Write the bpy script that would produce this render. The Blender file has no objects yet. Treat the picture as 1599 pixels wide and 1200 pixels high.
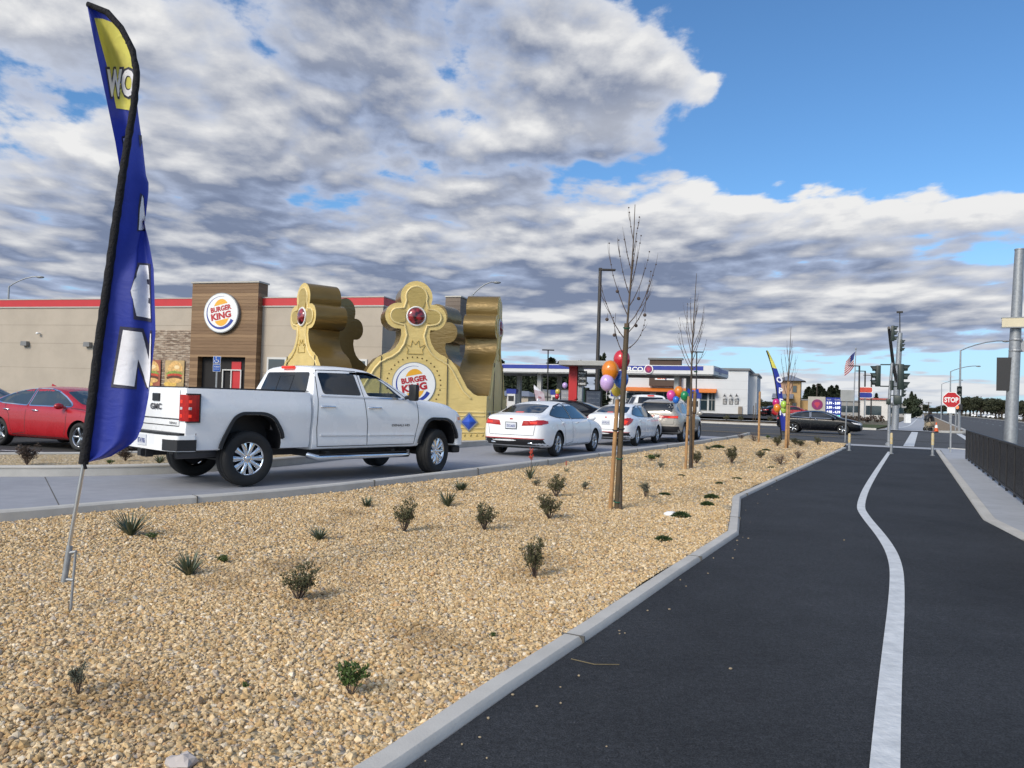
import bpy, bmesh, math, random
from mathutils import Vector, Matrix
from mathutils.bvhtree import BVHTree
random.seed(7)
C = bpy.context.scene
COL = C.collection
R = math.radians
# ------------------------------------------------------------------ camera, sky, sun, exposure
PW, PH, FPX = 1599.0, 1200.0, 1200.0
ROLL, PITCH, CH = 0.030, math.atan(25 / 1200.0), 1.45
def ray(px, py):
    u = (px - PW/2)/FPX; v = -(py - PH/2)/FPX
    c, s = math.cos(ROLL), math.sin(ROLL)
    x, z = u*c - v*s, u*s + v*c
    cp, sp = math.cos(PITCH), math.sin(PITCH)
    return Vector((x, cp - z*sp, sp + z*cp))
def G(px, py, z=0.0):
    """the point of the level z seen at a pixel of the photograph"""
    r = ray(px, py); t = (z - CH)/r.z
    return Vector((r.x*t, r.y*t, z))
def A(px, py, Y):
    """the point at distance Y seen at a pixel of the photograph"""
    r = ray(px, py); t = Y/r.y
    return Vector((r.x*t, Y, CH + r.z*t))

cam = bpy.data.cameras.new('camera'); cam_o = bpy.data.objects.new('camera', cam); COL.objects.link(cam_o)
cam.sensor_fit = 'HORIZONTAL'; cam.angle = 2*math.atan(PW/2/FPX)
cam.clip_start = 0.05; cam.clip_end = 5000
cp, sp = math.cos(PITCH), math.sin(PITCH)
fwd = Vector((0, cp, sp)); up0 = Vector((0, -sp, cp)); rt0 = Vector((1, 0, 0))
c_, s_ = math.cos(ROLL), math.sin(ROLL)
rt = rt0*c_ + up0*s_; upv = up0*c_ - rt0*s_
cam_o.matrix_world = Matrix(((rt.x, upv.x, -fwd.x, 0), (rt.y, upv.y, -fwd.y, 0), (rt.z, upv.z, -fwd.z, CH), (0, 0, 0, 1)))
C.camera = cam_o
C.render.resolution_x, C.render.resolution_y = 1024, 768
C.view_settings.view_transform = 'Standard'; C.view_settings.look = 'None'
C.view_settings.exposure = 0.06; C.view_settings.gamma = 1.0
C.cycles.max_bounces = 6; C.cycles.transparent_max_bounces = 24
SUN_AZ, SUN_EL = R(218), R(33)          # from +Y, clockwise: behind the camera, to its left

class NT:
    """small helper to wire math nodes"""
    def __init__(s, tree): s.t = tree; s.n = tree.nodes; s.l = tree.links
    def put(s, sock, v):
        if hasattr(v, 'is_output'): s.l.new(v, sock)
        elif v is not None: sock.default_value = v
    def new(s, kind, **kw):
        n = s.n.new(kind)
        for k, v in kw.items(): setattr(n, k, v)
        return n
    def m(s, op, a, b=None, c=None, clamp=False):
        n = s.n.new('ShaderNodeMath'); n.operation = op; n.use_clamp = clamp
        s.put(n.inputs[0], a); s.put(n.inputs[1], b)
        if c is not None: s.put(n.inputs[2], c)
        return n.outputs[0]
    def vec(s, x, y, z):
        n = s.n.new('ShaderNodeCombineXYZ'); s.put(n.inputs[0], x); s.put(n.inputs[1], y); s.put(n.inputs[2], z); return n.outputs[0]
    def vm(s, op, a, b=None):
        n = s.n.new('ShaderNodeVectorMath'); n.operation = op; s.put(n.inputs[0], a); s.put(n.inputs[1], b)
        return n.outputs[0]
    def noise(s, v, scale, detail=6, rough=.55, dist=0.0, lac=2.0):
        n = s.n.new('ShaderNodeTexNoise'); s.put(n.inputs['Vector'], v); n.inputs['Scale'].default_value = scale
        n.inputs['Detail'].default_value = detail; n.inputs['Roughness'].default_value = rough
        n.inputs['Distortion'].default_value = dist; n.inputs['Lacunarity'].default_value = lac
        return n.outputs['Fac']
    def step(s, v, lo, hi, a=0.0, b=1.0, smooth=True):
        n = s.n.new('ShaderNodeMapRange'); n.interpolation_type = 'SMOOTHSTEP' if smooth else 'LINEAR'
        s.put(n.inputs[0], v); s.put(n.inputs[1], lo); s.put(n.inputs[2], hi); s.put(n.inputs[3], a); s.put(n.inputs[4], b)
        return n.outputs[0]
    def mix(s, f, a, b, blend='MIX'):
        n = s.n.new('ShaderNodeMix'); n.data_type = 'RGBA'; n.blend_type = blend; n.clamp_factor = True
        s.put(n.inputs[0], f)
        s.put(n.inputs[6], a if hasattr(a, 'is_output') else (a[0], a[1], a[2], 1))
        s.put(n.inputs[7], b if hasattr(b, 'is_output') else (b[0], b[1], b[2], 1))
        return n.outputs[2]
    def ramp(s, f, stops, interp='LINEAR'):
        n = s.n.new('ShaderNodeValToRGB'); cr = n.color_ramp; cr.interpolation = interp
        while len(cr.elements) < len(stops): cr.elements.new(.5)
        for e, (p, c) in zip(cr.elements, stops): e.position = p; e.color = (c[0], c[1], c[2], 1)
        s.put(n.inputs[0], f); return n.outputs[0]

def build_sky():
    w = bpy.data.worlds.new('World'); C.world = w; w.use_nodes = True
    t = w.node_tree; t.nodes.clear(); k = NT(t)
    out = k.new('ShaderNodeOutputWorld'); bg = k.new('ShaderNodeBackground')
    sky = k.new('ShaderNodeTexSky', sky_type='NISHITA', sun_disc=False)
    sky.sun_elevation = SUN_EL; sky.sun_rotation = SUN_AZ; sky.air_density = 1.0; sky.dust_density = .6; sky.ozone_density = 1.5
    tc = k.new('ShaderNodeTexCoord'); sep = k.new('ShaderNodeSeparateXYZ'); k.l.new(tc.outputs['Generated'], sep.inputs[0])
    x, y, z = sep.outputs
    az = k.m('ARCTAN2', x, y)
    hyp = k.m('SQRT', k.m('ADD', k.m('MULTIPLY', x, x), k.m('MULTIPLY', y, y)))
    el = k.m('MAXIMUM', k.m('DIVIDE', z, k.m('MAXIMUM', hyp, 1e-3)), 0.0)        # tangent of the elevation
    def dens_vec(el_s):
        q = k.m('DIVIDE', 1.0, k.m('ADD', el_s, SKY['soft']))
        return k.vec(k.m('MULTIPLY', az, k.m('MULTIPLY_ADD', q, SKY['aq'], SKY['ax'])), k.m('MULTIPLY', q, SKY['ay']), 3.7)
    def azel(px, py):
        r = ray(px, py); return math.atan2(r.x, r.y), r.z/math.hypot(r.x, r.y)
    def blobs(el_s):
        tot = SKY['base']
        for (px, py, rx, ry, rot, wt) in SKY['blobs']:
            a0, e0 = azel(px, py); c, s = math.cos(R(rot)), math.sin(R(rot))
            da = k.m('SUBTRACT', az, a0); de = k.m('SUBTRACT', el_s, e0)
            u = k.m('MULTIPLY_ADD', da, c/(rx/1200), k.m('MULTIPLY', de, -s/(rx/1200)))
            v = k.m('MULTIPLY_ADD', da, s/(ry/1200), k.m('MULTIPLY', de, c/(ry/1200)))
            d2 = k.m('MULTIPLY_ADD', u, u, k.m('MULTIPLY', v, v))
            g = k.m('EXPONENT', k.m('MULTIPLY', d2, -1.0))
            tot = k.m('MULTIPLY_ADD', g, wt, tot)
        return tot
    def density(el_s, bias):
        v = dens_vec(el_s)
        n = k.noise(v, SKY['f1'], 8, .61, .15)
        vo = k.new('ShaderNodeTexVoronoi', feature='F1', voronoi_dimensions='2D'); k.l.new(v, vo.inputs['Vector'])
        vo.inputs['Scale'].default_value = SKY['f1']*3.6; vo.inputs['Detail'].default_value = 1.0; vo.inputs['Roughness'].default_value = .6
        return k.m('ADD', k.m('MULTIPLY_ADD', vo.outputs['Distance'], -SKY['puff'], k.m('MULTIPLY_ADD', n, SKY['gain'], SKY['puff']*.45)), bias)
    bias = blobs(el)
    d0 = density(el, bias)
    el1 = k.m('ADD', el, SKY['up']); d1 = density(el1, bias)
    el2 = k.m('ADD', el, SKY['up2'])
    b0 = k.m('ADD', k.noise(dens_vec(el), SKY['f1'], 2.5, .5, .15), bias); b1 = k.m('ADD', k.noise(dens_vec(el2), SKY['f1'], 2.5, .5, .15), blobs(el2))
    cover = k.step(d0, SKY['lo'], SKY['hi'])
    thick = k.step(d0, SKY['lo'] + .02, SKY['hi'] + SKY['tk'])
    lit = k.m('MULTIPLY_ADD', k.m('SUBTRACT', d0, d1), SKY['lit'], SKY['lit0'])
    lit = k.m('MULTIPLY_ADD', k.m('SUBTRACT', b0, b1), SKY['lit2'], lit)
    fine = k.noise(dens_vec(el), SKY['f1']*3.3, 4, .6, .2)
    lit = k.m('MULTIPLY_ADD', k.m('SUBTRACT', fine, .5), SKY['fine'], lit, clamp=True)
    wb = 0.0
    for (px, py, rx, ry, wt) in SKY['glow']:                        # thinner, brighter places in the cloud sheet
        a0, e0 = azel(px, py)
        u = k.m('MULTIPLY', k.m('SUBTRACT', az, a0), 1200/rx); v = k.m('MULTIPLY', k.m('SUBTRACT', el, e0), 1200/ry)
        g = k.m('EXPONENT', k.m('MULTIPLY', k.m('MULTIPLY_ADD', u, u, k.m('MULTIPLY', v, v)), -1.0))
        wb = k.m('MULTIPLY_ADD', g, wt, wb)
    lit = k.m('ADD', lit, wb, clamp=True)
    thin_col = k.mix(lit, SKY['thin0'], SKY['white'])
    thick_col = k.mix(lit, SKY['dark'], SKY['white'])
    cloud = k.mix(thick, thin_col, thick_col)
    low = k.step(el, 0.0, .12, 1.0, 0.0)
    cloud = k.mix(k.m('MULTIPLY', low, .35), cloud, SKY['lowcol'])
    skyc = k.mix(1.0, sky.outputs[0], (SKY['sky'],)*3, 'MULTIPLY')
    skyc = k.mix(1.0, skyc, SKY['tint'], 'MULTIPLY')
    skyc = k.mix(k.m('MULTIPLY', k.step(el, 0.0, .28, 1.0, 0.0), .6), skyc, SKY['haze'])
    col = k.mix(cover, skyc, cloud)
    # the bright veil of cloud round the hidden sun, behind the camera
    sd = Vector((math.sin(SUN_AZ)*math.cos(SUN_EL), math.cos(SUN_AZ)*math.cos(SUN_EL), math.sin(SUN_EL)))
    n = k.new('ShaderNodeVectorMath', operation='DOT_PRODUCT'); k.l.new(tc.outputs['Generated'], n.inputs[0]); n.inputs[1].default_value = sd
    veil = k.m('MULTIPLY', k.m('POWER', k.m('MAXIMUM', n.outputs['Value'], 0.0), 6.0), SKY['veil'])
    vn = k.new('ShaderNodeVectorMath', operation='SCALE'); vn.inputs[0].default_value = (1.0, .93, .82); k.put(vn.inputs['Scale'], veil)
    col = k.mix(1.0, col, vn.outputs[0], 'ADD')
    k.l.new(col, bg.inputs[0]); bg.inputs[1].default_value = 1.0
    k.l.new(bg.outputs[0], out.inputs[0])
SKY = dict(soft=.20, ax=1.35, aq=.30, ay=1.0, f1=1.9, gain=1.0, puff=.16, base=0.045, lo=.495, hi=.585, tk=.14, up=.016, up2=.06, lit=3.0, lit2=2.0, lit0=.18, fine=.34,
    white=(.82, .82, .82), thin0=(.44, .52, .70), dark=(.19, .235, .35), lowcol=(.60, .67, .75), sky=.105, tint=(.72, 1.10, 1.42), haze=(.50, .70, .92), veil=1.6,
    # centre and radii as seen in the photograph, and a weight: where the cloud sheet is brighter or darker
    glow=[(60, 240, 190, 80, .30), (740, 375, 70, 40, .55), (1180, 440, 60, 25, .2), (520, 70, 220, 40, .22), (880, 60, 200, 50, -.10), (1120, 120, 110, 60, .45), (900, 200, 300, 40, .34),
          (1230, 295, 380, 26, .60), (1400, 590, 250, 30, .45), (950, 560, 250, 30, .35), (1330, 455, 140, 12, .4), (540, 250, 160, 20, .3), (30, 60, 140, 60, .35), (900, 410, 420, 60, -.22), (160, 370, 330, 90, -.12), (620, 190, 260, 30, -.12), (1000, 245, 160, 14, -.2)],
    blobs=[(1450, 110, 330, 210, -10, -.46), (1150, 10, 90, 70, 20, -.06), (1110, 135, 120, 45, 10, .20), (1570, 430, 150, 60, 0, -.05),
           (900, 80, 280, 85, 14, .20), (450, 90, 330, 110, 0, .10), (1000, 215, 220, 50, 8, .12), (1100, 380, 480, 95, 4, .26), (1450, 335, 220, 40, 6, .20),
           (200, 330, 560, 320, 0, .16), (60, 20, 200, 70, 0, .10), (330, 205, 220, 22, -6, -.12), (500, 320, 80, 26, 0, -.16), (100, 130, 160, 26, 0, -.10), (250, 40, 140, 60, 0, .08),
           (1300, 490, 300, 40, 0, .14), (900, 490, 380, 45, 0, .18), (1000, 590, 700, 45, 0, .06), (1500, 500, 250, 25, 0, .10), (1400, 600, 500, 14, 0, .10), (690, 40, 60, 40, 0, -.12), (400, 450, 400, 60, 0, .12), (850, 258, 120, 10, 0, -.10), (1190, 230, 130, 26, 0, -.14)])
build_sky()
sun = bpy.data.lights.new('sun', 'SUN'); sun_o = bpy.data.objects.new('sun', sun); COL.objects.link(sun_o)
sun.energy = 2.5; sun.angle = R(20); sun.color = (1.0, .89, .74)
sun_o.rotation_euler = Vector((math.sin(SUN_AZ)*math.cos(SUN_EL), math.cos(SUN_AZ)*math.cos(SUN_EL), math.sin(SUN_EL))).to_track_quat('Z', 'Y').to_euler()
# ------------------------------------------------------------------ mesh helpers
import numpy as np
def smooth_by_angle(me, ang=35):
    me.shade_smooth()
    try: me.set_sharp_from_angle(angle=R(ang))
    except Exception: pass
class MB:
    def __init__(s): s.v = []; s.f = []; s.mi = []
    def add(s, verts, faces, mi=0, M=None):
        o = len(s.v)
        for p in verts:
            p = Vector(p); s.v.append(tuple(M @ p) if M is not None else tuple(p))
        for f in faces: s.f.append([o+i for i in f]); s.mi.append(mi)
        return s
    def box(s, c, d, rz=0, mi=0, M=None, bev=0.0):
        hx, hy, hz = d[0]/2, d[1]/2, d[2]/2
        T = Matrix.Translation(c) @ Matrix.Rotation(rz, 4, 'Z')
        if M is not None: T = M @ T
        if bev <= 0:
            vs = [(x, y, z) for z in (-hz, hz) for (x, y) in ((-hx, -hy), (hx, -hy), (hx, hy), (-hx, hy))]
            s.add(vs, [(3,2,1,0), (4,5,6,7), (0,1,5,4), (1,2,6,5), (2,3,7,6), (3,0,4,7)], mi, T)
        else:
            bm = bmesh.new(); bmesh.ops.create_cube(bm, size=1)
            for v in bm.verts: v.co = Vector((v.co.x*d[0], v.co.y*d[1], v.co.z*d[2]))
            bmesh.ops.bevel(bm, geom=bm.edges[:], offset=bev, segments=2, affect='EDGES', profile=.5)
            bm.verts.index_update()
            s.add([v.co for v in bm.verts], [[v.index for v in f.verts] for f in bm.faces], mi, T); bm.free()
        return s
    def cyl(s, p0, p1, r0, r1=None, n=12, mi=0, M=None, cap=True):
        return s.tube([p0, p1], [r0, r0 if r1 is None else r1], n, mi, M, cap)
    def tube(s, path, r, n=8, mi=0, M=None, cap=True):
        P = [Vector(p) for p in path]; rr = r if isinstance(r, (list, tuple)) else [r]*len(P)
        vs = []; fs = []; ref = None
        for i, p in enumerate(P):
            d = (P[min(i+1, len(P)-1)] - P[max(i-1, 0)]).normalized()
            if ref is None: ref = Vector((0, 0, 1)) if abs(d.z) < .9 else Vector((1, 0, 0))
            a = (ref - d*ref.dot(d)).normalized(); b = d.cross(a); ref = a
            for j in range(n):
                t = 2*math.pi*j/n; vs.append(p + (a*math.cos(t) + b*math.sin(t))*rr[i])
        for i in range(len(P)-1):
            for j in range(n):
                k = (j+1) % n; fs.append((i*n+j, i*n+k, (i+1)*n+k, (i+1)*n+j))
        if cap: fs.append(tuple(range(n-1, -1, -1))); fs.append(tuple((len(P)-1)*n+j for j in range(n)))
        return s.add(vs, fs, mi, M)
    def prism(s, out, depth, M=None, mi=0, mi_side=None):
        """outline in (a,b) carried along c from 0 to depth; M maps (a,b,c)"""
        n = len(out); ar = sum(out[i][0]*out[(i+1) % n][1] - out[(i+1) % n][0]*out[i][1] for i in range(n))
        if ar < 0: out = out[::-1]
        vs = [(a, b, 0) for a, b in out] + [(a, b, depth) for a, b in out]
        s.add(vs, [tuple(range(n-1, -1, -1)), tuple(range(n, 2*n))], mi, M)
        return s.add(vs, [(i, (i+1) % n, n+(i+1) % n, n+i) for i in range(n)], mi if mi_side is None else mi_side, M)
    def flat(s, out, M=None, mi=0, c=0.0):
        return s.add([(a, b, c) for a, b in out], [tuple(range(len(out)))], mi, M)
    def lathe(s, prof, n=24, M=None, mi=0):
        vs = []; fs = []; m = len(prof)
        for j in range(n):
            t = 2*math.pi*j/n
            for r, z in prof: vs.append((r*math.cos(t), r*math.sin(t), z))
        for j in range(n):
            k = (j+1) % n
            for i in range(m-1): fs.append((j*m+i, k*m+i, k*m+i+1, j*m+i+1))
        return s.add(vs, fs, mi, M)
    def ball(s, c, r, n=12, m=8, sc=(1, 1, 1), mi=0, M=None):
        vs = [(0, 0, -1)]; fs = []
        for i in range(1, m):
            a = math.pi*i/m - math.pi/2
            for j in range(n):
                t = 2*math.pi*j/n; vs.append((math.cos(a)*math.cos(t), math.cos(a)*math.sin(t), math.sin(a)))
        vs.append((0, 0, 1)); top = len(vs)-1
        for j in range(n):
            k = (j+1) % n; fs.append((0, 1+k, 1+j)); fs.append((top, top-n+j, top-n+k))
            for i in range(m-2): fs.append((1+i*n+j, 1+i*n+k, 1+(i+1)*n+k, 1+(i+1)*n+j))
        vs = [(c[0]+x*r*sc[0], c[1]+y*r*sc[1], c[2]+z*r*sc[2]) for x, y, z in vs]
        return s.add(vs, fs, mi, M)
    def build(s, name, mats, parent=None, smooth=None, bev=0):
        me = bpy.data.meshes.new(name); me.from_pydata(s.v, [], s.f); me.update()
        if not isinstance(mats, (list, tuple)): mats = [mats]
        for m in mats: me.materials.append(m)
        me.polygons.foreach_set('material_index', s.mi)
        if smooth: smooth_by_angle(me, smooth)
        return link(name, me, parent, bev)
def link(name, me, parent=None, bev=0):
    o = bpy.data.objects.new(name, me); COL.objects.link(o)
    if parent is not None: o.parent = parent
    if bev:
        b = o.modifiers.new('Bevel', 'BEVEL'); b.width = bev; b.segments = 2; b.limit_method = 'ANGLE'; b.angle_limit = R(40)
    return o
def tag(o, label=None, cat=None, group=None, kind=None):
    if label: o['label'] = label
    if cat: o['category'] = cat
    if group: o['group'] = group
    if kind: o['kind'] = kind
    return o
def thing(name, label, cat, loc=(0, 0, 0), rz=0.0, group=None):
    o = bpy.data.objects.new(name, None); COL.objects.link(o); o.location = loc; o.rotation_euler = (0, 0, rz)
    o.empty_display_size = .2
    return tag(o, label, cat, group)
def copy_tree(o, parent=None):
    c = o.copy(); COL.objects.link(c)
    if parent is not None: c.parent = parent
    for ch in list(o.children): copy_tree(ch, c)
    return c
def axes(o, a, b, c):
    """matrix with origin o and columns a, b, c"""
    a, b, c, o = Vector(a), Vector(b), Vector(c), Vector(o)
    return Matrix(((a.x, b.x, c.x, o.x), (a.y, b.y, c.y, o.y), (a.z, b.z, c.z, o.z), (0, 0, 0, 1)))
def grid_poly(poly, g):
    """triangulated (verts, faces) of a 2-D polygon cut along a grid of pitch g"""
    bm = bmesh.new(); bm.faces.new([bm.verts.new((a, b, 0)) for a, b in poly])
    bmesh.ops.triangulate(bm, faces=bm.faces[:])
    for ax in (0, 1):
        lo = min(p[ax] for p in poly); hi = max(p[ax] for p in poly); c = lo + g
        while c < hi:
            co = [0, 0, 0]; no = [0, 0, 0]; co[ax] = c; no[ax] = 1
            bmesh.ops.bisect_plane(bm, geom=bm.verts[:]+bm.edges[:]+bm.faces[:], plane_co=co, plane_no=no, dist=1e-6); c += g
    bm.verts.index_update()
    r = ([(v.co.x, v.co.y) for v in bm.verts], [[v.index for v in f.verts] for f in bm.faces]); bm.free(); return r
_texts = {}
def text2d(body, size=1.0, bold=0.0, sx=1.0):
    """flat lettering centred on its own box: (verts, faces, width, height)"""
    cu = bpy.data.curves.new('lettering', 'FONT'); cu.body = body; cu.size = 1.0; cu.offset = bold; cu.resolution_u = 3
    o = bpy.data.objects.new('lettering', cu); COL.objects.link(o); bpy.context.view_layer.update()
    me = bpy.data.meshes.new_from_object(o.evaluated_get(bpy.context.evaluated_depsgraph_get()))
    vs = [v.co.copy() for v in me.vertices]; fs = [list(p.vertices) for p in me.polygons]
    bpy.data.objects.remove(o); bpy.data.curves.remove(cu); bpy.data.meshes.remove(me)
    x0, x1 = min(v.x for v in vs), max(v.x for v in vs); y0, y1 = min(v.y for v in vs), max(v.y for v in vs)
    k = size/(y1-y0)
    return [((v.x-(x0+x1)/2)*k*sx, (v.y-(y0+y1)/2)*k) for v in vs], fs, (x1-x0)*k*sx, size
def put_text(mb, body, size, M, mi=0, bold=0.0, sx=1.0, at=(0, 0), rot=0.0, c=0.0, width=None):
    vs, fs, w, h = text2d(body, size, bold, sx)
    k = 1 if width is None else width/w
    cr, sr = math.cos(rot), math.sin(rot)
    mb.add([(at[0]+x*k*cr-y*sr, at[1]+x*k*sr+y*cr, c) for x, y in vs], fs, mi, M)
# ------------------------------------------------------------------ materials
_m = {}
def mat(name, col, rough=.6, metal=0.0, var=.0, vscale=3.0, bump=0.0, bscale=40.0, coat=0.0, spec=.5, emit=None, estr=0.0, trans=0.0, alpha=1.0, col2=None, detail=5):
    if name in _m: return _m[name]
    m = bpy.data.materials.new(name); m.use_nodes = True; t = m.node_tree; b = t.nodes['Principled BSDF']; k = NT(t)
    b.inputs['Roughness'].default_value = rough; b.inputs['Metallic'].default_value = metal
    b.inputs['Specular IOR Level'].default_value = spec; b.inputs['Coat Weight'].default_value = coat; b.inputs['Coat Roughness'].default_value = .03
    b.inputs['Transmission Weight'].default_value = trans; b.inputs['Alpha'].default_value = alpha
    tc = k.new('ShaderNodeTexCoord')
    n = k.noise(tc.outputs['Object'], vscale, detail, .6)
    c2 = col2 if col2 else tuple(max(0, c*(1-var)) for c in col)
    c1 = col if col2 else tuple(c*(1+var) for c in col)
    k.l.new(k.mix(k.step(n, .32, .68, smooth=False), c2, c1), b.inputs['Base Color'])
    if bump:
        bn = k.new('ShaderNodeBump'); bn.inputs['Strength'].default_value = bump; bn.inputs['Distance'].default_value = .02
        k.l.new(k.noise(tc.outputs['Object'], bscale, 4, .6), bn.inputs['Height']); k.l.new(bn.outputs[0], b.inputs['Normal'])
    if rough > .15 and metal < .5:
        k.l.new(k.step(n, .3, .7, max(0, rough-.06), min(1, rough+.06), smooth=False), b.inputs['Roughness'])
    if emit:
        b.inputs['Emission Color'].default_value = (*emit, 1); b.inputs['Emission Strength'].default_value = estr
    _m[name] = m; return m
def glass_mat(name, col, rough=.04, alpha=1.0):
    m = mat(name, col, rough=rough, spec=.9, var=.03, alpha=alpha); return m
M_ = dict(
 white_paint=mat('white_paint', (.86, .87, .88), .28, coat=.7, var=.002, vscale=1.2),
 pearl_paint=mat('pearl_paint', (.85, .86, .87), .26, coat=.8, var=.002),
 red_paint=mat('red_paint', (.36, .008, .014), .28, coat=.45, var=.05),
 black_paint=mat('black_paint', (.002, .0025, .005), .28, coat=.12, spec=.22, var=.1),
 beige_paint=mat('beige_paint', (.42, .39, .34), .3, metal=.25, coat=.8, var=.03),
 grey_paint=mat('grey_paint', (.2, .21, .22), .3, coat=.8, var=.03),
 blue_paint=mat('blue_paint', (.04, .09, .25), .3, coat=.8, var=.03),
 dark_glass=glass_mat('dark_glass', (.010, .013, .016)),
 tint_glass=glass_mat('tint_glass', (.03, .045, .055), .05),
 black_plastic=mat('black_plastic', (.014, .014, .016), .5, var=.2, vscale=30),
 grey_plastic=mat('grey_plastic', (.06, .06, .065), .5, var=.15),
 rubber=mat('rubber', (.014, .014, .014), .75, var=.3, vscale=14, bump=.25, bscale=90),
 chrome=mat('chrome', (.80, .82, .84), .08, metal=1.0, var=.03),
 alloy=mat('alloy', (.50, .51, .53), .25, metal=1.0, var=.05),
 dark_alloy=mat('dark_alloy', (.03, .03, .035), .35, metal=.6, var=.1),
 red_lens=mat('red_lens', (.42, .012, .012), .12, coat=.8, var=.15, vscale=25),
 red_lit=mat('red_lit', (.35, .008, .006), .15, var=.1, vscale=30, emit=(1.0, .075, .03), estr=.6),
 clear_lens=mat('clear_lens', (.6, .6, .62), .1, coat=.6, var=.15, vscale=25),
 amber=mat('amber', (.7, .2, .02), .2, coat=.6, var=.1),
 seam=mat('seam', (.03, .03, .032), .7, var=.1),
 plate_white=mat('plate_white', (.62, .64, .68), .4, var=.08),
 interior=mat('interior', (.03, .03, .033), .8, var=.2, vscale=8),
 galv=mat('galv', (.30, .315, .33), .5, metal=.45, var=.16, vscale=14, bump=.08, bscale=60),
 bronze_pole=mat('bronze_pole', (.035, .030, .027), .5, var=.15),
 white=mat('white', (.78, .78, .76), .5, var=.04),
 cream_sign=mat('cream_sign', (.60, .53, .37), .5, var=.06),
 signal_green=mat('signal_green', (.016, .028, .024), .45, var=.15),
 stop_red=mat('stop_red', (.45, .012, .018), .4, var=.05),
 sign_grey=mat('sign_grey', (.28, .29, .29), .5, metal=.3, var=.1),
 wood=mat('wood', (.37, .205, .085), .75, var=.25, vscale=9, bump=.2, bscale=30),
 wood_grey=mat('wood_grey', (.12, .075, .038), .8, col2=(.05, .045, .028), vscale=5, bump=.3, bscale=25),
 bark=mat('bark', (.12, .085, .058), .85, col2=(.05, .042, .032), vscale=16, bump=.3, bscale=40),
 twig=mat('twig', (.075, .052, .042), .8, var=.3, vscale=20),
)
# ------------------------------------------------------------------ ground
def ground_mat(name, build, rough=.85):
    m = bpy.data.materials.new(name); m.use_nodes = True; k = NT(m.node_tree); b = m.node_tree.nodes['Principled BSDF']
    tc = k.new('ShaderNodeTexCoord'); col, h, dist = build(k, tc.outputs['Object'])
    k.l.new(col, b.inputs['Base Color']); b.inputs['Roughness'].default_value = rough; b.inputs['Specular IOR Level'].default_value = .3
    if h is not None:
        bn = k.new('ShaderNodeBump'); bn.inputs['Strength'].default_value = 1.0; bn.inputs['Distance'].default_value = dist
        k.l.new(h, bn.inputs['Height']); k.l.new(bn.outputs[0], b.inputs['Normal'])
    return m
def asphalt(base, warm=(1, 1, 1), speck=.5, wear=.25):
    def f(k, v):
        n1 = k.noise(v, .55, 5, .62); n2 = k.noise(v, 5.0, 5, .7); n3 = k.noise(v, 110.0, 3, .75); n4 = k.noise(v, 30.0, 5, .8)
        f1 = k.m('MULTIPLY_ADD', k.m('SUBTRACT', n1, .5), wear*3.2, 1.0)
        f1 = k.m('MULTIPLY_ADD', k.m('SUBTRACT', n2, .5), wear*1.6, f1)
        f1 = k.m('MULTIPLY', f1, k.step(n3, .36, .64, 1-.5*speck, 1+.75*speck))
        f1 = k.m('MULTIPLY', f1, k.step(n4, .32, .68, 1-.36*speck, 1+.45*speck))
        dust = k.m('MULTIPLY', k.step(k.noise(v, 1.5, 8, .8), .54, .72, 0, .34), k.step(k.noise(v, .45, 3, .5), .4, .6))
        grit = k.step(k.noise(v, 60.0, 2, .6), .71, .75, 0, .6)
        c = k.mix(1.0, tuple(base*w for w in warm), k.vec(f1, f1, f1), 'MULTIPLY')
        c = k.mix(dust, c, (base*2.6*warm[0], base*2.5*warm[1], base*2.3*warm[2])); c = k.mix(grit, c, (.16, .155, .15))
        return c, k.m('ADD', n3, k.m('MULTIPLY', n4, 1.5)), .006
    return f
def concrete(base, joints=None):
    def f(k, v):
        n1 = k.noise(v, .5, 5, .6); n2 = k.noise(v, 4.0, 6, .68); n3 = k.noise(v, 90, 3, .7)
        st = k.noise(k.vm('MULTIPLY', v, (.9, 7.0, 1.0)), 1.0, 4, .6)
        f1 = k.m('MULTIPLY_ADD', k.m('SUBTRACT', n1, .5), .42, 1.0); f1 = k.m('MULTIPLY_ADD', k.m('SUBTRACT', n2, .5), .30, f1)
        f1 = k.m('MULTIPLY_ADD', k.m('SUBTRACT', n3, .5), .16, f1); f1 = k.m('MULTIPLY_ADD', k.m('SUBTRACT', st, .5), .15, f1)
        c = k.mix(1.0, base, k.vec(f1, f1, f1), 'MULTIPLY')
        return c, n3, .002
    return f
def gravel(k, v):
    vo = k.new('ShaderNodeTexVoronoi'); k.l.new(v, vo.inputs['Vector']); vo.inputs['Scale'].default_value = 26.0
    sp = k.new('ShaderNodeSeparateColor'); k.l.new(vo.outputs['Color'], sp.inputs[0])
    c = k.ramp(sp.outputs[0], [(0, (.33, .24, .13)), (.25, (.44, .32, .17)), (.5, (.52, .40, .23)), (.75, (.55, .44, .28)), (.92, (.62, .54, .40)), (1, (.40, .36, .31))])
    n = k.noise(v, .8, 4, .6); c = k.mix(k.step(n, .5, .75, 0, .35), c, (.27, .19, .115))
    return c, k.m('MULTIPLY', vo.outputs['Distance'], -1.0), .035
def dirt(c1, c2):
    def f(k, v):
        c = k.mix(k.step(k.noise(v, .6, 8, .7), .35, .65), c1, c2); c = k.mix(k.step(k.noise(v, 9, 4, .7), .55, .7, 0, .5), c, tuple(x*.55 for x in c1))
        return c, k.noise(v, 14, 4, .7), .03
    return f
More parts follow.
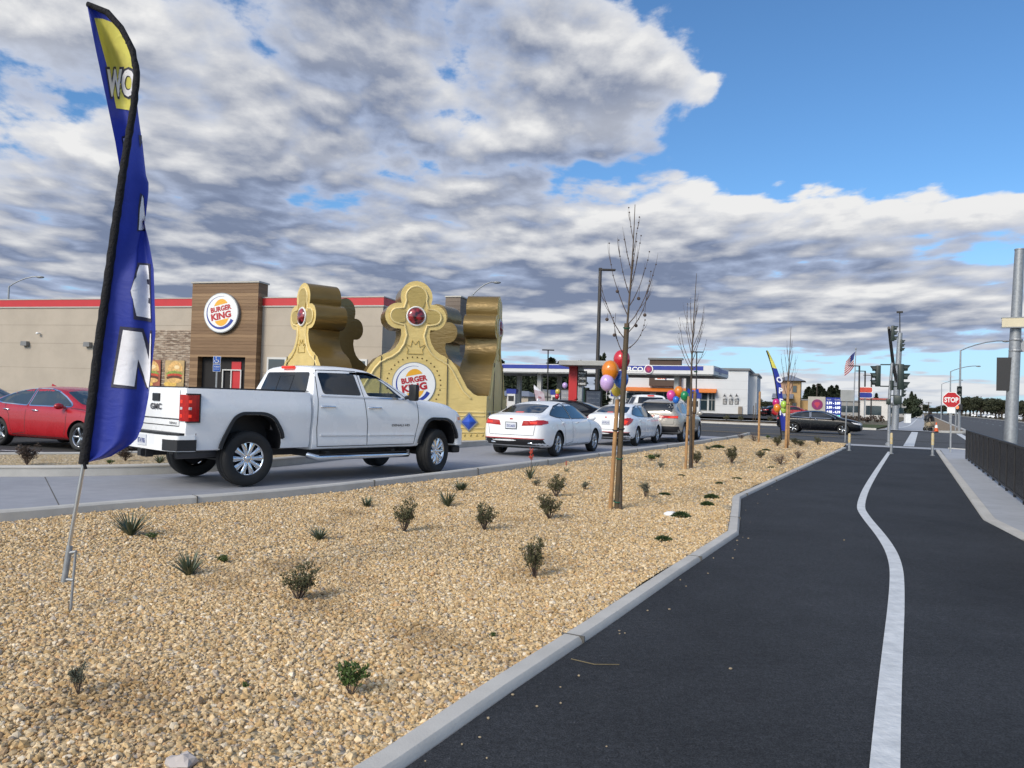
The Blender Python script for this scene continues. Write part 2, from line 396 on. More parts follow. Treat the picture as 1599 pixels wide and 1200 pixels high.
GM = dict(
 path=ground_mat('path_asphalt', asphalt(.027, (.93, 1.0, 1.12), 1.0, .5), .8),
 street=ground_mat('street_asphalt', asphalt(.072, (.98, 1.0, 1.04), .35, .25), .85),
 lot=ground_mat('lot_asphalt', asphalt(.05, (1, 1, 1.03), .4, .3), .85),
 lane=ground_mat('lane_concrete', concrete((.285, .295, .325)), .75),
 kerb=ground_mat('kerb_concrete', concrete((.48, .465, .43)), .85),
 walk=ground_mat('walk_concrete', concrete((.36, .375, .40)), .8),
 gravel=ground_mat('gravel_base', gravel, .9),
 dirt=ground_mat('dry_dirt', dirt((.20, .15, .10), (.28, .215, .145)), .95),
 grass=ground_mat('short_grass', dirt((.045, .065, .022), (.075, .085, .03)), .95),
 far=ground_mat('far_ground', dirt((.12, .11, .075), (.17, .145, .10)), .95),
)
LINE = mat('line_paint', (.64, .66, .67), .7, col2=(.47, .49, .50), vscale=7, bump=.5, bscale=14)
YEL = mat('yellow_paint', (.62, .40, .05), .7, var=.1)
DA = R(28.2); DS = Vector((math.sin(DA), math.cos(DA), 0)); DT = Vector((math.cos(DA), -math.sin(DA), 0))
def ST(s, t, z=0.0): return DS*s + DT*t + Vector((0, 0, z))
def sheet(name, pts, z, m, kind='structure', g=None):
    mb = MB(); mb.add([(p[0], p[1], z) for p in pts], [tuple(range(len(pts)))])
    o = mb.build(name, m); tag(o, kind=kind)
    n = o.data.polygons[0].normal
    if n.z < 0: o.data.flip_normals()
    return o
def kerb(name, pts, w, h, m, side=1, top_r=.02, z0=-.05):
    """a kerb swept along pts; w wide to the left of the direction (side=1), h high"""
    P = [Vector((p[0], p[1], 0)) for p in pts]; mb = MB(); vs = []
    for i, p in enumerate(P):
        d0 = (P[i]-P[i-1]).normalized() if i else None; d1 = (P[i+1]-P[i]).normalized() if i < len(P)-1 else None
        d = ((d0 or d1)+(d1 or d0)).normalized(); nn = Vector((-d.y, d.x, 0))*side
        k = 1/max(.5, nn.dot(Vector((-(d1 or d0).y, (d1 or d0).x, 0))*side))
        for (a, z) in ((0, z0), (.012, h-top_r), (.012+top_r, h), (w-top_r, h), (w, h-top_r), (w, z0)): vs.append(p+nn*a*k+Vector((0, 0, z)))
    fs = []
    for i in range(len(P)-1):
        for j in range(5):
            q = (i*6+j, i*6+j+1, i*6+7+j, i*6+6+j); fs.append(q if side < 0 else q[::-1])
    fs += [tuple(range(6)), tuple(range(len(vs)-6, len(vs)))]
    mb.add(vs, fs); o = mb.build(name, m, smooth=40); tag(o, kind='structure')
    return o
def chaikin(P, n=2):
    for _ in range(n):
        Q = [P[0]]
        for a, b in zip(P, P[1:]): Q += [a*.75+b*.25, a*.25+b*.75]
        P = Q+[P[-1]]
    return P
sheet('ground', [(-2500, -300), (2500, -300), (2500, 3000), (-2500, 3000)], -.06, GM['far'])
# the near kerb of the drive-through lane (its foot on the gravel side), and the kerb of the path
lane_k = chaikin([Vector((-9.5, 4.2, 0)), Vector((-6.6, 6.9, 0))] + [G(*p) for p in ((0, 821), (200, 801), (400, 786), (600, 763), (800, 736), (1000, 708), (1150, 686))] + [G(1172, 680)], 2)
path_k = [Vector((-1.75, .6, 0))] + [G(*p) for p in ((632, 1200), (800, 1080), (947, 980), (1060, 900), (1155, 835), (1158, 779), (1322, 700))]
sheet('drive_lane', [Vector((-14, 8, 0)), *[p+Vector((-.02, .02, 0)) for p in lane_k], ST(37.3, -5.5), ST(37.3, -30), Vector((-6, 32, 0)), Vector((-14, 24, 0))], -.012, GM['lane'])
kerb('lane_kerb', lane_k, .16, .14, GM['kerb'], 1)
kerb('path_kerb', path_k, .145, .035, GM['kerb'], 1)
bed = [(p.x-.122, p.y+.062) for p in path_k[1:]] + [(p.x, p.y) for p in (ST(36.2, -2.9), ST(36.8, -5.5))] + [(p.x, p.y) for p in lane_k[::-1]] + [(-9.5, .5)] + [(path_k[0].x-.16, path_k[0].y)]
def gz(x, y):
    return .028 + .018*math.sin(1.3*x+.4*y) * math.sin(.9*y-.5*x+1) + .01*math.sin(3.1*x+1)*math.sin(2.7*y)
v2, f2 = grid_poly(bed, .35)
mb = MB(); mb.add([(x, y, gz(x, y)) for x, y in v2], f2); gb = mb.build('gravel_bed', GM['gravel'], smooth=180); tag(gb, kind='structure')
if gb.data.polygons[0].normal.z < 0: gb.data.flip_normals()
def stones():
    rng = np.random.default_rng(3)
    P = np.array(bed)
    def inside(x, y):
        r = np.zeros(len(x), bool); j = len(P)-1
        for i in range(len(P)):
            c = ((P[i, 1] > y) != (P[j, 1] > y)); xi = (P[j, 0]-P[i, 0])*(y-P[i, 1])/(P[j, 1]-P[i, 1]+1e-12)+P[i, 0]
            r ^= c & (x < xi); j = i
        return r
    pts = []
    for (y0, y1, dens, s0, s1) in ((2.2, 6.5, 4200, .007, .019), (6.5, 11, 1700, .009, .020), (11, 17, 600, .011, .024), (17, 34, 120, .015, .030)):
        x0, x1 = (-9, 3) if y1 < 12 else (-5, 14)
        n = int(dens*(y1-y0)*(x1-x0)); x = rng.uniform(x0, x1, n); y = rng.uniform(y0, y1, n)
        k = inside(x, y) & (x > -.72*y-.2); x, y = x[k], y[k]
        s = s0+(s1-s0)*rng.random(len(x))**2.2; s *= np.where(rng.random(len(x)) < .02, 1.5, 1.0)
        pts.append(np.stack([x, y, s], 1))
    pts = np.concatenate(pts); n = len(pts); print('stones', n)
    ph = (1+5**.5)/2
    V = np.array([(-1, ph, 0), (1, ph, 0), (-1, -ph, 0), (1, -ph, 0), (0, -1, ph), (0, 1, ph), (0, -1, -ph), (0, 1, -ph), (ph, 0, -1), (ph, 0, 1), (-ph, 0, -1), (-ph, 0, 1)])/math.sqrt(1+ph*ph)
    F = np.array([(0,11,5),(0,5,1),(0,1,7),(0,7,10),(0,10,11),(1,5,9),(5,11,4),(11,10,2),(10,7,6),(7,1,8),(3,9,4),(3,4,2),(3,2,6),(3,6,8),(3,8,9),(4,9,5),(2,4,11),(6,2,10),(8,6,7),(9,8,1)])
    v = np.repeat(V[None], n, 0)*rng.uniform(.72, 1.22, (n, 12, 1))
    v = v*np.stack([rng.uniform(.85, 1.35, n), rng.uniform(.7, 1.05, n), rng.uniform(.5, .85, n)], 1)[:, None, :]
    def rot(a, i, j):
        c, s = np.cos(a)[:, None], np.sin(a)[:, None]; p, q = v[:, :, i].copy(), v[:, :, j].copy()
        v[:, :, i] = c*p-s*q; v[:, :, j] = s*p+c*q
    rot(rng.normal(0, .45, n), 0, 2); rot(rng.normal(0, .45, n), 1, 2); rot(rng.uniform(0, 6.28, n), 0, 1)
    v *= pts[:, 2][:, None, None]
    z = np.array([gz(a, b) for a, b in pts[:, :2]])
    v[:, :, 0] += pts[:, 0][:, None]; v[:, :, 1] += pts[:, 1][:, None]; v[:, :, 2] += (z+pts[:, 2]*rng.uniform(-.15, .45, n))[:, None]
    me = bpy.data.meshes.new('gravel'); nf = n*20
    me.vertices.add(n*12); me.vertices.foreach_set('co', v.reshape(-1).astype(np.float32))
    idx = (F[None]+(np.arange(n)*12)[:, None, None]).reshape(-1).astype(np.int32)
    me.loops.add(nf*3); me.loops.foreach_set('vertex_index', idx)
    me.polygons.add(nf); me.polygons.foreach_set('loop_start', np.arange(0, nf*3, 3, dtype=np.int32))
    me.update(calc_edges=True)
    pal = np.array([(.56, .42, .23), (.50, .35, .17), (.62, .49, .30), (.70, .58, .39), (.42, .31, .19), (.46, .40, .33), (.72, .65, .52), (.56, .37, .19), (.30, .27, .24)])
    pick = rng.choice(len(pal), n, p=[.26, .15, .22, .13, .09, .05, .05, .04, .01]); c = pal[pick]*np.array([.95, .90, .84])*rng.uniform(.88, 1.12, (n, 1))
    pn = np.sin(pts[:, 0]*1.9+np.sin(pts[:, 1]*1.3)*1.7)*np.sin(pts[:, 1]*1.1+np.sin(pts[:, 0]*.9)*2)+.6*np.sin(pts[:, 0]*5.1+pts[:, 1]*2.2)*np.sin(pts[:, 1]*4.3-pts[:, 0]); pn = np.clip((pn-.55)*1.2, 0, 1)[:, None]
    c = c*(1-pn*.30)*(1-pn*np.array([[0, .05, .12]]))
    ca = me.color_attributes.new('stone', 'FLOAT_COLOR', 'POINT')
    ca.data.foreach_set('color', np.concatenate([np.repeat(c, 12, 0), np.ones((n*12, 1))], 1).astype(np.float32).reshape(-1))
    m = bpy.data.materials.new('pebble'); m.use_nodes = True; k = NT(m.node_tree); b = m.node_tree.nodes['Principled BSDF']
    at = k.new('ShaderNodeVertexColor', layer_name='stone'); tc = k.new('ShaderNodeTexCoord')
    f = k.step(k.noise(tc.outputs['Object'], 55, 4, .65), .3, .7, .8, 1.18)
    k.l.new(k.mix(1.0, at.outputs[0], k.vec(f, f, f), 'MULTIPLY'), b.inputs['Base Color']); b.inputs['Roughness'].default_value = .85
    me.materials.append(m); me.shade_flat()
    o = link('gravel', me); tag(o, kind='stuff')
stones()
def joints(name, P, w, h, every, m):
    mb = MB(); P = [Vector((p[0], p[1], 0)) for p in P]; acc = every*.4
    for a, b in zip(P, P[1:]):
        L = (b-a).length; d = (b-a).normalized(); nn = Vector((-d.y, d.x, 0)); q = every-acc
        while q < L: c = a+d*q+nn*w/2; mb.box((c.x, c.y, h/2+.001), (.010, w+.006, h+.004), math.atan2(d.y, d.x)); q += every
        acc = (acc+L) % every
    tag(mb.build(name, m), kind='structure')
JM = mat('joint_dark', (.10, .095, .085), .9, var=.2)
joints('kerb_joint', path_k, .145, .035, 2.9, JM); joints('kerb_joint', lane_k, .16, .14, 3.0, JM)
def stray():
    rg = random.Random(21); mb = MB()
    for _ in range(45):
        i = rg.randint(0, len(path_k)-2); f = rg.random(); a, b = path_k[i], path_k[i+1]; d = (b-a).normalized(); nn = Vector((-d.y, d.x, 0)); p = a.lerp(b, f)-nn*(.02+rg.expovariate(5.5))
        s = rg.uniform(.004, .009); mb.ball((p.x, p.y, s*.5), s, 6, 4, (rg.uniform(.8, 1.5), rg.uniform(.7, 1.2), .7))
    tag(mb.build('stray_gravel', mat('stray_stone', (.36, .28, .17), .85, col2=(.26, .21, .15), vscale=2)), kind='stuff')
stray()
# path, its line, the walk beside it and the fence strip
path_r = [ST(-1.0, 1.35), Vector((5.97, 8.92, 0)), G(1535, 812), ST(33.8, .43)]
pk = [p+Vector((.0, -.0, 0)) for p in path_k]
sheet('path', pk[:-1]+[pk[-1], ST(34.4, -2.85), ST(34.4, .43)]+path_r[::-1], 0.0, GM['path'])
def band(name, pts, w, z, m, n=2):
    P = chaikin([Vector((p[0], p[1], 0)) for p in pts], n); mb = MB(); vs = []
    for i, p in enumerate(P):
        d = (P[min(i+1, len(P)-1)]-P[max(i-1, 0)]).normalized(); nn = Vector((-d.y, d.x, 0))
        wob = .0
        vs += [p+nn*(w/2+wob)+Vector((0, 0, z)), p-nn*(w/2-wob)+Vector((0, 0, z))]
    mb.add(vs, [(2*i+1, 2*i+3, 2*i+2, 2*i) for i in range(len(P)-1)]); o = mb.build(name, m); return tag(o, kind='structure')
band('lane_joint', [G(70, 744), G(101, 805)], .014, -.010, JM, 0); band('lane_joint', [G(243, 741), G(330, 757), G(420, 778)], .016, -.0102, mat('joint_light', (.42, .42, .42), .8, var=.1), 0); band('lane_joint', [G(500, 748), G(640, 757)], .012, -.0104, JM, 0)
band('path_line', [Vector((.67, 1.4, 0)), G(1381, 1200), G(1391, 1050), G(1401, 930), G(1400, 880), G(1383, 845), G(1350, 806), G(1342, 790), G(1356, 755), G(1389, 706)], .112, .004, LINE, 4)
sheet('walk', [ST(-1.0, 1.50), Vector((6.12, 8.90, 0)), ST(12.4, .84), ST(34.4, .60), ST(34.4, 2.3), ST(-1, 2.3)], .02, GM['walk'])
kerb('walk_kerb', path_r, .16, .03, GM['kerb'], -1)
sheet('walk_end', [ST(34.4, -2.9), ST(34.4, 2.3), ST(36.0, 2.3), ST(36.0, -2.9)], .006, GM['walk'])
sheet('dirt_patch', [ST(10.6, 1.02), ST(8.0, 1.35), ST(2, 1.5), ST(2, 2.2), ST(10.4, 2.2)], .026, GM['dirt'])
# the streets
sheet('cross_street', [ST(36.0, 2.3), ST(36.0, -7), ST(37.0, -9), ST(37.0, -160), ST(66, -160), ST(66, 160), ST(36, 160)], -.03, GM['street'])
sheet('main_street', [ST(-60, 2.75), ST(36, 2.75), ST(36, 21.5), ST(-60, 21.5)], -.03, GM['street'])
sheet('main_street_far', [ST(66, 3.2), ST(900, 3.2), ST(900, 17.5), ST(66, 17.5)], -.03, GM['street'])
kerb('street_kerb', [ST(-20, 2.6), ST(33.5, 2.6), ST(35.4, 1.9), ST(36.1, .9)], .16, .04, GM['kerb'], -1)
kerb('far_street_kerb', [ST(66, -160), ST(66, -8), ST(65.6, -3.2)], .3, .12, GM['kerb'], 1)
kerb('far_street_kerb', [ST(66, 1.2), ST(67, 2.6), ST(69, 3.2), ST(600, 3.2)], .3, .12, GM['kerb'], 1)
kerb('opposite_kerb', [ST(-30, 21.6), ST(36, 21.6)], .3, .14, GM['kerb'], -1)
kerb('opposite_kerb', [ST(66, 17.6), ST(900, 17.6)], .3, .14, GM['kerb'], -1)
def stripe(name, s0, s1, t0, t1, m=LINE, z=-.024): return sheet(name, [ST(s0, t0), ST(s1, t0), ST(s1, t1), ST(s0, t1)], z, m)
stripe('crosswalk_line', 37.2, 64.5, -.75, -.33); stripe('crosswalk_line', 37.2, 64.5, 2.1, 2.45)
for tt in (9.0, 12.6, 16.4):
    for q in range(-2, 3): stripe('lane_line', 6+q*12, 9+q*12, tt, tt+.13)
    for q in range(0, 14): stripe('lane_line', 72+q*12, 75+q*12, tt, tt+.13)
stripe('stop_line', 34.6, 35.0, 3.0, 11.5); stripe('stop_line', 67.5, 68.0, 12.5, 21)
for ss in (45.5, 56.0): stripe('centre_line', ss, ss+.14, -150, -4, YEL)
band('lane_wheel_track', [ST(44, -60), ST(44, 60)], 1.2, -.026, GM['lot'])
# beyond the crossing: path going on, grass and dirt strips
sheet('far_path', [ST(66, -3.2), ST(66, .9), ST(70, .2), ST(600, .2), ST(600, -2.8), ST(70, -2.8)], .02, GM['walk'])
band('far_path_line', [ST(66.4, -2.3), ST(72, -2.2), ST(85, -1.3), ST(110, -1.2), ST(300, -1.2)], .2, .026, LINE)
sheet('far_grass', [ST(66.3, -3.4), ST(88, -3.0), ST(88, -9.5), ST(66.3, -9.5)], .03, GM['grass'])
sheet('far_dirt', [ST(67, .9), ST(70, 3.2), ST(600, 3.2), ST(600, .4), ST(72, .4)], .03, GM['dirt'])
sheet('far_planter', [ST(66.3, -9.5), ST(72.5, -9.5), ST(72.5, -90), ST(66.3, -90)], .10, GM['dirt'])
sheet('far_verge', [ST(88, -3.0), ST(600, -3.0), ST(600, -60), ST(88, -60)], .0, GM['far'])
sheet('gas_lot', [ST(75, -9.6), ST(120, -9.6), ST(150, -120), ST(75, -90)], .42, GM['lot'])
sheet('gas_lot_slope', [ST(72.5, -9.5), ST(75, -9.6), ST(75, -90), ST(72.5, -90)], .2, GM['kerb'])
# behind the far kerb of the lane
far_k = [Vector((-16, 10.2, 0))] + [G(*p) for p in ((0, 744), (150, 742.5), (300, 738), (436, 729), (538, 716), (720, 698), (850, 690))] + [Vector((1.9, 30.5, 0)), Vector((3.3, 35.5, 0)), Vector((3.2, 38.5, 0)), Vector((1.6, 41, 0)), Vector((-2, 42.2, 0))]
far_k = chaikin(far_k, 2)
kerb('far_kerb', far_k, .16, .16, GM['kerb'], 1)
strip = [p for p in far_k if p.x < -3.0]
sheet('gravel_strip', strip+[Vector((-4.2, 20.4, 0)), Vector((-6.6, 16.9, 0)), Vector((-8.6, 15.2, 0)), Vector((-11, 14.0, 0)), Vector((-17, 12.2, 0))], .12, GM['gravel'])
sheet('crown_pad', [p for p in far_k if p.x >= -3.2 and p.y < 30]+[Vector((.6, 30, 0)), Vector((-3, 33.5, 0)), Vector((-9.5, 31.5, 0)), Vector((-9, 22.3, 0)), Vector((-4.2, 20.3, 0))], .13, GM['walk'])
kerb('lot_kerb', [Vector((-17.2, 12.3, 0)), Vector((-11, 14.1, 0)), Vector((-8.6, 15.3, 0)), Vector((-6.6, 17.0, 0)), Vector((-4.2, 20.5, 0)), Vector((-9, 22.6, 0))], .15, .15, GM['kerb'], 1)
sheet('parking_lot', [Vector((-60, 11, 0)), Vector((-17, 12.2, 0)), Vector((-11, 14.0, 0)), Vector((-8.6, 15.2, 0)), Vector((-6.6, 16.9, 0)), Vector((-4.2, 20.4, 0)), Vector((-9, 22.4, 0)), Vector((-9, 40, 0)), Vector((-60, 50, 0))], -.008, GM['lot'])
band('parking_line', [G(0, 703), G(160, 711)], .11, -.003, LINE)
sheet('inner_island', [p for p in far_k if p.y > 27.5 or (p.x > -3.2 and p.y > 30)]+[Vector((-6, 44, 0)), Vector((-3, 33.7, 0))], .125, GM['gravel'])
# ------------------------------------------------------------------ vehicles
def loft_body(rows, cut=None, level=2, mats=(), name='body', boxes=()):
    """rows of half sections [(y, z), ...] at x (x may lean with z through lean) -> one smooth closed mesh with wheel arches cut in"""
    vs = []; fs = []; m = len(rows[0][1])
    for x, sec, lean in rows:
        full = [(y, z) for y, z in sec] + [(-y, z) for y, z in sec[::-1] if y > 1e-6]
        base = len(vs)
        for y, z in full: vs.append((x+lean(z) if lean else x, y, z))
        n = len(full)
    for i in range(len(rows)-1):
        for j in range(n): k = (j+1) % n; fs.append((i*n+j, i*n+k, (i+1)*n+k, (i+1)*n+j))
    for base, flip in ((0, 0), ((len(rows)-1)*n, 1)):
        for j in range(m-1):
            a, b = base+j, base+j+1; c, d = base+(n-j) % n, base+(n-j-1) % n
            q = [a, b, d, c] if j > 0 else [a, b, d]
            if j == m-2 and rows[0][1][-1][0] < 1e-6: q = [a, b, c]
            q = list(dict.fromkeys(q))
            if len(q) > 2: fs.append(q if flip else q[::-1])
    me = bpy.data.meshes.new(name); me.from_pydata(vs, [], fs); me.update()
    bm = bmesh.new(); bm.from_mesh(me); bmesh.ops.recalc_face_normals(bm, faces=bm.faces[:]); bm.to_mesh(me); bm.free()
    for q in mats: me.materials.append(q)
    o = bpy.data.objects.new(name, me); COL.objects.link(o); temp = []
    if level: sm = o.modifiers.new('s', 'SUBSURF'); sm.levels = sm.render_levels = level
    for cm in (cut or []):
        cme = bpy.data.meshes.new('cutter'); cme.from_pydata(cm.v, [], cm.f); cme.update()
        for q in mats: cme.materials.append(q)
        cme.polygons.foreach_set('material_index', [1]*len(cm.f))
        bm = bmesh.new(); bm.from_mesh(cme); bmesh.ops.recalc_face_normals(bm, faces=bm.faces[:]); bm.to_mesh(cme); bm.free()
        co = bpy.data.objects.new('cutter', cme); COL.objects.link(co); temp.append(co)
        b = o.modifiers.new('b', 'BOOLEAN'); b.operation = 'DIFFERENCE'; b.object = co; b.solver = 'EXACT'
    bpy.context.view_layer.update()
    me2 = bpy.data.meshes.new_from_object(o.evaluated_get(bpy.context.evaluated_depsgraph_get()))
    bpy.data.objects.remove(o); bpy.data.meshes.remove(me)
    for co in temp: q = co.data; bpy.data.objects.remove(co); bpy.data.meshes.remove(q)
    me2.name = name; smooth_by_angle(me2, 32)
    return me2
def bvh_of(me):
    return BVHTree.FromPolygons([v.co.copy() for v in me.vertices], [list(p.vertices) for p in me.polygons])
class Skin:
    """lays panes, lamps, seams and badges onto a body's surface"""
    def __init__(s, me): s.b = bvh_of(me)
    def hit(s, ax, side, a, b):
        if ax == 'y': o, d = Vector((a, side*3, b)), Vector((0, -side, 0))
        elif ax == 'x': o, d = Vector((side*6, a, b)), Vector((-side, 0, 0))
        else: o, d = Vector((a, b, 4)), Vector((0, 0, -1))
        h = s.b.ray_cast(o, d)
        if h[0] is None:
            if ax == 'y': q = Vector((a, side*.9, b))
            elif ax == 'x': q = Vector((side*2.6, a, b))
            else: q = Vector((a, b, 1.2))
            h = s.b.find_nearest(q); n = h[1] if h[1].dot(-d) > 0 else -h[1]
            return h[0], n
        n = h[1] if h[1].dot(d) < 0 else -h[1]
        return h[0], n
    def lay(s, mb, v2, f, ax, side, off=.004, mi=0, skirt=.02):
        vs = []
        for a, b in v2: p, n = s.hit(ax, side, a, b); vs.append(p+n*off)
        cnt = {}
        flip = (ax == 'y' and side > 0) or (ax == 'x' and side < 0)
        f = [q[::-1] if flip else list(q) for q in f]
        mb.add(vs, f, mi)
        if skirt:
            e = {}
            for q in f:
                for i in range(len(q)): e[(q[i], q[(i+1) % len(q)])] = 1
            ed = [k for k in e if (k[1], k[0]) not in e]
            d = {'y': Vector((0, -side, 0)), 'x': Vector((-side, 0, 0)), 'z': Vector((0, 0, -1))}[ax]*skirt
            sv = []; sf = []
            for i, (p, q) in enumerate(ed): sv += [vs[p], vs[q], vs[q]+d, vs[p]+d]; sf.append((4*i+1, 4*i, 4*i+3, 4*i+2))
            mb.add(sv, sf, mi)
    def pane(s, mb, poly, ax, side, off=.004, g=.08, mi=0, skirt=.02):
        if sum(poly[i][0]*poly[(i+1) % len(poly)][1]-poly[(i+1) % len(poly)][0]*poly[i][1] for i in range(len(poly))) < 0: poly = poly[::-1]
        v, f = grid_poly(poly, g); s.lay(mb, v, f, ax, side, off, mi, skirt)
    def strip(s, mb, path, ax, side, w=.012, off=.003, mi=0, step=.06, skirt=0, closed=False):
        P = [Vector(p) for p in path]+([Vector(path[0])] if closed else []); Q = [P[0]]
        for a, b in zip(P, P[1:]):
            n = max(1, int((b-a).length/step)); Q += [a.lerp(b, (i+1)/n) for i in range(n)]
        vs = []
        for i, p in enumerate(Q):
            d = (Q[min(i+1, len(Q)-1)]-Q[max(i-1, 0)])
            if closed and i in (0, len(Q)-1): d = Q[1]-Q[-2]
            d.normalize(); nn = Vector((-d.y, d.x)); vs += [tuple(p+nn*w/2), tuple(p-nn*w/2)]
        s.lay(mb, vs, [(2*i+1, 2*i+3, 2*i+2, 2*i) for i in range(len(Q)-1)], ax, side, off, mi, skirt)
    def text(s, mb, body, size, at, ax, side, off=.006, bold=.0, sx=1.0, mi=0):
        v, f, w, h = text2d(body, size, bold, sx)
        k = 1 if (ax == 'y' and side < 0) or (ax == 'x' and side > 0) else -1
        s.lay(mb, [(at[0]+k*x, at[1]+y) for x, y in v], [q if k > 0 else q[::-1] for q in f], ax, side, off, mi, 0)
def rnd(poly, r=.04, n=3):
    """rounds the corners of a 2-D outline"""
    out = []; m = len(poly)
    for i in range(m):
        p = Vector(poly[i]); a = Vector(poly[i-1])-p; b = Vector(poly[(i+1) % m])-p
        q = min(r, a.length*.45, b.length*.45); A_, B_ = p+a.normalized()*q, p+b.normalized()*q
        for j in range(n+1): t = j/n; out.append(tuple(A_*(1-t)**2+p*2*t*(1-t)+B_*t*t))
    return out
_w = {}
def wheel(parent, x, y, r, w, rim_r, kind, steer=0.0):
    """wheel > tyre, rim; outer face towards sign(y)"""
    key = (round(r, 3), kind)
    o = thing('wheel', None, None); o.parent = parent; o.location = (x, y, r)
    sg = 1 if y > 0 else -1
    o.rotation_euler = (0, 0, (0 if sg > 0 else math.pi)+steer)
    if key not in _w:
        T = Matrix.Rotation(-math.pi/2, 4, 'X')                      # axis of the lathe to +y
        t = MB(); h = w/2
        t.lathe([(rim_r*.96, -h*.8), (rim_r+.01, -h*.92), ((r+rim_r)/2, -h*1.04), (r-.035, -h*.97), (r-.008, -h*.82), (r, -h*.55), (r, -h*.08), (r-.009, -h*.05), (r-.009, h*.05), (r, h*.08), (r, h*.5), (r-.009, h*.53), (r-.009, h*.6), (r-.004, h*.63), (r-.008, h*.82), (r-.035, h*.97), ((r+rim_r)/2, h*1.04), (rim_r+.012, h*.92), (rim_r*.97, h*.80)], 40, T)
        ty = t.build('tyre', M_['rubber'], None, smooth=50).data; bpy.data.objects.remove(bpy.data.objects[-1]) if False else None
        rm = MB(); yo = h*.80
        rm.lathe([(rim_r*.97, yo), (rim_r*.985, yo-.004), (rim_r*.93, yo-.015), (rim_r*.90, yo-.05), (rim_r*.88, -h*.6)], 40, T)
        rm.lathe([(0.0, yo-.035), (rim_r*.24, yo-.03), (rim_r*.27, yo-.05), (rim_r*.27, yo-.08)], 20, T)
        rm.lathe([(rim_r*.88, yo-.10), (0.01, yo-.11)], 30, T, 1)
        if kind == 'truck':
            n, wa, wb, tw = 10, .062, .088, 0
        elif kind == 'five': n, wa, wb, tw = 5, .055, .085, 0
        elif kind == 'twin': n, wa, wb, tw = 10, .03, .028, .0
        else: n, wa, wb, tw = 7, .04, .05, 0
        for i in range(n):
            a = 2*math.pi*i/n + (.22 if kind == 'twin' and i % 2 else 0)
            ca, sa = math.cos(a), math.sin(a)
            pts = []
            for (rr, ww, yy) in ((rim_r*.20, wa, yo-.036), (rim_r*.45, wa*.9, yo-.014), (rim_r*.72, (wa+wb)/2, yo-.010), (rim_r*.93, wb, yo-.016)):
                for sd, dy in ((-1, -.04), (-1, -.008), (-.35, .006), (.35, .006), (1, -.008), (1, -.04)): pts.append((rr*ca-sd*ww/2*sa, yy+dy, rr*sa+sd*ww/2*ca))
            rm.add(pts, [(6*q+j, 6*q+j+1, 6*q+j+7, 6*q+j+6) for q in range(3) for j in range(5)])
        if kind == 'truck':
            rm.lathe([(0, yo-.004), (rim_r*.14, yo-.006), (rim_r*.19, yo-.03)], 16, T)
            for i in range(8):
                a = 2*math.pi*i/8+.2; rm.cyl((rim_r*.21*math.cos(a), yo-.05, rim_r*.21*math.sin(a)), (rim_r*.21*math.cos(a), yo-.012, rim_r*.21*math.sin(a)), .014, n=6)
        dark = {'truck': 'chrome', 'five': 'alloy', 'twin': 'alloy', 'seven': 'alloy', 'black': 'alloy'}[kind]
        ro = rm.build('rim', [M_[dark], M_['black_plastic']], None, smooth=60)
        tyo = bpy.data.objects.get('tyre') ; _w[key] = (ty, ro.data)
        bpy.data.objects.remove(ro)
        for q in [q for q in COL.objects if q.type == 'MESH' and q.data == ty]: bpy.data.objects.remove(q)
    ty, rm = _w[key]
    link('tyre', ty, o); link('rim', rm, o)
    return o
def arch_cut(x, r, y0, y1, sgn, flat=None):
    """a wheel opening cut into one side"""
    mb = MB(); out = flat or [(x+r*math.cos(t), r*.92+r*math.sin(t)) for t in [math.pi*2*i/28 for i in range(28)]]
    # axes (x, z, y)
    M = axes((0, y0*sgn, 0), (1, 0, 0), (0, 0, 1), (0, sgn, 0)); mb.prism(out, y1-y0, M); return mb
def plate(parent, c, rz, text, dark=False, w=.30, h=.15, side=-1):
    """number plate facing -x in the car's own axes"""
    mb = MB(); M = Matrix.Translation(c) @ Matrix.Rotation(rz, 4, 'Z') @ axes((0, 0, 0), (0, -1, 0), (0, 0, 1), (-1, 0, 0))
    mb.prism([(-w/2, -h/2), (w/2, -h/2), (w/2, h/2), (-w/2, h/2)], .012, M, 0)
    if dark: mb.prism([(-w/2-.015, -h/2-.015), (w/2+.015, -h/2-.015), (w/2+.015, h/2+.015), (-w/2-.015, h/2+.015)], .009, M, 2)
    put_text(mb, text, h*.48, M, 1, .02, at=(0, -.01), c=.0145, width=w*.82)
    return mb.build('number_plate', [M_['plate_white'], mat('plate_ink', (.03, .05, .22), .5), M_['black_plastic']], parent)
def sec(zb, wm, zbelt, wb, zr, wr, zt):
    return [(0, zb), (wm-.16, zb), (wm-.035, zb+.07), (wm-.004, zb+.2), (wm, zb+.5*(zbelt-zb)), (wm-.012, zbelt-.10), (wb, zbelt-.012), (wb-.03, zbelt+.012), (wr+.035, zr-.06), (wr, zr), (wr*.74, zr+.72*(zt-zr)), (0, zt)]
CAR = {}
def sedan_mesh(key, S, arches, r):
    rows = [(x, sec(*a), None) for x, *a in S]
    cuts = [arch_cut(x, r*1.13, .45, 1.2, sg) for x in arches for sg in (-1, 1)]
    return loft_body(rows, cuts, 2, (M_['white_paint'], M_['black_plastic']), 'body')
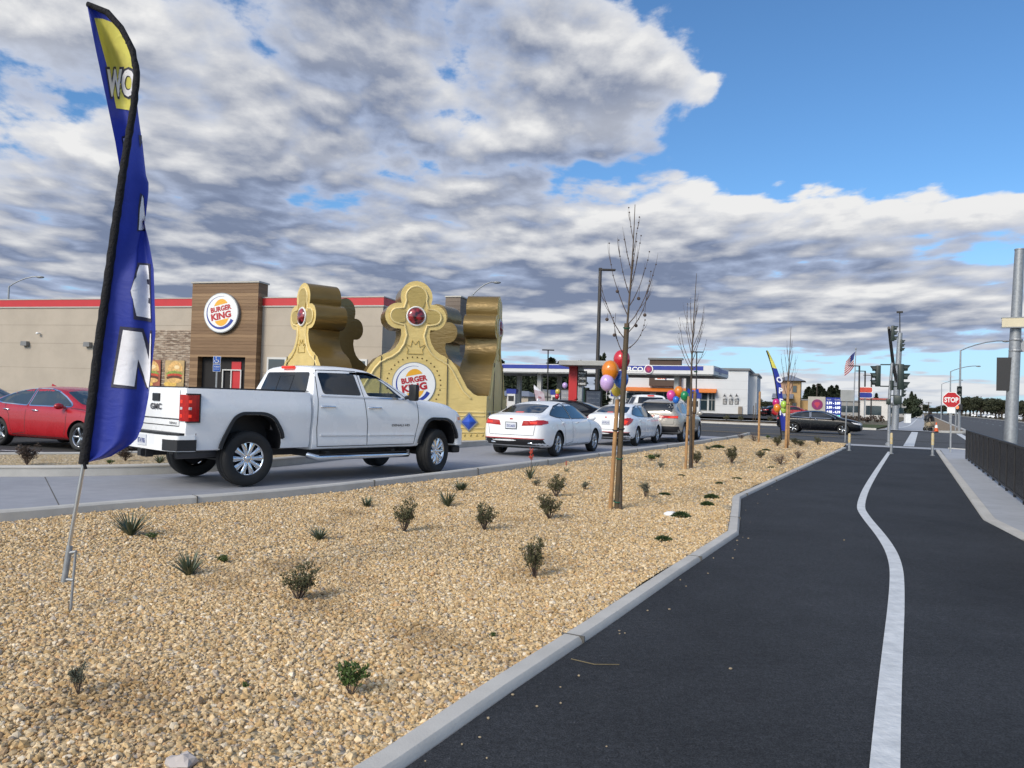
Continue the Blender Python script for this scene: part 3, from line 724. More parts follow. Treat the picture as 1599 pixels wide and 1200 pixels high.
# stations of a four-door saloon: x, underside, half width, belt, half width there, roof edge z and half width, crown
S_SALOON = [(-2.44, .42, .60, .86, .56, .92, .50, .94), (-2.40, .36, .74, .92, .71, 1.01, .66, 1.03), (-2.26, .27, .86, .955, .82, 1.06, .72, 1.09), (-1.98, .22, .92, .97, .87, 1.085, .73, 1.125),
 (-1.80, .21, .925, .975, .875, 1.12, .71, 1.17), (-1.45, .20, .93, .975, .88, 1.235, .655, 1.295), (-1.05, .20, .93, .97, .88, 1.335, .61, 1.395), (-.55, .20, .93, .96, .88, 1.385, .59, 1.45), (-.05, .20, .93, .95, .88, 1.395, .585, 1.465),
 (.35, .20, .93, .94, .88, 1.36, .585, 1.43), (.75, .20, .93, .935, .88, 1.215, .63, 1.28), (1.12, .20, .93, .93, .875, 1.06, .69, 1.11), (1.28, .21, .93, .925, .87, .985, .74, 1.025), (1.7, .22, .925, .87, .86, .93, .76, .965), (2.1, .22, .90, .77, .83, .83, .74, .86), (2.3, .23, .82, .68, .76, .74, .68, .765), (2.38, .28, .70, .60, .66, .66, .60, .68)]
W_SALOON = [[(-1.72, 1.075), (-1.50, 1.18), (-1.1, 1.315), (-.62, 1.385), (-.50, 1.385), (-.47, .985), (-1.40, 1.02)], [(-.44, 1.385), (.0, 1.388), (.30, 1.335), (.62, 1.21), (.92, 1.06), (1.0, .985), (-.41, .985)]]
def saloon(name, label, paint, loc, rz, rimkind='seven', scale=(1, 1, 1), group=None, brake=True, steer=0.0, lights='wide', glassm='tint_glass', ptext='7DCA650', pdark=True, detail=True, chrome=False, cat='car'):
    t = thing(name, label, cat, loc, rz, group)
    def sc(v): return v
    r = .325/1.0
    if 'saloon' not in CAR:
        me0 = sedan_mesh('saloon', S_SALOON, (-1.4, 1.4), r); CAR['saloon'] = (me0, Skin(me0))
    me0, sk = CAR['saloon']
    inner = bpy.data.objects.new('body', me0.copy()); inner.data.materials[0] = M_[paint]; COL.objects.link(inner); inner.parent = t
    parts = [inner]
    for (pi, poly) in enumerate(W_SALOON):
        for sg in (-1, 1):
            mb = MB(); sk.pane(mb, rnd(poly, .05), 'y', sg, .004)
            parts.append(mb.build('side_window', M_[glassm], t, smooth=60))
    mb = MB(); sk.pane(mb, rnd([(-.60, 1.125), (.60, 1.125), (.53, 1.325), (.2, 1.355), (-.2, 1.355), (-.53, 1.325)], .06), 'x', -1, .004); parts.append(mb.build('rear_window', M_['dark_glass'] if glassm == 'tint_glass' else M_[glassm], t, smooth=60))
    mb = MB(); sk.pane(mb, rnd([(-.66, 1.04), (.66, 1.04), (.54, 1.325), (.2, 1.36), (-.2, 1.36), (-.54, 1.325)], .06), 'x', 1, .004); parts.append(mb.build('windscreen', M_[glassm], t, smooth=60))
    seam = MB()
    for sg in (-1, 1):
        sk.strip(seam, [(-.46, 1.41), (-.44, .95), (-.42, .36), (-.9, .30)], 'y', sg, .011, .0025)
        sk.strip(seam, [(-1.30, 1.05), (-1.02, .75), (-1.0, .60), (-.9, .30), (.9, .28), (.98, .5), (.97, .95)], 'y', sg, .011, .0025)
        sk.strip(seam, [(1.0, .96), (1.7, .915), (2.2, .80)], 'y', sg, .010, .0025)
    sk.strip(seam, [(-.70, 1.02), (-.62, .56), (.62, .56), (.70, 1.02)], 'x', -1, .011, .0025)
    parts.append(seam.build('panel_seam', M_['seam'], t))
    trim = MB()
    for sg in (-1, 1):
        for poly in W_SALOON: sk.strip(trim, rnd(poly, .05), 'y', sg, .022 if chrome else .016, .006, closed=True)
    parts.append(trim.build('window_trim', M_['chrome'] if chrome else M_['black_plastic'], t, smooth=60))
    low = MB(); sk.pane(low, [(-.86, .30), (.86, .30), (.82, .46), (-.82, .46)], 'x', -1, .008); parts.append(low.build('rear_valance', M_['black_plastic'], t, smooth=50))
    lip = MB(); sk.strip(lip, [(-.84, .475), (.84, .475)], 'x', -1, .02, .012, skirt=.01); parts.append(lip.build('bumper_trim', M_['red_lens'] if rimkind == 'seven' else M_['black_plastic'], t))
    for sg in (-1, 1):
        mb = MB()
        P = {'wide': [(.30, .80), (.80, .83), (.86, .93), (.80, .955), (.34, .93)], 'swept': [(.48, .74), (.72, .70), (.84, .84), (.83, .97), (.60, .93)]}[lights]
        P = [(a*sg, b) for a, b in P]
        sk.pane(mb, P, 'x', -1, .008, .05); mb2 = MB()
        if lights == 'wide': sk.pane(mb2, [(.70*sg, .86), (.54*sg, .855), (.53*sg, .90), (.70*sg, .915)], 'x', -1, .012, .05); sk.pane(mb, [(-2.40, .83), (-2.06, .87), (-2.05, .93), (-2.36, .955)], 'y', sg, .006, .06)
        else: sk.pane(mb2, [(.56*sg, .76), (.74*sg, .76), (.80*sg, .86), (.64*sg, .90)], 'x', -1, .012, .05); sk.pane(mb, [(-2.36, .70), (-2.15, .80), (-1.92, .93), (-2.30, .97)], 'y', sg, .006, .06)
        tl = mb.build('tail_light', M_['red_lens'], t, smooth=60); tl2 = mb2.build('lamp', M_['red_lit'] if brake else M_['clear_lens'], tl, smooth=60)
        mb = MB(); sk.pane(mb, [(sg*.42, .60), (sg*.80, .66), (sg*.86, .76), (sg*.60, .72)], 'x', 1, .008, .06); sk.pane(mb, [(2.36, .62), (2.02, .76), (1.84, .80), (1.98, .70)], 'y', sg, .007, .06)
        parts.append(mb.build('headlight', M_['clear_lens'], t, smooth=60))
        mb = MB(); mb.ball((.84, sg*1.0, 1.0), .1, 14, 8, (.75, 1.15, .72)); mb.tube([(.88, sg*.86, .97), (.86, sg*.97, .985)], .028, 6); parts.append(mb.build('wing_mirror', M_[paint], t, smooth=60))
        for hx in (-1.12, -.10):
            mb = MB(); p, n = sk.hit('y', sg, hx, .885); mb.tube([(hx-.10, p.y+sg*.005, .875), (hx-.07, p.y+sg*.035, .885), (hx+.07, p.y+sg*.035, .88), (hx+.10, p.y+sg*.005, .87)], .014, 6)
            parts.append(mb.build('door_handle', M_['chrome'] if chrome else M_[paint], t, smooth=60))
        mb = MB(); mb.box((-2.36, sg*.52, .36), (.07, .14, .045), bev=.018); parts.append(mb.build('exhaust_trim', M_['chrome'], t, smooth=40))
    mb = MB(); sk.strip(mb, [(-.11, 1.135), (.11, 1.135)], 'x', -1, .022, .010, skirt=.01); parts.append(mb.build('brake_light', M_['red_lit'] if brake else M_['red_lens'], t))
    mb = MB(); sk.pane(mb, [(-.46, .38), (.46, .38), (.40, .62), (-.40, .62)], 'x', 1, .008); parts.append(mb.build('grille', M_['black_plastic'], t, smooth=50))
    p, n = sk.hit('x', -1, 0, .80); plate(t, (p.x-.012, 0, .80), 0, ptext, pdark)
    if detail:
        mb = MB(); p, n = sk.hit('x', -1, 0, .965); mb.ball((p.x, 0, p.z), .05, 14, 6, (.25, 1.2, .62)); mb.build('badge', M_['red_lens'], t, smooth=60)
        mb = MB(); mb.prism([(-.10, 0), (.09, 0), (-.07, .06)], .02, axes((-.75, .01, 1.45), (1, 0, 0), (0, 0, 1), (0, -1, 0))); mb.build('roof_aerial', M_[paint], t)
    for x in (-1.4, 1.4):
        for sg in (-1, 1): wheel(t, x, sg*.805, r, .215, r*.70, rimkind, steer if x > 0 else 0)
    und = MB(); und.box((0, 0, .27), (4.3, 1.3, .12)); und.build('underbody', M_['black_plastic'], t)
    t.scale = scale
    return t
def place(rr, hd, wb, half):
    """centre of a car whose outer rear right wheel stands at rr, heading hd (degrees from +x)"""
    h = Vector((math.cos(R(hd)), math.sin(R(hd)), 0)); n = Vector((-h.y, h.x, 0)); return rr+h*wb/2+n*half, R(hd)
l, a = place(G(872, 713), 64, 2.8, .91)
saloon('saloon_car', 'white pearl saloon with a black number plate frame, stopped right behind the gold inflatable crown', 'white_paint', l, a, 'seven')
l, a = place(G(996, 696.5), 64, 2.57, .86)
saloon('saloon_car', 'small white saloon with swept orange lit tail lamps behind the nearest staked tree', 'pearl_paint', l, a, 'seven', (.92, .94, .995), lights='swept', ptext='6XVR218', pdark=False)
t = saloon('saloon_car', 'dark red saloon with chrome window trim parked behind the feather flag', 'red_paint', (-9.71-2.78/2*math.cos(R(-24))+.9*math.cos(R(66)), 17.3-2.78/2*math.sin(R(-24))+.9*math.sin(R(66)), 0), R(-24), 'five', (1.0, 1.0, 1.0), brake=False, chrome=True, ptext='8KLM041', pdark=False)
saloon('saloon_car', 'white car cut off by the left edge of the photo, beyond the red saloon', 'white_paint', (-15.95, 22.6, 0), R(-22), 'seven', (1, 1, 1.03), brake=False, ptext='7RST552', pdark=False)
saloon('coupe_car', 'black coupe with large silver five spoke rims crossing the road junction', 'black_paint', ST(50.5, -5.6, -.03) , R(-28.2), 'five', (1.0, 1.0, .96), brake=False, glassm='dark_glass', chrome=True, ptext='8HPT193', pdark=False)
saloon('saloon_car', 'dark saloon of which only the roof shows above the nearest white saloon', 'black_paint', (2.1, 33.2, .0), R(150), 'seven', (1, 1, 1.06), brake=False, glassm='dark_glass')
# crossover in front of the small white saloon
S_SUV = [(-2.36, .50, .66, .98, .62, 1.08, .60, 1.12), (-2.32, .42, .80, 1.05, .77, 1.20, .68, 1.26), (-2.22, .34, .90, 1.08, .86, 1.34, .66, 1.42), (-1.98, .30, .94, 1.09, .90, 1.50, .63, 1.60), (-1.7, .29, .955, 1.09, .91, 1.54, .625, 1.645),
 (-1.2, .28, .96, 1.08, .915, 1.575, .62, 1.675), (-.5, .28, .965, 1.065, .915, 1.585, .62, 1.685), (.1, .28, .965, 1.05, .915, 1.565, .62, 1.665), (.5, .28, .965, 1.045, .915, 1.48, .64, 1.57), (.95, .28, .965, 1.04, .91, 1.25, .69, 1.32), (1.25, .29, .96, 1.03, .90, 1.11, .76, 1.16), (1.8, .30, .945, .98, .88, 1.05, .79, 1.09), (2.15, .31, .90, .87, .82, .94, .74, .98), (2.36, .33, .78, .76, .72, .83, .66, .86), (2.43, .4, .66, .68, .62, .74, .58, .77)]
def crossover(label, loc, rz):
    t = thing('crossover_car', label, 'car', loc, rz); r = .37
    me = loft_body([(x, sec(*a), None) for x, *a in S_SUV], [arch_cut(x, r*1.12, .47, 1.2, sg) for x in (-1.42, 1.43) for sg in (-1, 1)], 2, (M_['beige_paint'], M_['black_plastic'])); sk = Skin(me)
    link('body', me, t)
    for poly in ([(-2.0, 1.24), (-1.72, 1.46), (-1.2, 1.535), (-1.17, 1.12), (-1.80, 1.14)], [(-1.12, 1.54), (-.42, 1.56), (-.40, 1.10), (-1.10, 1.12)], [(-.36, 1.56), (.12, 1.54), (.45, 1.45), (.85, 1.24), (.98, 1.09), (-.34, 1.10)]):
        for sg in (-1, 1): mb = MB(); sk.pane(mb, rnd(poly, .04), 'y', sg, .004); mb.build('side_window', M_['tint_glass'], t, smooth=60)
    mb = MB(); sk.pane(mb, rnd([(-.72, 1.16), (.72, 1.16), (.60, 1.50), (-.60, 1.50)], .08), 'x', -1, .004); mb.build('rear_window', M_['dark_glass'], t, smooth=60)
    mb = MB(); sk.pane(mb, rnd([(-.70, 1.14), (.70, 1.14), (.56, 1.54), (-.56, 1.54)], .06), 'x', 1, .004); mb.build('windscreen', M_['tint_glass'], t, smooth=60)
    mb = MB(); sk.pane(mb, [(-.62, 1.50), (.62, 1.50), (.64, 1.60), (-.64, 1.60)], 'x', -1, .03, skirt=.05); mb.build('roof_spoiler', M_['beige_paint'], t, smooth=50)
    mb = MB(); sk.pane(mb, [(-.84, .93), (.84, .93), (.85, 1.03), (.45, 1.0), (-.45, 1.0), (-.85, 1.03)], 'x', -1, .012, .06); b = mb.build('light_bar', M_['red_lens'], t, smooth=60)
    for sg in (-1, 1):
        mb = MB(); sk.pane(mb, [(.84*sg, .945), (.50*sg, .945), (.50*sg, .985), (.84*sg, 1.015)], 'x', -1, .017, .06); mb.build('lamp', M_['red_lit'], b, smooth=60)
        mb = MB(); mb.ball((.86, sg*1.06, 1.13), .11, 14, 8, (.7, 1.1, .8)); mb.tube([(.9, sg*.90, 1.08), (.88, sg*1.0, 1.1)], .03, 6); mb.build('wing_mirror', M_['beige_paint'], t, smooth=60)
        for hx in (-1.02, -.18):
            mb = MB(); p, n = sk.hit('y', sg, hx, .97); mb.tube([(hx-.1, p.y, .96), (hx-.07, p.y+sg*.04, .97), (hx+.07, p.y+sg*.04, .97), (hx+.1, p.y, .96)], .015, 6); mb.build('door_handle', M_['chrome'], t, smooth=60)
        mb = MB(); sk.pane(mb, [(sg*.4, .80), (sg*.78, .84), (sg*.84, .92), (sg*.5, .9)], 'x', 1, .008, .06); mb.build('headlight', M_['clear_lens'], t, smooth=60)
        mb = MB(); sk.pane(mb, [(-1.0, .30), (1.0, .30), (1.0, .42), (-1.0, .42)], 'y', sg, .012); mb.build('sill_cladding', M_['black_plastic'], t, smooth=50)
    mb = MB(); sk.pane(mb, [(-.90, .40), (.90, .40), (.88, .62), (-.88, .62)], 'x', -1, .01); mb.build('rear_valance', M_['black_plastic'], t, smooth=50)
    mb = MB()
    for sg in (-1, 1):
        sk.strip(mb, [(-.39, 1.58), (-.38, 1.0), (-.36, .45)], 'y', sg, .011, .0025); sk.strip(mb, [(-1.3, 1.05), (-1.02, .7), (-.95, .45), (.95, .44), (1.0, 1.02)], 'y', sg, .011, .0025)
    sk.strip(mb, [(-.75, 1.1), (-.70, .70), (.70, .70), (.75, 1.1)], 'x', -1, .011, .0025); mb.build('panel_seam', M_['seam'], t)
    p, n = sk.hit('x', -1, 0, .84); plate(t, (p.x-.012, 0, .84), 0, '7WBR906')
    for x in (-1.42, 1.43):
        for sg in (-1, 1): wheel(t, x, sg*.83, r, .235, r*.69, 'twin')
    und = MB(); und.box((0, 0, .36), (4.2, 1.3, .14)); und.build('underbody', M_['black_plastic'], t)
    return t
l, a = place(G(1069, 690.8), 65, 2.85, .95)
crossover('beige crossover with a full width red light bar at the head of the queue', l, a)
# the pickups
def pickup(label, loc, rz, steer=0.0, lit=True):
    t = thing('pickup_truck', label, 'pickup truck', loc, rz); r = .425; W = M_['pearl_paint'], M_['black_plastic']
    def bsec(zb, w, zt): return [(0, zb), (w-.10, zb), (w-.045, zb+.015), (w-.015, zb+.10), (w-.012, zb+.30), (w+.012, zb+.46), (w+.018, zb+.60), (w+.004, zb+.74), (w-.012, zt-.14), (w-.02, zt-.05), (w-.03, zt-.012), (w-.06, zt), (0, zt)]
    flat_r = rnd([(-2.47, .30), (-2.40, .66), (-2.22, 1.03), (-2.10, 1.10), (-1.72, 1.10), (-1.56, 1.03), (-1.42, .80), (-1.39, .30)], .08)
    flat_f = rnd([(1.42, .30), (1.50, .66), (1.66, .96), (1.78, 1.03), (2.16, 1.02), (2.30, .95), (2.42, .74), (2.44, .30)], .08)
    cuts = [arch_cut(0, 0, .52, 1.3, sg, flat_r) for sg in (-1, 1)]
    bx = MB(); bx.box((-1.92, 0, 1.25), (1.90, 1.66, .80)); cuts.append(bx)
    rows = [(x, bsec(.56, w, zt), None) for x, w, zt in ((-2.965, .955, 1.475), (-2.955, .985, 1.485), (-2.90, .995, 1.49), (-2.5, 1.0, 1.49), (-1.93, 1.0, 1.487), (-1.2, 1.0, 1.48), (-.93, 1.0, 1.478), (-.885, .995, 1.476), (-.88, .98, 1.47))]
    bedm = loft_body(rows, cuts, 0, W, 'bed'); bs = Skin(bedm); bed_o = link('bed', bedm, t)
    for x, sec_ in ((0, 0),): pass
    mb = MB()
    for sg in (-1, 1): mb.box((-1.92, sg*.925, 1.494), (2.02, .07, .018), bev=.006)
    mb.box((-2.93, 0, 1.494), (.05, 1.84, .018), bev=.006); mb.build('bed_rail_cap', M_['black_plastic'], t)
    def csec(zb, wm, zbelt, wb, zr, wr, zt):
        return [(0, zb), (wm-.10, zb), (wm-.04, zb+.01), (wm-.012, zb+.09), (wm-.02, zb+.26), (wm, zb+.42), (wm+.004, .62*zbelt+.38*zb), (wm-.008, zbelt-.12), (wb, zbelt-.02), (wb-.022, zbelt+.015), (wr+.05, zr-.13), (wr, zr), (wr-.05, zr+.035), (wr*.7, zt-.012), (0, zt)]
    lean = lambda z: .17*max(0.0, (z-1.42))/.5
    C_ = [(-.845, .54, .985, 1.44, .95, 1.80, .75, 1.87, lean), (-.835, .52, 1.0, 1.445, .965, 1.845, .77, 1.925, lean), (-.78, .52, 1.0, 1.445, .965, 1.86, .775, 1.945, lean), (-.4, .52, 1.0, 1.44, .965, 1.875, .78, 1.965, None), (.1, .52, 1.0, 1.43, .965, 1.87, .78, 1.965, None), (.42, .52, 1.0, 1.425, .965, 1.845, .78, 1.94, None), (.60, .52, 1.0, 1.42, .965, 1.80, .785, 1.89, None),
      (1.0, .52, 1.0, 1.41, .96, 1.60, .84, 1.67, None), (1.34, .52, 1.0, 1.40, .95, 1.43, .90, 1.465, None), (1.42, .52, 1.0, 1.385, .95, 1.405, .90, 1.44, None), (1.6, .54, 1.005, 1.33, .965, 1.365, .88, 1.43, None), (2.0, .54, 1.005, 1.30, .965, 1.335, .86, 1.41, None), (2.35, .54, 1.0, 1.255, .955, 1.29, .84, 1.37, None), (2.52, .56, .985, 1.20, .93, 1.235, .80, 1.30, None), (2.62, .58, .96, 1.10, .90, 1.14, .76, 1.19, None), (2.65, .62, .92, 1.02, .86, 1.05, .72, 1.09, None)]
    cuts = [arch_cut(0, 0, .55, 1.3, sg, flat_f) for sg in (-1, 1)]
    fw = rnd([(.19, 1.815), (.34, 1.815), (.58, 1.765), (.86, 1.60), (1.10, 1.42), (.30, 1.44)], .05)
    rw = rnd([(-.66, 1.815), (.075, 1.825), (.16, 1.445), (-.62, 1.455)], .05)
    tn = MB(); tn.prism(fw, 2.4, axes((0, -1.2, 0), (1, 0, 0), (0, 0, 1), (0, 1, 0))); cuts.append(tn)
    cv = MB(); cv.prism([(.0, 1.43), (.0, 1.85), (.46, 1.86), (.66, 1.76), (1.22, 1.45), (1.22, 1.40)], 1.60, axes((0, -.80, 0), (1, 0, 0), (0, 0, 1), (0, 1, 0))); cuts.append(cv)
    ws = MB(); ws.box((0, 0, 0), (.66, 1.44, .34), 0, 0, Matrix.Translation((.985, 0, 1.68)) @ Matrix.Rotation(math.atan2(.41, .72), 4, 'Y')); cuts.append(ws)
    cab = loft_body([(c[0], csec(*c[1:8]), c[8]) for c in C_], cuts, 1, W, 'cab'); cs_me = loft_body([(c[0], csec(*c[1:8]), c[8]) for c in C_], [], 1, W, 'skin'); cs = Skin(cs_me); bpy.data.meshes.remove(cs_me)
    cab_o = link('cab', cab, t)
    clear = _m.get('clear_glass') or clear_glass()
    for sg in (-1, 1):
        mb = MB(); cs.pane(mb, fw, 'y', sg, .003, skirt=0); mb.build('front_side_window', clear, t, smooth=60)
        mb = MB(); cs.pane(mb, rw, 'y', sg, .004); mb.build('rear_side_window', M_['dark_glass'], t, smooth=60)
        mb = MB(); cs.strip(mb, [(-.68, 1.425), (1.16, 1.40)], 'y', sg, .022, .012, skirt=.01); mb.build('belt_moulding', M_['chrome'], t)
        mb = MB(); cs.strip(mb, [(-.68, .775), (.27, .765)], 'y', sg, .030, .012, skirt=.012); cs.strip(mb, [(.32, .765), (1.36, .755)], 'y', sg, .030, .012, skirt=.012); mb.build('side_moulding', M_['pearl_paint'], t)
        mb = MB(); cs.strip(mb, [(-.68, .760), (.27, .750)], 'y', sg, .012, .010); cs.strip(mb, [(.32, .750), (1.36, .74)], 'y', sg, .012, .010); mb.build('moulding_chrome_strip', M_['chrome'], t)  # thin chrome strip along the lower edge of each side moulding
        for hx, hz in ((-.55, 1.245), (.43, 1.235)):
            mb = MB(); p, n = cs.hit('y', sg, hx, hz); mb.tube([(hx-.14, p.y+sg*.005, hz), (hx-.10, p.y+sg*.045, hz), (hx+.10, p.y+sg*.045, hz), (hx+.14, p.y+sg*.005, hz)], [.016, .02, .02, .016], 8); mb.build('door_handle', M_['chrome'], t, smooth=60)
        # towing mirror
        mb = MB(); mb.box((1.17, sg*1.17, 1.53), (.10, .20, .30), bev=.03); mb.tube([(1.16, sg*.95, 1.43), (1.18, sg*1.08, 1.46)], .035, 8); mi_ = mb.build('wing_mirror', M_['black_plastic'], t, smooth=40)
        mb = MB(); mb.box((1.215, sg*1.19, 1.47), (.02, .13, .05)); mb.build('indicator', M_['amber'], mi_)
        # arch mouldings
        for fl, sk_ in ((flat_r, bs), (flat_f, cs)):
            mb = MB(); c = Vector((sum(p[0] for p in fl)/len(fl), .45)); pts = [p for p in fl if p[1] > .50]
            out = [tuple(Vector(p)+(Vector(p)-c).normalized()*.05) for p in pts]; inn = [tuple(Vector(p)+(Vector(p)-c).normalized()*.002) for p in pts]
            vs = []; yy = sg*1.0
            for o_, i_ in zip(out, inn):
                vs += [(o_[0], sg*1.002, o_[1]), (o_[0], sg*1.030, o_[1]), (i_[0], sg*1.036, i_[1]), (i_[0], sg*.80, i_[1])]
            fs = []
            for k_ in range(len(pts)-1):
                for j in range(3): q = (k_*4+j, k_*4+j+1, k_*4+5+j, k_*4+4+j); fs.append(q if sg < 0 else q[::-1])
            mb.add(vs, fs); mb.build('arch_moulding', M_['black_plastic'], t, smooth=40)
        # running board
        mb = MB(); mb.tube([(-.84, sg*.86, .44), (-.74, sg*.99, .40), (1.22, sg*.99, .39), (1.32, sg*.88, .43)], .048, 10); mb.build('running_board', M_['chrome'], t, smooth=60)
        mb = MB(); mb.box((.24, sg*.985, .445), (1.9, .10, .012)); mb.box((-.5, sg*.86, .47), (.08, .2, .04)); mb.box((.9, sg*.86, .47), (.08, .2, .04)); mb.build('step_pad', M_['black_plastic'], t)
        # tail lamp round the corner
        pl = [(-2.94, .80), (-2.982, .80), (-2.986, .93), (-2.975, .985), (-2.945, 1.022), (-2.84, 1.030), (-2.78, 1.024), (-2.78, .97), (-2.9, .95)]
        def lampz(z0, z1, grow=0.0): q = MB(); q.prism([(x-grow*(x < -2.9), sg*(y+grow*(y > .95))) for x, y in pl], z1-z0, axes((0, 0, z0), (1, 0, 0), (0, 1, 0), (0, 0, 1))); return q
        tl = lampz(1.0, 1.385).build('tail_light', M_['red_lens'], t, bev=.012)
        for (zz, m_) in ((1.285, 'red_lit'), (1.075, 'red_lit'), (1.185, 'clear_lens')):
            q = MB(); q.box((-2.984, sg*.875, zz), (.014, .065, .05 if m_ == 'red_lit' else .04), bev=.006); q.build('lamp', M_[m_ if lit or m_ != 'red_lit' else 'red_lens'], tl)
            q = MB(); q.box((-2.92, sg*1.022, zz), (.045, .014, .045 if m_ == 'red_lit' else .04), bev=.005); q.build('lamp', M_[m_ if lit or m_ != 'red_lit' else 'red_lens'], tl)
        q = MB(); q.box((-2.775, sg*1.0, 1.19), (.02, .06, .42), bev=.005); q.box((-2.87, sg*1.006, .99), (.20, .05, .018)); q.box((-2.87, sg*1.004, 1.395), (.20, .05, .018)); q.build('lamp_surround', M_['black_plastic'], tl)
        mb = MB(); cs.pane(mb, [(sg*.60, .98), (sg*.93, .98), (sg*.93, 1.13), (sg*.60, 1.11)], 'x', 1, .01, .06); cs.pane(mb, [(2.62, .96), (2.42, .98), (2.45, 1.14), (2.6, 1.12)], 'y', sg, .008, .06); mb.build('headlight', M_['clear_lens'], t, smooth=60)
        mb = MB(); cs.pane(mb, [(2.47, 1.02), (2.55, 1.02), (2.56, 1.08), (2.47, 1.08)], 'y', sg, .014); mb.build('marker_light', M_['amber'], t)
        mb = MB(); cs.strip(mb, [(-.73, .58), (-.76, .9), (-.74, 1.44), (-.70, 1.80), (-.66, 1.855), (-.2, 1.868), (.14, 1.868), (.20, 1.44), (.28, .9), (.29, .58), (-.73, .58)], 'y', sg, .012, .003)
        cs.strip(mb, [(.16, 1.86), (.38, 1.85), (.62, 1.79), (1.0, 1.56), (1.2, 1.42), (1.42, 1.38), (1.45, 1.0), (1.36, .58), (.29, .58)], 'y', sg, .012, .003); mb.build('door_seam', M_['seam'], t)
        mb = MB(); cs.text(mb, 'DENALI HD', .040, (1.03, .93), 'y', sg, .008, .02, 1.5); mb.build('side_badge', M_['grey_plastic'], t)
    mb = MB(); cs.pane(mb, rnd([(-.74, 1.475), (.74, 1.475), (.66, 1.82), (-.66, 1.82)], .05), 'x', -1, .004); rw_o = mb.build('rear_window', M_['dark_glass'], t, smooth=60)
    mb = MB(); cs.strip(mb, [(-.22, 1.48), (-.22, 1.76), (.22, 1.76), (.22, 1.48)], 'x', -1, .018, .008); mb.build('sliding_frame', M_['black_plastic'], rw_o)
    mb = MB(); cs.pane(mb, rnd([(-.80, 1.47), (.80, 1.47), (.66, 1.85), (-.66, 1.85)], .05), 'x', 1, .004, skirt=0); mb.build('windscreen', clear, t, smooth=60)
    mb = MB(); mb.box((-.715, 0, 1.905), (.07, .36, .05), bev=.015); mb.build('brake_light', M_['red_lit'] if lit else M_['red_lens'], t, smooth=40)
    # tailgate
    mb = MB(); bs.strip(mb, [(-.785, 1.48), (-.785, .92), (.785, .92), (.785, 1.48)], 'x', -1, .014, .003); bs.strip(mb, [(-.78, 1.02), (.78, 1.02)], 'x', -1, .02, .002); mb.build('tailgate_seam', M_['seam'], t)
    mb = MB(); mb.box((-2.975, 0, 1.335), (.03, .24, .12), bev=.012); mb.build('tailgate_handle', M_['black_plastic'], t)
    mb = MB(); M = axes((-2.9725, 0, 0), (0, -1, 0), (0, 0, 1), (-1, 0, 0)); put_text(mb, 'GMC', .095, M, 0, .035, 1.45, at=(0, 1.195), c=.006); mb.build('tailgate_lettering', M_['grey_plastic'], t); mb = MB(); put_text(mb, 'DENALI', .032, M, 0, .02, 1.6, at=(.60, .965), c=.004); mb.build('tailgate_lettering', M_['grey_plastic'], t)
    # rear bumper
    mb = MB(); out = [(-2.95, -.98), (-3.06, -.96), (-3.13, -.80), (-3.15, -.4), (-3.15, .4), (-3.13, .80), (-3.06, .96), (-2.95, .98), (-2.80, 1.0), (-2.80, -1.0)]
    mb.prism(out, .23, axes((0, 0, .56), (1, 0, 0), (0, 1, 0), (0, 0, 1))); bp = mb.build('rear_bumper', M_['pearl_paint'], t, bev=.025)
    mb = MB(); out2 = [(x+.03 if x < -2.9 else x, y*.985) for x, y in out]; mb.prism(out2, .03, axes((0, 0, .795), (1, 0, 0), (0, 1, 0), (0, 0, 1))); mb.build('bumper_step', M_['black_plastic'], bp)
    for sg in (-1, 1):
        mb = MB(); mb.prism([(-3.128, sg*.64), (-3.145, sg*.64), (-3.145, sg*.80), (-3.075, sg*.975), (-2.80, sg*1.012), (-2.80, sg*.97), (-3.04, sg*.94), (-3.11, sg*.79)], .16, axes((0, 0, .57), (1, 0, 0), (0, 1, 0), (0, 0, 1))); mb.build('corner_step', M_['black_plastic'], bp, bev=.01)
    plate(t, (-3.152, .02, .69), 0, '8T41906', w=.31, h=.16)
    mb = MB(); mb.box((-3.0, 0, .50), (.40, .12, .10)); mb.box((-3.08, 0, .50), (.12, .18, .14), bev=.01); mb.build('tow_hitch', M_['black_plastic'], t)
    mb = MB(); mb.tube([(-2.95, -.66, .50), (-2.55, -.66, .50), (-2.2, -.62, .52)], .07, 16, cap=False); mb.tube([(-2.94, -.66, .50), (-2.6, -.66, .50)], .058, 16, 1, cap=True); mb.build('exhaust_pipe', [M_['grey_plastic'], M_['black_plastic']], t, smooth=50)
    # nose
    mb = MB(); out = [(2.45, -1.0), (2.62, -.98), (2.74, -.80), (2.78, 0), (2.74, .80), (2.62, .98), (2.45, 1.0)]; mb.prism(out, .30, axes((0, 0, .54), (1, 0, 0), (0, 1, 0), (0, 0, 1))); mb.build('front_bumper', M_['pearl_paint'], t, bev=.04)
    mb = MB(); mb.box((2.60, 0, .44), (.2, 1.7, .14), bev=.03); mb.build('air_dam', M_['black_plastic'], t)
    mb = MB(); mb.box((2.66, 0, 1.0), (.06, 1.1, .26), bev=.02); mb.build('grille', M_['chrome'], t)
    mb = MB(); mb.box((-.1, 0, .50), (4.9, .9, .16)); mb.box((-1.95, 0, .42), (.16, 1.5, .16)); mb.box((1.95, 0, .42), (.16, 1.4, .16)); mb.box((.4, .3, .42), (1.2, .6, .2)); mb.build('chassis', M_['black_plastic'], t)
    # what shows through the clear front windows: seats, wheel, dash
    mb = MB()
    for sg in (-1, 1): mb.box((.22, sg*.42, 1.50), (.12, .48, .22), bev=.05); mb.box((.20, sg*.42, 1.69), (.09, .26, .17), bev=.04)
    mb.build('front_seat', M_['interior'], t, smooth=40)
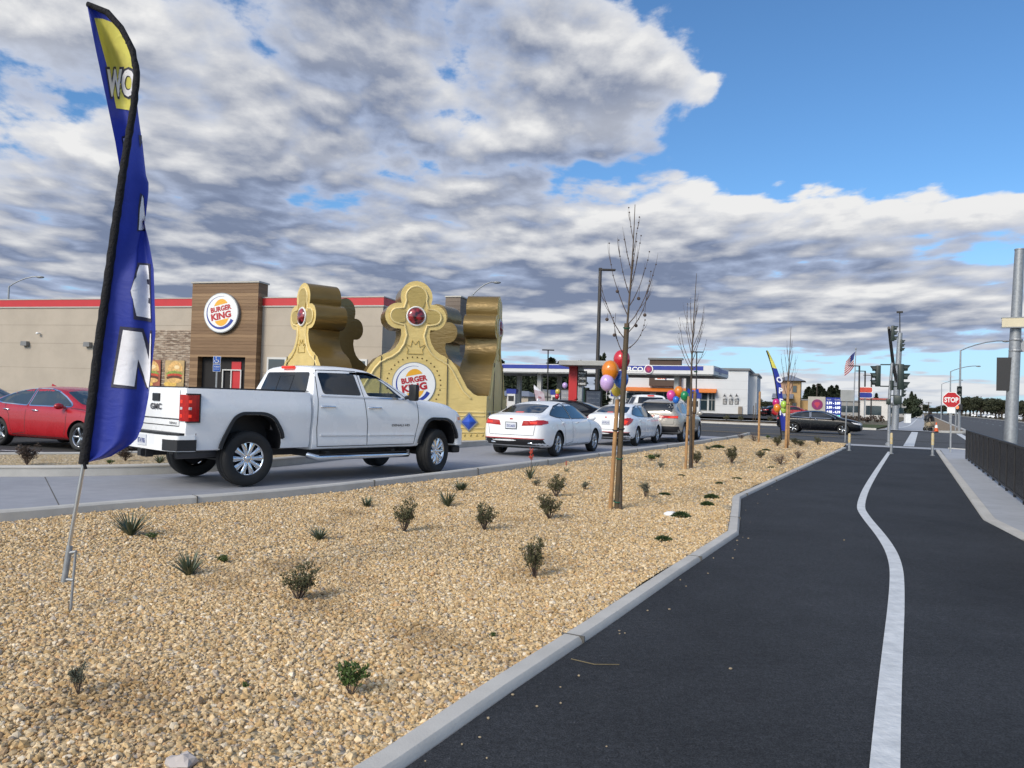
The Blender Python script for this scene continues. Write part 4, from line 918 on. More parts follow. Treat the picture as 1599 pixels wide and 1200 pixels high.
    mb = MB(); mb.tube([(.86+.05*math.sin(a)*0, .40+.18*math.cos(a), 1.46+.16*math.sin(a)) for a in [i*math.pi/9 for i in range(19)]], .014, 6); mb.build('steering_wheel', M_['interior'], t, smooth=60)
    mb = MB(); mb.box((.95, 0, 1.44), (.42, 1.7, .12), bev=.03); mb.build('dashboard', M_['interior'], t); mb = MB(); mb.box((.66, 0, 1.735), (.03, .24, .07), bev=.01); mb.build('rear_view_mirror', M_['black_plastic'], t)
    for sg in (-1, 1):
        for xx, zz in ((-1.93, 1.0), (1.93, .95)): mb = MB(); mb.box((xx, sg*.545, .78), (1.14, .03, .72)); mb.box((xx, sg*.76, zz+.125), (1.0, .44, .03)); mb.build('wheel_liner', M_['black_plastic'], t)
    for x in (-1.95, 1.95):
        for sg in (-1, 1): wheel(t, x, sg*.86, r, .275, .262, 'truck', steer if x > 0 else 0)
    return t
def clear_glass():
    m = bpy.data.materials.new('clear_glass'); m.use_nodes = True; k = NT(m.node_tree); t = m.node_tree
    for n in list(t.nodes):
        if n.type == 'BSDF_PRINCIPLED': t.nodes.remove(n)
    out = next(n for n in t.nodes if n.type == 'OUTPUT_MATERIAL')
    tr = k.new('ShaderNodeBsdfTransparent'); tr.inputs[0].default_value = (.80, .86, .80, 1); gl = k.new('ShaderNodeBsdfGlossy'); gl.inputs['Roughness'].default_value = .03
    fr = k.new('ShaderNodeLayerWeight'); fr.inputs[0].default_value = .12; mx = k.new('ShaderNodeMixShader')
    k.l.new(k.m('MULTIPLY_ADD', fr.outputs[1], .7, .04, clamp=True), mx.inputs[0]); k.l.new(tr.outputs[0], mx.inputs[1]); k.l.new(gl.outputs[0], mx.inputs[2]); k.l.new(mx.outputs[0], out.inputs[0])
    _m['clear_glass'] = m; return m
pk_ = pickup('long white crew cab pickup with chrome wheels turning in the drive through lane', (-3.44, 13.97, 0), math.atan2(2.87, 2.59), R(18))
p2 = copy_tree(pk_); p2.location = (7.3, 41.5, 0); p2.rotation_euler = (0, 0, R(97)); p2['label'] = 'distant white pickup whose cab shows between the small saloon and the beige crossover'
# ------------------------------------------------------------------ restaurant
def wall_mat(name, col, dark=.88, rows=0.0, off=0.0):
    m = bpy.data.materials.new(name); m.use_nodes = True; k = NT(m.node_tree); b = m.node_tree.nodes['Principled BSDF']
    tc = k.new('ShaderNodeTexCoord'); v = tc.outputs['Object']; n = k.noise(v, .7, 7, .65)
    c = k.mix(k.step(n, .3, .7), tuple(x*dark for x in col), col)
    f = k.step(k.noise(v, 60, 3, .7), .3, .7, .93, 1.05); c = k.mix(1.0, c, k.vec(f, f, f), 'MULTIPLY')
    k.l.new(c, b.inputs['Base Color']); b.inputs['Roughness'].default_value = .9
    bn = k.new('ShaderNodeBump'); bn.inputs['Strength'].default_value = .35; bn.inputs['Distance'].default_value = .008; k.l.new(k.noise(v, 90, 3, .7), bn.inputs['Height']); k.l.new(bn.outputs[0], b.inputs['Normal'])
    return m
def plank_mat(name, c1, c2, pitch):
    m = bpy.data.materials.new(name); m.use_nodes = True; k = NT(m.node_tree); b = m.node_tree.nodes['Principled BSDF']
    tc = k.new('ShaderNodeTexCoord'); sp = k.new('ShaderNodeSeparateXYZ'); k.l.new(tc.outputs['Object'], sp.inputs[0]); x, y, z = sp.outputs
    row = k.m('FLOOR', k.m('DIVIDE', z, pitch)); fr = k.m('FRACT', k.m('DIVIDE', z, pitch))
    wn = k.new('ShaderNodeTexWhiteNoise', noise_dimensions='1D'); k.l.new(row, wn.inputs['W'])
    g = k.noise(k.vm('MULTIPLY', tc.outputs['Object'], (.9, .9, 22.0)), 1.6, 6, .65)
    t = k.m('MULTIPLY_ADD', wn.outputs['Value'], .45, k.m('MULTIPLY', g, .6))
    c = k.mix(k.step(t, .2, .85), c1, c2)
    gap = k.step(fr, .0, .07, 0.45, 1.0); c = k.mix(1.0, c, k.vec(gap, gap, gap), 'MULTIPLY')
    k.l.new(c, b.inputs['Base Color']); b.inputs['Roughness'].default_value = .6
    bn = k.new('ShaderNodeBump'); bn.inputs['Strength'].default_value = .6; bn.inputs['Distance'].default_value = .012; k.l.new(k.step(fr, .0, .08), bn.inputs['Height']); k.l.new(bn.outputs[0], b.inputs['Normal'])
    return m
def stone_mat():
    m = bpy.data.materials.new('ledge_stone'); m.use_nodes = True; k = NT(m.node_tree); b = m.node_tree.nodes['Principled BSDF']
    tc = k.new('ShaderNodeTexCoord'); sp = k.new('ShaderNodeSeparateXYZ'); k.l.new(tc.outputs['Object'], sp.inputs[0]); x, y, z = sp.outputs
    br = k.new('ShaderNodeTexBrick'); k.l.new(k.vec(x, z, 0.0), br.inputs['Vector'])
    br.inputs['Scale'].default_value = 1.0; br.inputs['Brick Width'].default_value = .34; br.inputs['Row Height'].default_value = .085; br.inputs['Mortar Size'].default_value = .006
    br.inputs['Color1'].default_value = (.36, .27, .20, 1); br.inputs['Color2'].default_value = (.13, .085, .06, 1); br.inputs['Mortar'].default_value = (.06, .05, .04, 1); br.inputs['Bias'].default_value = -.25; br.offset = .37
    n = k.noise(k.vec(k.m('MULTIPLY', x, 2.5), y, k.m('MULTIPLY', z, 9.0)), 1.3, 4, .6)
    c = k.mix(k.step(n, .46, .66), br.outputs['Color'], (.50, .42, .33)); k.l.new(c, b.inputs['Base Color']); b.inputs['Roughness'].default_value = .9
    bn = k.new('ShaderNodeBump'); bn.inputs['Strength'].default_value = 1.0; bn.inputs['Distance'].default_value = .03; k.l.new(k.m('ADD', n, br.outputs['Fac']), bn.inputs['Height']); k.l.new(bn.outputs[0], b.inputs['Normal'])
    return m
STUCCO = wall_mat('stucco', (.46, .40, .325)); WOODP = plank_mat('wood_plank', (.15, .082, .038), (.30, .185, .095), .155); RED = mat('parapet_red', (.50, .02, .025), .45, var=.05); CAP = mat('parapet_cap', (.42, .40, .36), .5, var=.05)
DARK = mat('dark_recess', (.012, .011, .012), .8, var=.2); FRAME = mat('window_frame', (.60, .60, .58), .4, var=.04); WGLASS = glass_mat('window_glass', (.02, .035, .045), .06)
LOGO = dict(white=mat('logo_white', (.80, .80, .78), .35, var=.02), rim=mat('logo_rim', (.30, .31, .32), .4, metal=.4, var=.05), bun=mat('logo_bun', (.80, .40, .03), .4, var=.03), red=mat('logo_red', (.44, .02, .025), .4, var=.03), blue=mat('logo_blue', (.02, .045, .30), .4, var=.03))
def logo(parent, name, M, r, d=.12):
    """round burger sign on the plane of M (a right, b up, c outward)"""
    circ = lambda q, n=56: [(q*math.cos(2*math.pi*i/n), q*math.sin(2*math.pi*i/n)) for i in range(n)]
    o = MB().prism(circ(r*1.04), d, M, 0).build(name, LOGO['rim'], parent, smooth=30)
    MB().prism(circ(r), .014, M @ Matrix.Translation((0, 0, d)), 0).build('sign_face', LOGO['white'], o)
    e = .004; base = d+.014
    mb = MB(); tl = .20                                                      # the two halves: segments of a circle, cut along slanting chords
    for sgn, off in ((1, .40), (-1, .37)):
        pts = [(.50*math.cos(math.pi*i/60*sgn), .70*math.sin(math.pi*i/60*sgn)) for i in range(61)]
        lo = [(x+.03, y+.02) for x, y in pts if (y-tl*x)*sgn > off]
        MB().flat([(x*r, y*r) for x, y in (lo if sgn > 0 else lo[::-1])], M, 0, base+e).build('bun_shape', LOGO['bun'], o)
    mb = MB(); vs = []; N_ = 60
    for i in range(N_+1):
        a = R(78+(333-78)*i/N_); w = .012+.17*max(0, (i/N_))**1.5
        ro = .86; ri = ro-w
        if i/N_ > .5: ro = .86
        vs += [(ro*r*math.cos(a), ro*r*math.sin(a), base+e), (ri*r*math.cos(a), ri*r*math.sin(a), base+e)]
    mb.add(vs, [(2*i, 2*i+2, 2*i+3, 2*i+1) for i in range(N_)], 0, M); mb.build('blue_swoosh', LOGO['blue'], o)
    mb = MB(); rot = .19
    put_text(mb, 'BURGER', .27*r, M, 0, .045, at=(.0*r, .22*r), rot=rot, c=base+2*e, width=1.24*r); mb.build('sign_lettering', LOGO['red'], o)
    mb = MB(); put_text(mb, 'KING', .36*r, M, 0, .05, at=(.02*r, -.15*r), rot=rot, c=base+2*e, width=1.20*r); mb.build('sign_lettering', LOGO['red'], o)
    return o
BW = Vector((math.cos(R(15.6)), -math.sin(R(15.6)), 0)); BN = Vector((math.sin(R(15.6)), math.cos(R(15.6)), 0))
_c = A(599, 464, 33.0); BC = Vector((_c.x, _c.y, 0)); BH = _c.z
def FP(px, py, c=0.0, org=BC, w=BW, n=BN):
    """(along, up) of a pixel on the plane parallel to a front, c in front of it"""
    r = ray(px, py); o = org - n*c; t = o.dot(n)/r.dot(n)
    p = r*t; return ((p-o).dot(w), CH+p.z)
bk = thing('restaurant', 'low tan restaurant with red parapet band and brown plank entrance tower', 'restaurant', BC, -R(15.6))
# local axes of the building: x along the front to the right, y away from us
def bx(mb, x0, x1, y0, y1, z0, z1, mi=0, bev=0): mb.box(((x0+x1)/2, (y0+y1)/2, (z0+z1)/2), (x1-x0, y1-y0, z1-z0), 0, mi, bev=bev); return mb
LOC = lambda c: axes((0, -c, 0), (1, 0, 0), (0, 0, 1), (0, -1, 0))              # plane c in front of the facade, in local axes
mb = MB(); bx(mb, -46, 0, 0, 14, 0, BH-.36); mb.build('wall', STUCCO, bk)
mb = MB(); bx(mb, -46.03, .03, -.03, 14, BH-.355, BH-.02); mb.build('parapet_band', RED, bk)
mb = MB(); bx(mb, -46.05, .05, -.05, 14, BH-.42, BH-.36); bx(mb, -46.05, .05, -.05, 14, BH-.018, BH+.03); mb.build('parapet_cap', CAP, bk)
mb = MB()
for zz in (1.15, 2.35, 3.55, 4.45): bx(mb, -46, .004, -.004, 14, zz, zz+.018)
mb.build('wall_joint', wall_mat('joint', (.33, .285, .23)), bk)
tx0, tz1 = FP(301, 443, .38); tx1, _ = FP(404, 443, .38); ox0, oz = FP(309, 557, .38); ox1, _ = FP(383, 557, .38)
tw = MB(); bx(tw, tx0, ox0, -.38, .35, 0, oz); bx(tw, ox1, tx1, -.38, .35, 0, oz); bx(tw, tx0, tx1, -.38, .35, oz, tz1); two = tw.build('entrance_tower', WOODP, bk)
mb = MB(); bx(mb, tx0-.05, tx1+.05, -.43, .40, tz1, tz1+.07); mb.build('tower_cap', CAP, two)
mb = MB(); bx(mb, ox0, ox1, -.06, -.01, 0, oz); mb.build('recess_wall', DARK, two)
mb = MB(); bx(mb, ox0+2.05*.78, ox0+2.05*1.02, -.10, -.065, 0, oz-.2); mb.build('red_door_panel', RED, two)
mb = MB()
for x in (ox0+1.15, ox0+1.6, ox0+2.1): bx(mb, x, x+.05, -.16, -.105, 0, oz*.80)
bx(mb, ox0+1.15, ox0+2.15, -.16, -.105, oz*.80, oz*.80+.05); mb.build('door_frame', FRAME, two)
lx, lz = FP(346, 489, .5); logo(two, 'round_sign', LOC(.38) @ Matrix.Translation((lx, lz, 0)), (FP(346, 458, 1.1)[1]-FP(346, 520, 1.1)[1])/2*.99, .16)
sx0, sz1 = FP(236, 516, .12); mb = MB(); bx(mb, sx0-1.3, tx0, -.12, .0, 0, sz1); mb.build('stone_panel', stone_mat(), bk)
def burger_poster(x0, x1, z0, z1, k):
    M = LOC(.16) @ Matrix.Translation(((x0+x1)/2, (z0+z1)/2, 0)); w, h = x1-x0, z1-z0
    o = MB().prism([(-w/2, -h/2), (w/2, -h/2), (w/2, h/2), (-w/2, h/2)], .03, M).build('poster', mat('poster_back%d' % k, ((.46, .32, .14), (.32, .09, .05))[k], .5, var=.35, vscale=3), bk)
    def blob(cx, cy, rx, ry, m, c, n=24, half=0, wav=0):
        pts = [(cx*w+rx*w*math.cos(a), cy*h+(ry*h*math.sin(a))*(1+wav*math.sin(9*a))) for a in [2*math.pi*i/n for i in range(n)] if not half or math.sin(a)*half >= -.01]
        MB().flat(pts, M, 0, .03+c).build('picture_shape', mat(*m[:2], .5, var=m[2], vscale=12), o)
    blob(.04, .12, .40, .36, ('bun_print', (.66, .40, .14), .3), .004, half=1); blob(.0, .02, .42, .10, ('lettuce_print', (.22, .30, .05), .4), .006, wav=.25); blob(.02, -.04, .40, .07, ('tomato_print', (.50, .05, .02), .3), .008); blob(.0, -.13, .41, .085, ('patty_print', (.10, .035, .015), .4), .010); blob(.02, -.22, .38, .09, ('bun_print', (.66, .40, .14), .3), .012); blob(-.2, -.36, .34, .10, ('fries_print', (.70, .45, .10), .3), .006); blob(.12, .26, .14, .07, ('bun_shine', (.80, .62, .34), .1), .006)
a0, z1 = FP(259, 563, .16); a1, z0 = FP(287, 607, .16); burger_poster(a0, a1, z0, z1, 0)
a0, z1 = FP(222, 562, .16); a1, z0 = FP(250, 607, .16); burger_poster(a0, a1, z0, z1, 1)
for (p0, p1) in (((417, 558), (446, 600)), ((560, 561), (572, 600))):
    a0, z1 = FP(*p0, .04); a1, _ = FP(*p1, .04); z0 = .9
    mb = MB(); bx(mb, a0, a1, -.05, .01, z0, z1); f = mb.build('window', FRAME, bk)
    mb = MB(); bx(mb, a0+.09, a1-.09, -.06, -.048, z0+.09, z1-.09); mb.build('pane', WGLASS, f)
for (px_, py_) in ((39, 537), (137, 538.5)):
    a0, z0 = FP(px_, py_, .1); mb = MB(); mb.prism([(-.19, -.1), (.19, -.1), (.17, .12), (-.17, .12)], .20, LOC(0) @ Matrix.Translation((a0, z0, 0))); mb.build('wall_light', mat('lamp_grey', (.20, .20, .20), .5, metal=.3, var=.1), bk, bev=.02)
a0, z0 = FP(60, 521, .1); mb = MB(); mb.cyl((a0+.02, 0, z0), (a0+.0, -.12, z0+.02), .03); mb.ball((a0, -.16, z0), .07, 12, 8, (1.3, 1, .8)); mb.build('security_camera', M_['white'], bk, smooth=50)
# side tower at the pick-up window
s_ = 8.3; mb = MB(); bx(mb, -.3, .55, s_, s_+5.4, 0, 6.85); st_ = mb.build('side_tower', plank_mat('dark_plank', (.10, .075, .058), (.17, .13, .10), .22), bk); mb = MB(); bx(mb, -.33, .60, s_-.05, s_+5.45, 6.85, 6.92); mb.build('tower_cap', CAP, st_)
mb = MB(); bx(mb, .004, .4, 3.0, 4.6, 2.7, 2.82); mb.build('side_awning', RED, bk)
# ------------------------------------------------------------------ inflatable crown
def gold(name, col, rough, metal, wr):
    m = bpy.data.materials.new(name); m.use_nodes = True; k = NT(m.node_tree); b = m.node_tree.nodes['Principled BSDF']
    tc = k.new('ShaderNodeTexCoord'); v = tc.outputs['Object']; n = k.noise(v, 1.6, 5, .6)
    k.l.new(k.mix(k.step(n, .3, .7), tuple(c*.86 for c in col), col), b.inputs['Base Color']); b.inputs['Roughness'].default_value = rough; b.inputs['Metallic'].default_value = metal
    w1 = k.noise(k.vm('MULTIPLY', v, (.8, .8, 3.0)), 2.6, 3, .5, .8); bn = k.new('ShaderNodeBump'); bn.inputs['Strength'].default_value = wr; bn.inputs['Distance'].default_value = .06
    k.l.new(w1, bn.inputs['Height']); k.l.new(bn.outputs[0], b.inputs['Normal']); return m
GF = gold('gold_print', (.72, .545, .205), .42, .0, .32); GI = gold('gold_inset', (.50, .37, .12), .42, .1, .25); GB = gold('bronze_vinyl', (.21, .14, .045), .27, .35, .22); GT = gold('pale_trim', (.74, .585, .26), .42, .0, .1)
CRX, CRY, CRR = -4.1, 27.3, 3.62
crown = thing('inflatable_crown', 'giant gold inflatable crown with red jewels standing on the kerb behind the pickup', 'inflatable crown', (CRX, CRY, .13))
def arc(cx, cy, r, a0, a1, n=8): return [(cx+r*math.cos(R(a0+(a1-a0)*i/n)), cy+r*math.sin(R(a0+(a1-a0)*i/n))) for i in range(n+1)]
AZS = (17, 83, 154, -121, -50)
half = [(0, 4.94)] + arc(0, 4.43, .50, 88, -18, 9)[0:] + [(.46, 4.22)] + arc(.56, 3.82, .40, 88, -78, 9) + [(.46, 3.42), (.44, 3.25), (.50, 3.02), (.62, 2.82), (.80, 2.68), (.96, 2.62), (1.0, 2.58), (1.16, 2.50), (1.36, 2.26), (1.52, 1.98), (1.70, 1.66), (1.92, 1.47), (2.05, 1.42), (2.10, 1.42)]
half = [(u, z) for u, z in half]
def inset(path, d):
    out = []
    for i, p in enumerate(path):
        a = Vector(path[max(i-1, 0)]); b = Vector(path[min(i+1, len(path)-1)]); t = (b-a).normalized(); out.append(tuple(Vector(p)+Vector((-t.y, t.x))*-d))
    return out
for pi, azd in enumerate(AZS):
    hr = CRR*math.tan(R((AZS[(pi+1) % 5]-azd) % 360)/2); hl = CRR*math.tan(R((azd-AZS[pi-1]) % 360)/2)
    outl = half[:-1] + [(hr, 1.42), (hr, 0), (-hl, 0), (-hl, 1.42)] + [(-u, z) for u, z in half[-2::-1]][:-1]
    az = R(azd); out_n = Vector((math.sin(az), -math.cos(az), 0)); tan = Vector((math.cos(az), math.sin(az), 0))
    M = axes(out_n*CRR, tan, (0, 0, 1), out_n)                                   # u, z, outward
    Mi = M @ Matrix.Translation((0, 0, -1.1))
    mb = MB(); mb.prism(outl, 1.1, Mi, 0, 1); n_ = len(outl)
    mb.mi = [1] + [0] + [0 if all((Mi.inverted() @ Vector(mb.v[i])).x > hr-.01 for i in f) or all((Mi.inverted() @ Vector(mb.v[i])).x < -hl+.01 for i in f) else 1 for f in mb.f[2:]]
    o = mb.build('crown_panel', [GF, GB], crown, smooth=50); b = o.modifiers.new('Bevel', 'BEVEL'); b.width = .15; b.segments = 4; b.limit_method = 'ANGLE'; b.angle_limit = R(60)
    path = [(-u, z) for u, z in half[::-1]] + half[1:]
    tr = MB(); ins = inset(path, .17); tr.tube([tuple(M @ Vector((u, z, .012))) for u, z in ins[2:-2]], .035, 8); tr.build('raised_trim', GT, o, smooth=60)
    for q in (.0, ):
        mb = MB(); mb.prism(arc(0, 4.43, .30, -30, 210, 14)+[(-.2, 4.1), (.2, 4.1)], .035, M); mb.prism([(x+.60, z) for x, z in arc(0, 3.82, .23, -120, 120, 12)]+[(.34, 4.0), (.34, 3.64)][::1], .035, M); mb.prism([(-x-.60, z) for x, z in arc(0, 3.82, .23, -120, 120, 12)]+[(-.34, 4.0), (-.34, 3.64)], .035, M); mb.build('inset_print', GI, o, bev=.012)
    j = MB(); j.ball((0, 0, 0), .27, 24, 10, (1, 1, .45), 0, M @ Matrix.Translation((0, 3.83, .03))); jo = j.build('jewel', mat('ruby', (.20, .012, .016), .08, coat=1.0, var=.85, vscale=7, detail=1), o, smooth=60)
    j = MB(); j.tube([tuple(M @ Vector((.285*math.cos(a), 3.83+.285*math.sin(a), .035))) for a in [2*math.pi*i/24 for i in range(25)]], .03, 6); j.build('jewel_ring', M_['white'], jo, smooth=60)
    if pi == 0: logo(o, 'printed_badge', M @ Matrix.Translation((0, 1.72, .0)), .66, .02)
    mb = MB()
    for i in range(34 if pi == 0 else 0): a = 2*math.pi*i/34; mb.ball((.84*math.cos(a), 1.72+.84*math.sin(a), .0), .028, 8, 5, (1, 1, .6), 0, M)
    if pi == 0: mb.build('rivet_ring', GB, o, smooth=60)
    mb = MB(); mb.tube([tuple(M @ Vector(p)) for p in ((-.25, 2.66, .01), (.25, 2.66, .01), (.22, 2.80, .01), (.34, 2.98, .01), (.14, 2.88, .01), (.1, 3.08, .01), (0, 2.95, .01), (-.1, 3.08, .01), (-.14, 2.88, .01), (-.34, 2.98, .01), (-.22, 2.80, .01), (-.25, 2.66, .01))], .014, 6); mb.build('crown_emblem', GI, o)
    mb = MB()
    for zz in (.26, .40, .78, .90): mb.tube([tuple(M @ Vector((u, zz, .0))) for u in (-hl+.06, 0, hr-.06)], .03, 6)
    mb.build('base_moulding', GT, o, smooth=60)
    mb = MB()
    for i in range(24): mb.ball((-hl+.1+i*(hl+hr-.2)/23, .17, 0), .05, 8, 5, (.7, 1, .6), 0, M)
    mb.build('base_rivet', GI, o, smooth=60)
    for u in (-min(1.78, hl-.36), min(1.78, hr-.36)):
        mb = MB(); mb.prism([(u-.30, .58), (u, .28), (u+.30, .58), (u, .90)], .05, M, 0); mb.build('diamond_frame', M_['galv'], o, bev=.02)
        mb = MB(); mb.add([(u-.24, .58, .055), (u, .34, .055), (u+.24, .58, .055), (u, .84, .055), (u, .59, .10)], [(0, 1, 4), (1, 2, 4), (2, 3, 4), (3, 0, 4)], 0, M); mb.build('blue_diamond', mat('sapphire', (.02, .07, .42), .12, coat=1, var=.5, vscale=4, detail=1), o)
        for sx_, zt in ((1.0, 2.6),): mb = MB(); mb.tube([tuple(M @ Vector((u*.58, 2.55, .03))), tuple(M @ Vector((u*.60, .1, .035)))], .014, 5); mb.build('tie_strap', M_['black_plastic'], o)
# ------------------------------------------------------------------ order canopy and menu boards
t = thing('order_canopy', 'flat grey order canopy on a red post behind the waiting cars', 'canopy', (2.9, 35.2, .12), -R(15.6))
mb = MB(); bx(mb, -.55, 2.05, -1.2, 2.2, 2.95, 3.17, bev=.02); mb.build('canopy_roof', mat('canopy_grey', (.33, .33, .32), .5, metal=.3, var=.08), t)
mb = MB(); bx(mb, -.25, .13, -.3, .2, 0, 2.95); mb.build('post', RED, t)
mb = MB(); bx(mb, .16, .36, -.25, .15, 0, 2.95); bx(mb, 1.65, 1.85, .9, 1.1, 0, 2.95); mb.build('steel_post', M_['galv'], t)
for i, s_ in enumerate(('PLEASE', 'ORDER', 'HERE')):
    mb = MB(); bx(mb, .18, .58, -.36, -.28, 2.74-.24*i-.2, 2.74-.24*i); h_ = mb.build('hanging_board', M_['black_plastic'], t)
    mb = MB(); put_text(mb, s_, .09, axes((.38, -.362, 2.64-.24*i), (1, 0, 0), (0, 0, 1), (0, -1, 0)), 0, .02, c=.002, width=.32); mb.build('lettering', M_['white'], h_)
def menu(x, y, w, label, k):
    t = thing('menu_board', label, 'menu board', (x, y, .1), -R(12)); mb = MB(); bx(mb, -w/2-.06, w/2+.06, -.06, .12, .5, 1.95); mb.build('board_frame', M_['black_plastic'], t, bev=.01)
    mb = MB(); bx(mb, -.06, .06, -.02, .08, 0, .5); mb.build('post', M_['black_plastic'], t)
    mb = MB(); bx(mb, -w/2, w/2, -.075, -.062, 1.15, 1.88); f = mb.build('menu_panel', mat('menu_print', (.34, .36, .40), .4, col2=(.22, .24, .29), vscale=6), t)
    mb = MB(); bx(mb, -w/2, w/2, -.075, -.062, .58, 1.13); mb.build('menu_panel', mat('menu_food', (.40, .13, .06), .4, col2=(.10, .07, .06), vscale=8), t)
    mb = MB()
    for r_ in range(3): put_text(mb, 'COMBO 7.49', .045, axes((0, -.077, 1.75-.2*r_), (1, 0, 0), (0, 0, 1), (0, -1, 0)), 0, .0, c=.002, width=w*.8)
    mb.build('lettering', M_['white'], f)
    if k: mb = MB(); bx(mb, -w/2-.30, -w/2-.08, -.05, .05, .3, 1.98); mb.build('side_panel', mat('board_green', (.02, .07, .05), .5, var=.3), t)
menu(2.55, 36.2, .42, 'narrow menu board left of the red canopy post', 0); menu(3.88, 36.4, .66, 'wide menu board with a dark green side panel right of the red canopy post', 1)
# ------------------------------------------------------------------ petrol station and shop
GA = R(24); GW = Vector((math.cos(GA), -math.sin(GA), 0)); GN = Vector((math.sin(GA), math.cos(GA), 0)); _g = A(1114, 585, 76.5); GO = Vector((_g.x, _g.y, 0))
gs = thing('fuel_canopy', 'long white fuel station canopy with a blue stripe on round grey columns', 'canopy', GO, -GA)
z0 = _g.z; WH = mat('canopy_white', (.60, .60, .60), .45, var=.03); BL = mat('canopy_blue', (.012, .03, .26), .4, var=.06)
mb = MB(); bx(mb, -27, 0, 0, 10, z0, z0+.88); mb.build('canopy_fascia', WH, gs)
mb = MB(); bx(mb, -27, -1.0, -.03, .0, z0+.38, z0+.80); bx(mb, 0, .03, .9, 9.4, z0+.36, z0+.72); mb.build('blue_stripe', BL, gs)
mb = MB(); bx(mb, -26.9, -.1, .1, 9.9, z0-.12, z0-.004); mb.build('soffit', M_['sign_grey'], gs)
for x in (-24.5, -19.3, -12.4, -4.0):
    for y in (1.8, 8.0):
        mb = MB(); bx(mb, x-.24, x+.24, y-.24, y+.24, .4, z0-.12); mb.build('column', mat('column_grey', (.40, .40, .39), .6, var=.08), gs)
lx, lz = FP(1013, 577, .06, GO, GW, GN); q = MB(); q.lathe([(0, 0), (.47, 0), (.47, .10), (0, .10)], 32, axes((lx, -.03, lz), (1, 0, 0), (0, 0, 1), (0, -1, 0))); q.build('round_sign', M_['white'], gs)
PUR = mat('badge_purple', (.20, .012, .10), .4, var=.1)
mb = MB(); mb.lathe([(0, .1), (.38, .1), (.38, .13), (0, .13)], 32, axes((lx, -.03, lz), (1, 0, 0), (0, 0, 1), (0, -1, 0))); mb.build('badge_disc', PUR, gs)
mb = MB(); M = axes((lx, -.165, lz), (1, 0, 0), (0, 0, 1), (0, -1, 0)); mb.flat([(-.22, .06), (0, -.26), (.22, .06), (.12, .18), (-.12, .18)], M); mb.build('badge_gem', mat('badge_red', (.42, .03, .07), .4, var=.1), gs)
mb = MB(); put_text(mb, 'ARCO', .5, axes((lx-1.7, -.04, lz), (1, 0, 0), (0, 0, 1), (0, -1, 0)), 0, .03, 1.2, c=.004); mb.build('lettering', M_['white'], gs)
mb = MB(); q = axes((.035, 4.0, z0+.5), (0, 1, 0), (0, 0, 1), (1, 0, 0)); put_text(mb, 'GAS', .7, q, 0, .03, c=.004); mb.build('end_badge', BL, gs)
for i, x in enumerate((-23.0, -17.6, -10.6, -2.2)):
    p = GO+GW*x+GN*2.6
    t = thing('fuel_pump', ('fuel pump under the canopy just right of the gold crown', 'fuel pump with a blue top under the canopy behind the white saloon', 'fuel pump under the canopy half hidden by the nearest tree stakes', 'fuel pump under the right end of the blue striped canopy')[i], 'fuel pump', (p.x, p.y, .42), -GA)
    mb = MB(); bx(mb, -.5, .5, -.3, .3, 0, 1.75); mb.build('pump_body', WH, t, bev=.03); mb = MB(); bx(mb, -.6, .6, -.34, .34, 1.76, 2.3); mb.build('pump_top', BL, t); mb = MB(); bx(mb, -.35, .35, -.32, -.302, .9, 1.5); mb.build('display', M_['black_plastic'], t)
SHO = A(1167, 644, 100.0); SHO = Vector((SHO.x, SHO.y, .5)); SA = R(20); SW = Vector((math.cos(SA), -math.sin(SA), 0)); SN = Vector((math.sin(SA), math.cos(SA), 0))
shop = thing('shop', 'white flat roofed convenience shop with an orange awning behind the fuel canopy', 'shop', SHO, -SA)
def SP(px, py, c=0.0): a, z = FP(px, py, c, SHO, SW, SN); return a, z-SHO.z
H_ = SP(1167, 579)[1]; WS = wall_mat('white_stucco', (.62, .63, .64), .95); GC = mat('grey_cornice', (.16, .16, .165), .6, var=.08)
mb = MB(); bx(mb, -18.8, 0, 0, 16, 0, H_); mb.build('wall', WS, shop); mb = MB(); bx(mb, -13.5, .25, -.25, 16.2, H_, H_+.28); mb.build('cornice', GC, shop)
mb = MB(); bx(mb, -.004, 1.0, 3.0, 15.0, 0, H_-.5); mb.build('side_wing', WS, shop); mb = MB(); bx(mb, -.004, 1.2, 2.8, 15.2, H_-.5, H_-.25); mb.build('wing_cornice', GC, shop)
mb = MB()
for zz in (1.0, 2.1, 3.2, 4.3): bx(mb, -18.8, .004, -.004, 16.0, zz, zz+.03)
mb.build('wall_joint', mat('joint_grey', (.45, .46, .47), .9, var=.05), shop)
a0, zt = SP(1016, 566); a1, zb = SP(1064, 604); mb = MB(); bx(mb, a0, a1, -.8, .0, zb, zt+.3); e_ = mb.build('entrance_block', mat('brown_stucco', (.095, .062, .048), .9, var=.1), shop); mb = MB(); bx(mb, a0-.2, a1+.2, -1.0, 0, zt+.3, zt+.55); mb.build('cornice', GC, e_)
b0, t1 = SP(1023, 586, .8); b1, t0 = SP(1055, 594, .8); mb = MB(); bx(mb, b0, b1, -.88, -.80, t0, t1+.3); sg_ = mb.build('sign_panel', M_['white'], e_)
mb = MB(); put_text(mb, 'am', .62, axes((b0+(b1-b0)*.30, -.885, (t0+t1)/2+.1), (1, 0, 0), (0, 0, 1), (0, -1, 0)), 0, .05, c=.006, width=(b1-b0)*.40); mb.build('sign_lettering', mat('sign_orange', (.62, .10, .02), .4, var=.05), sg_)
mb = MB(); put_text(mb, 'pm', .7, axes((b0+(b1-b0)*.70, -.885, (t0+t1)/2), (1, 0, 0), (0, 0, 1), (0, -1, 0)), 0, .05, c=.006, width=(b1-b0)*.40); mb.build('sign_lettering', mat('sign_navy', (.02, .02, .10), .4, var=.05), sg_)
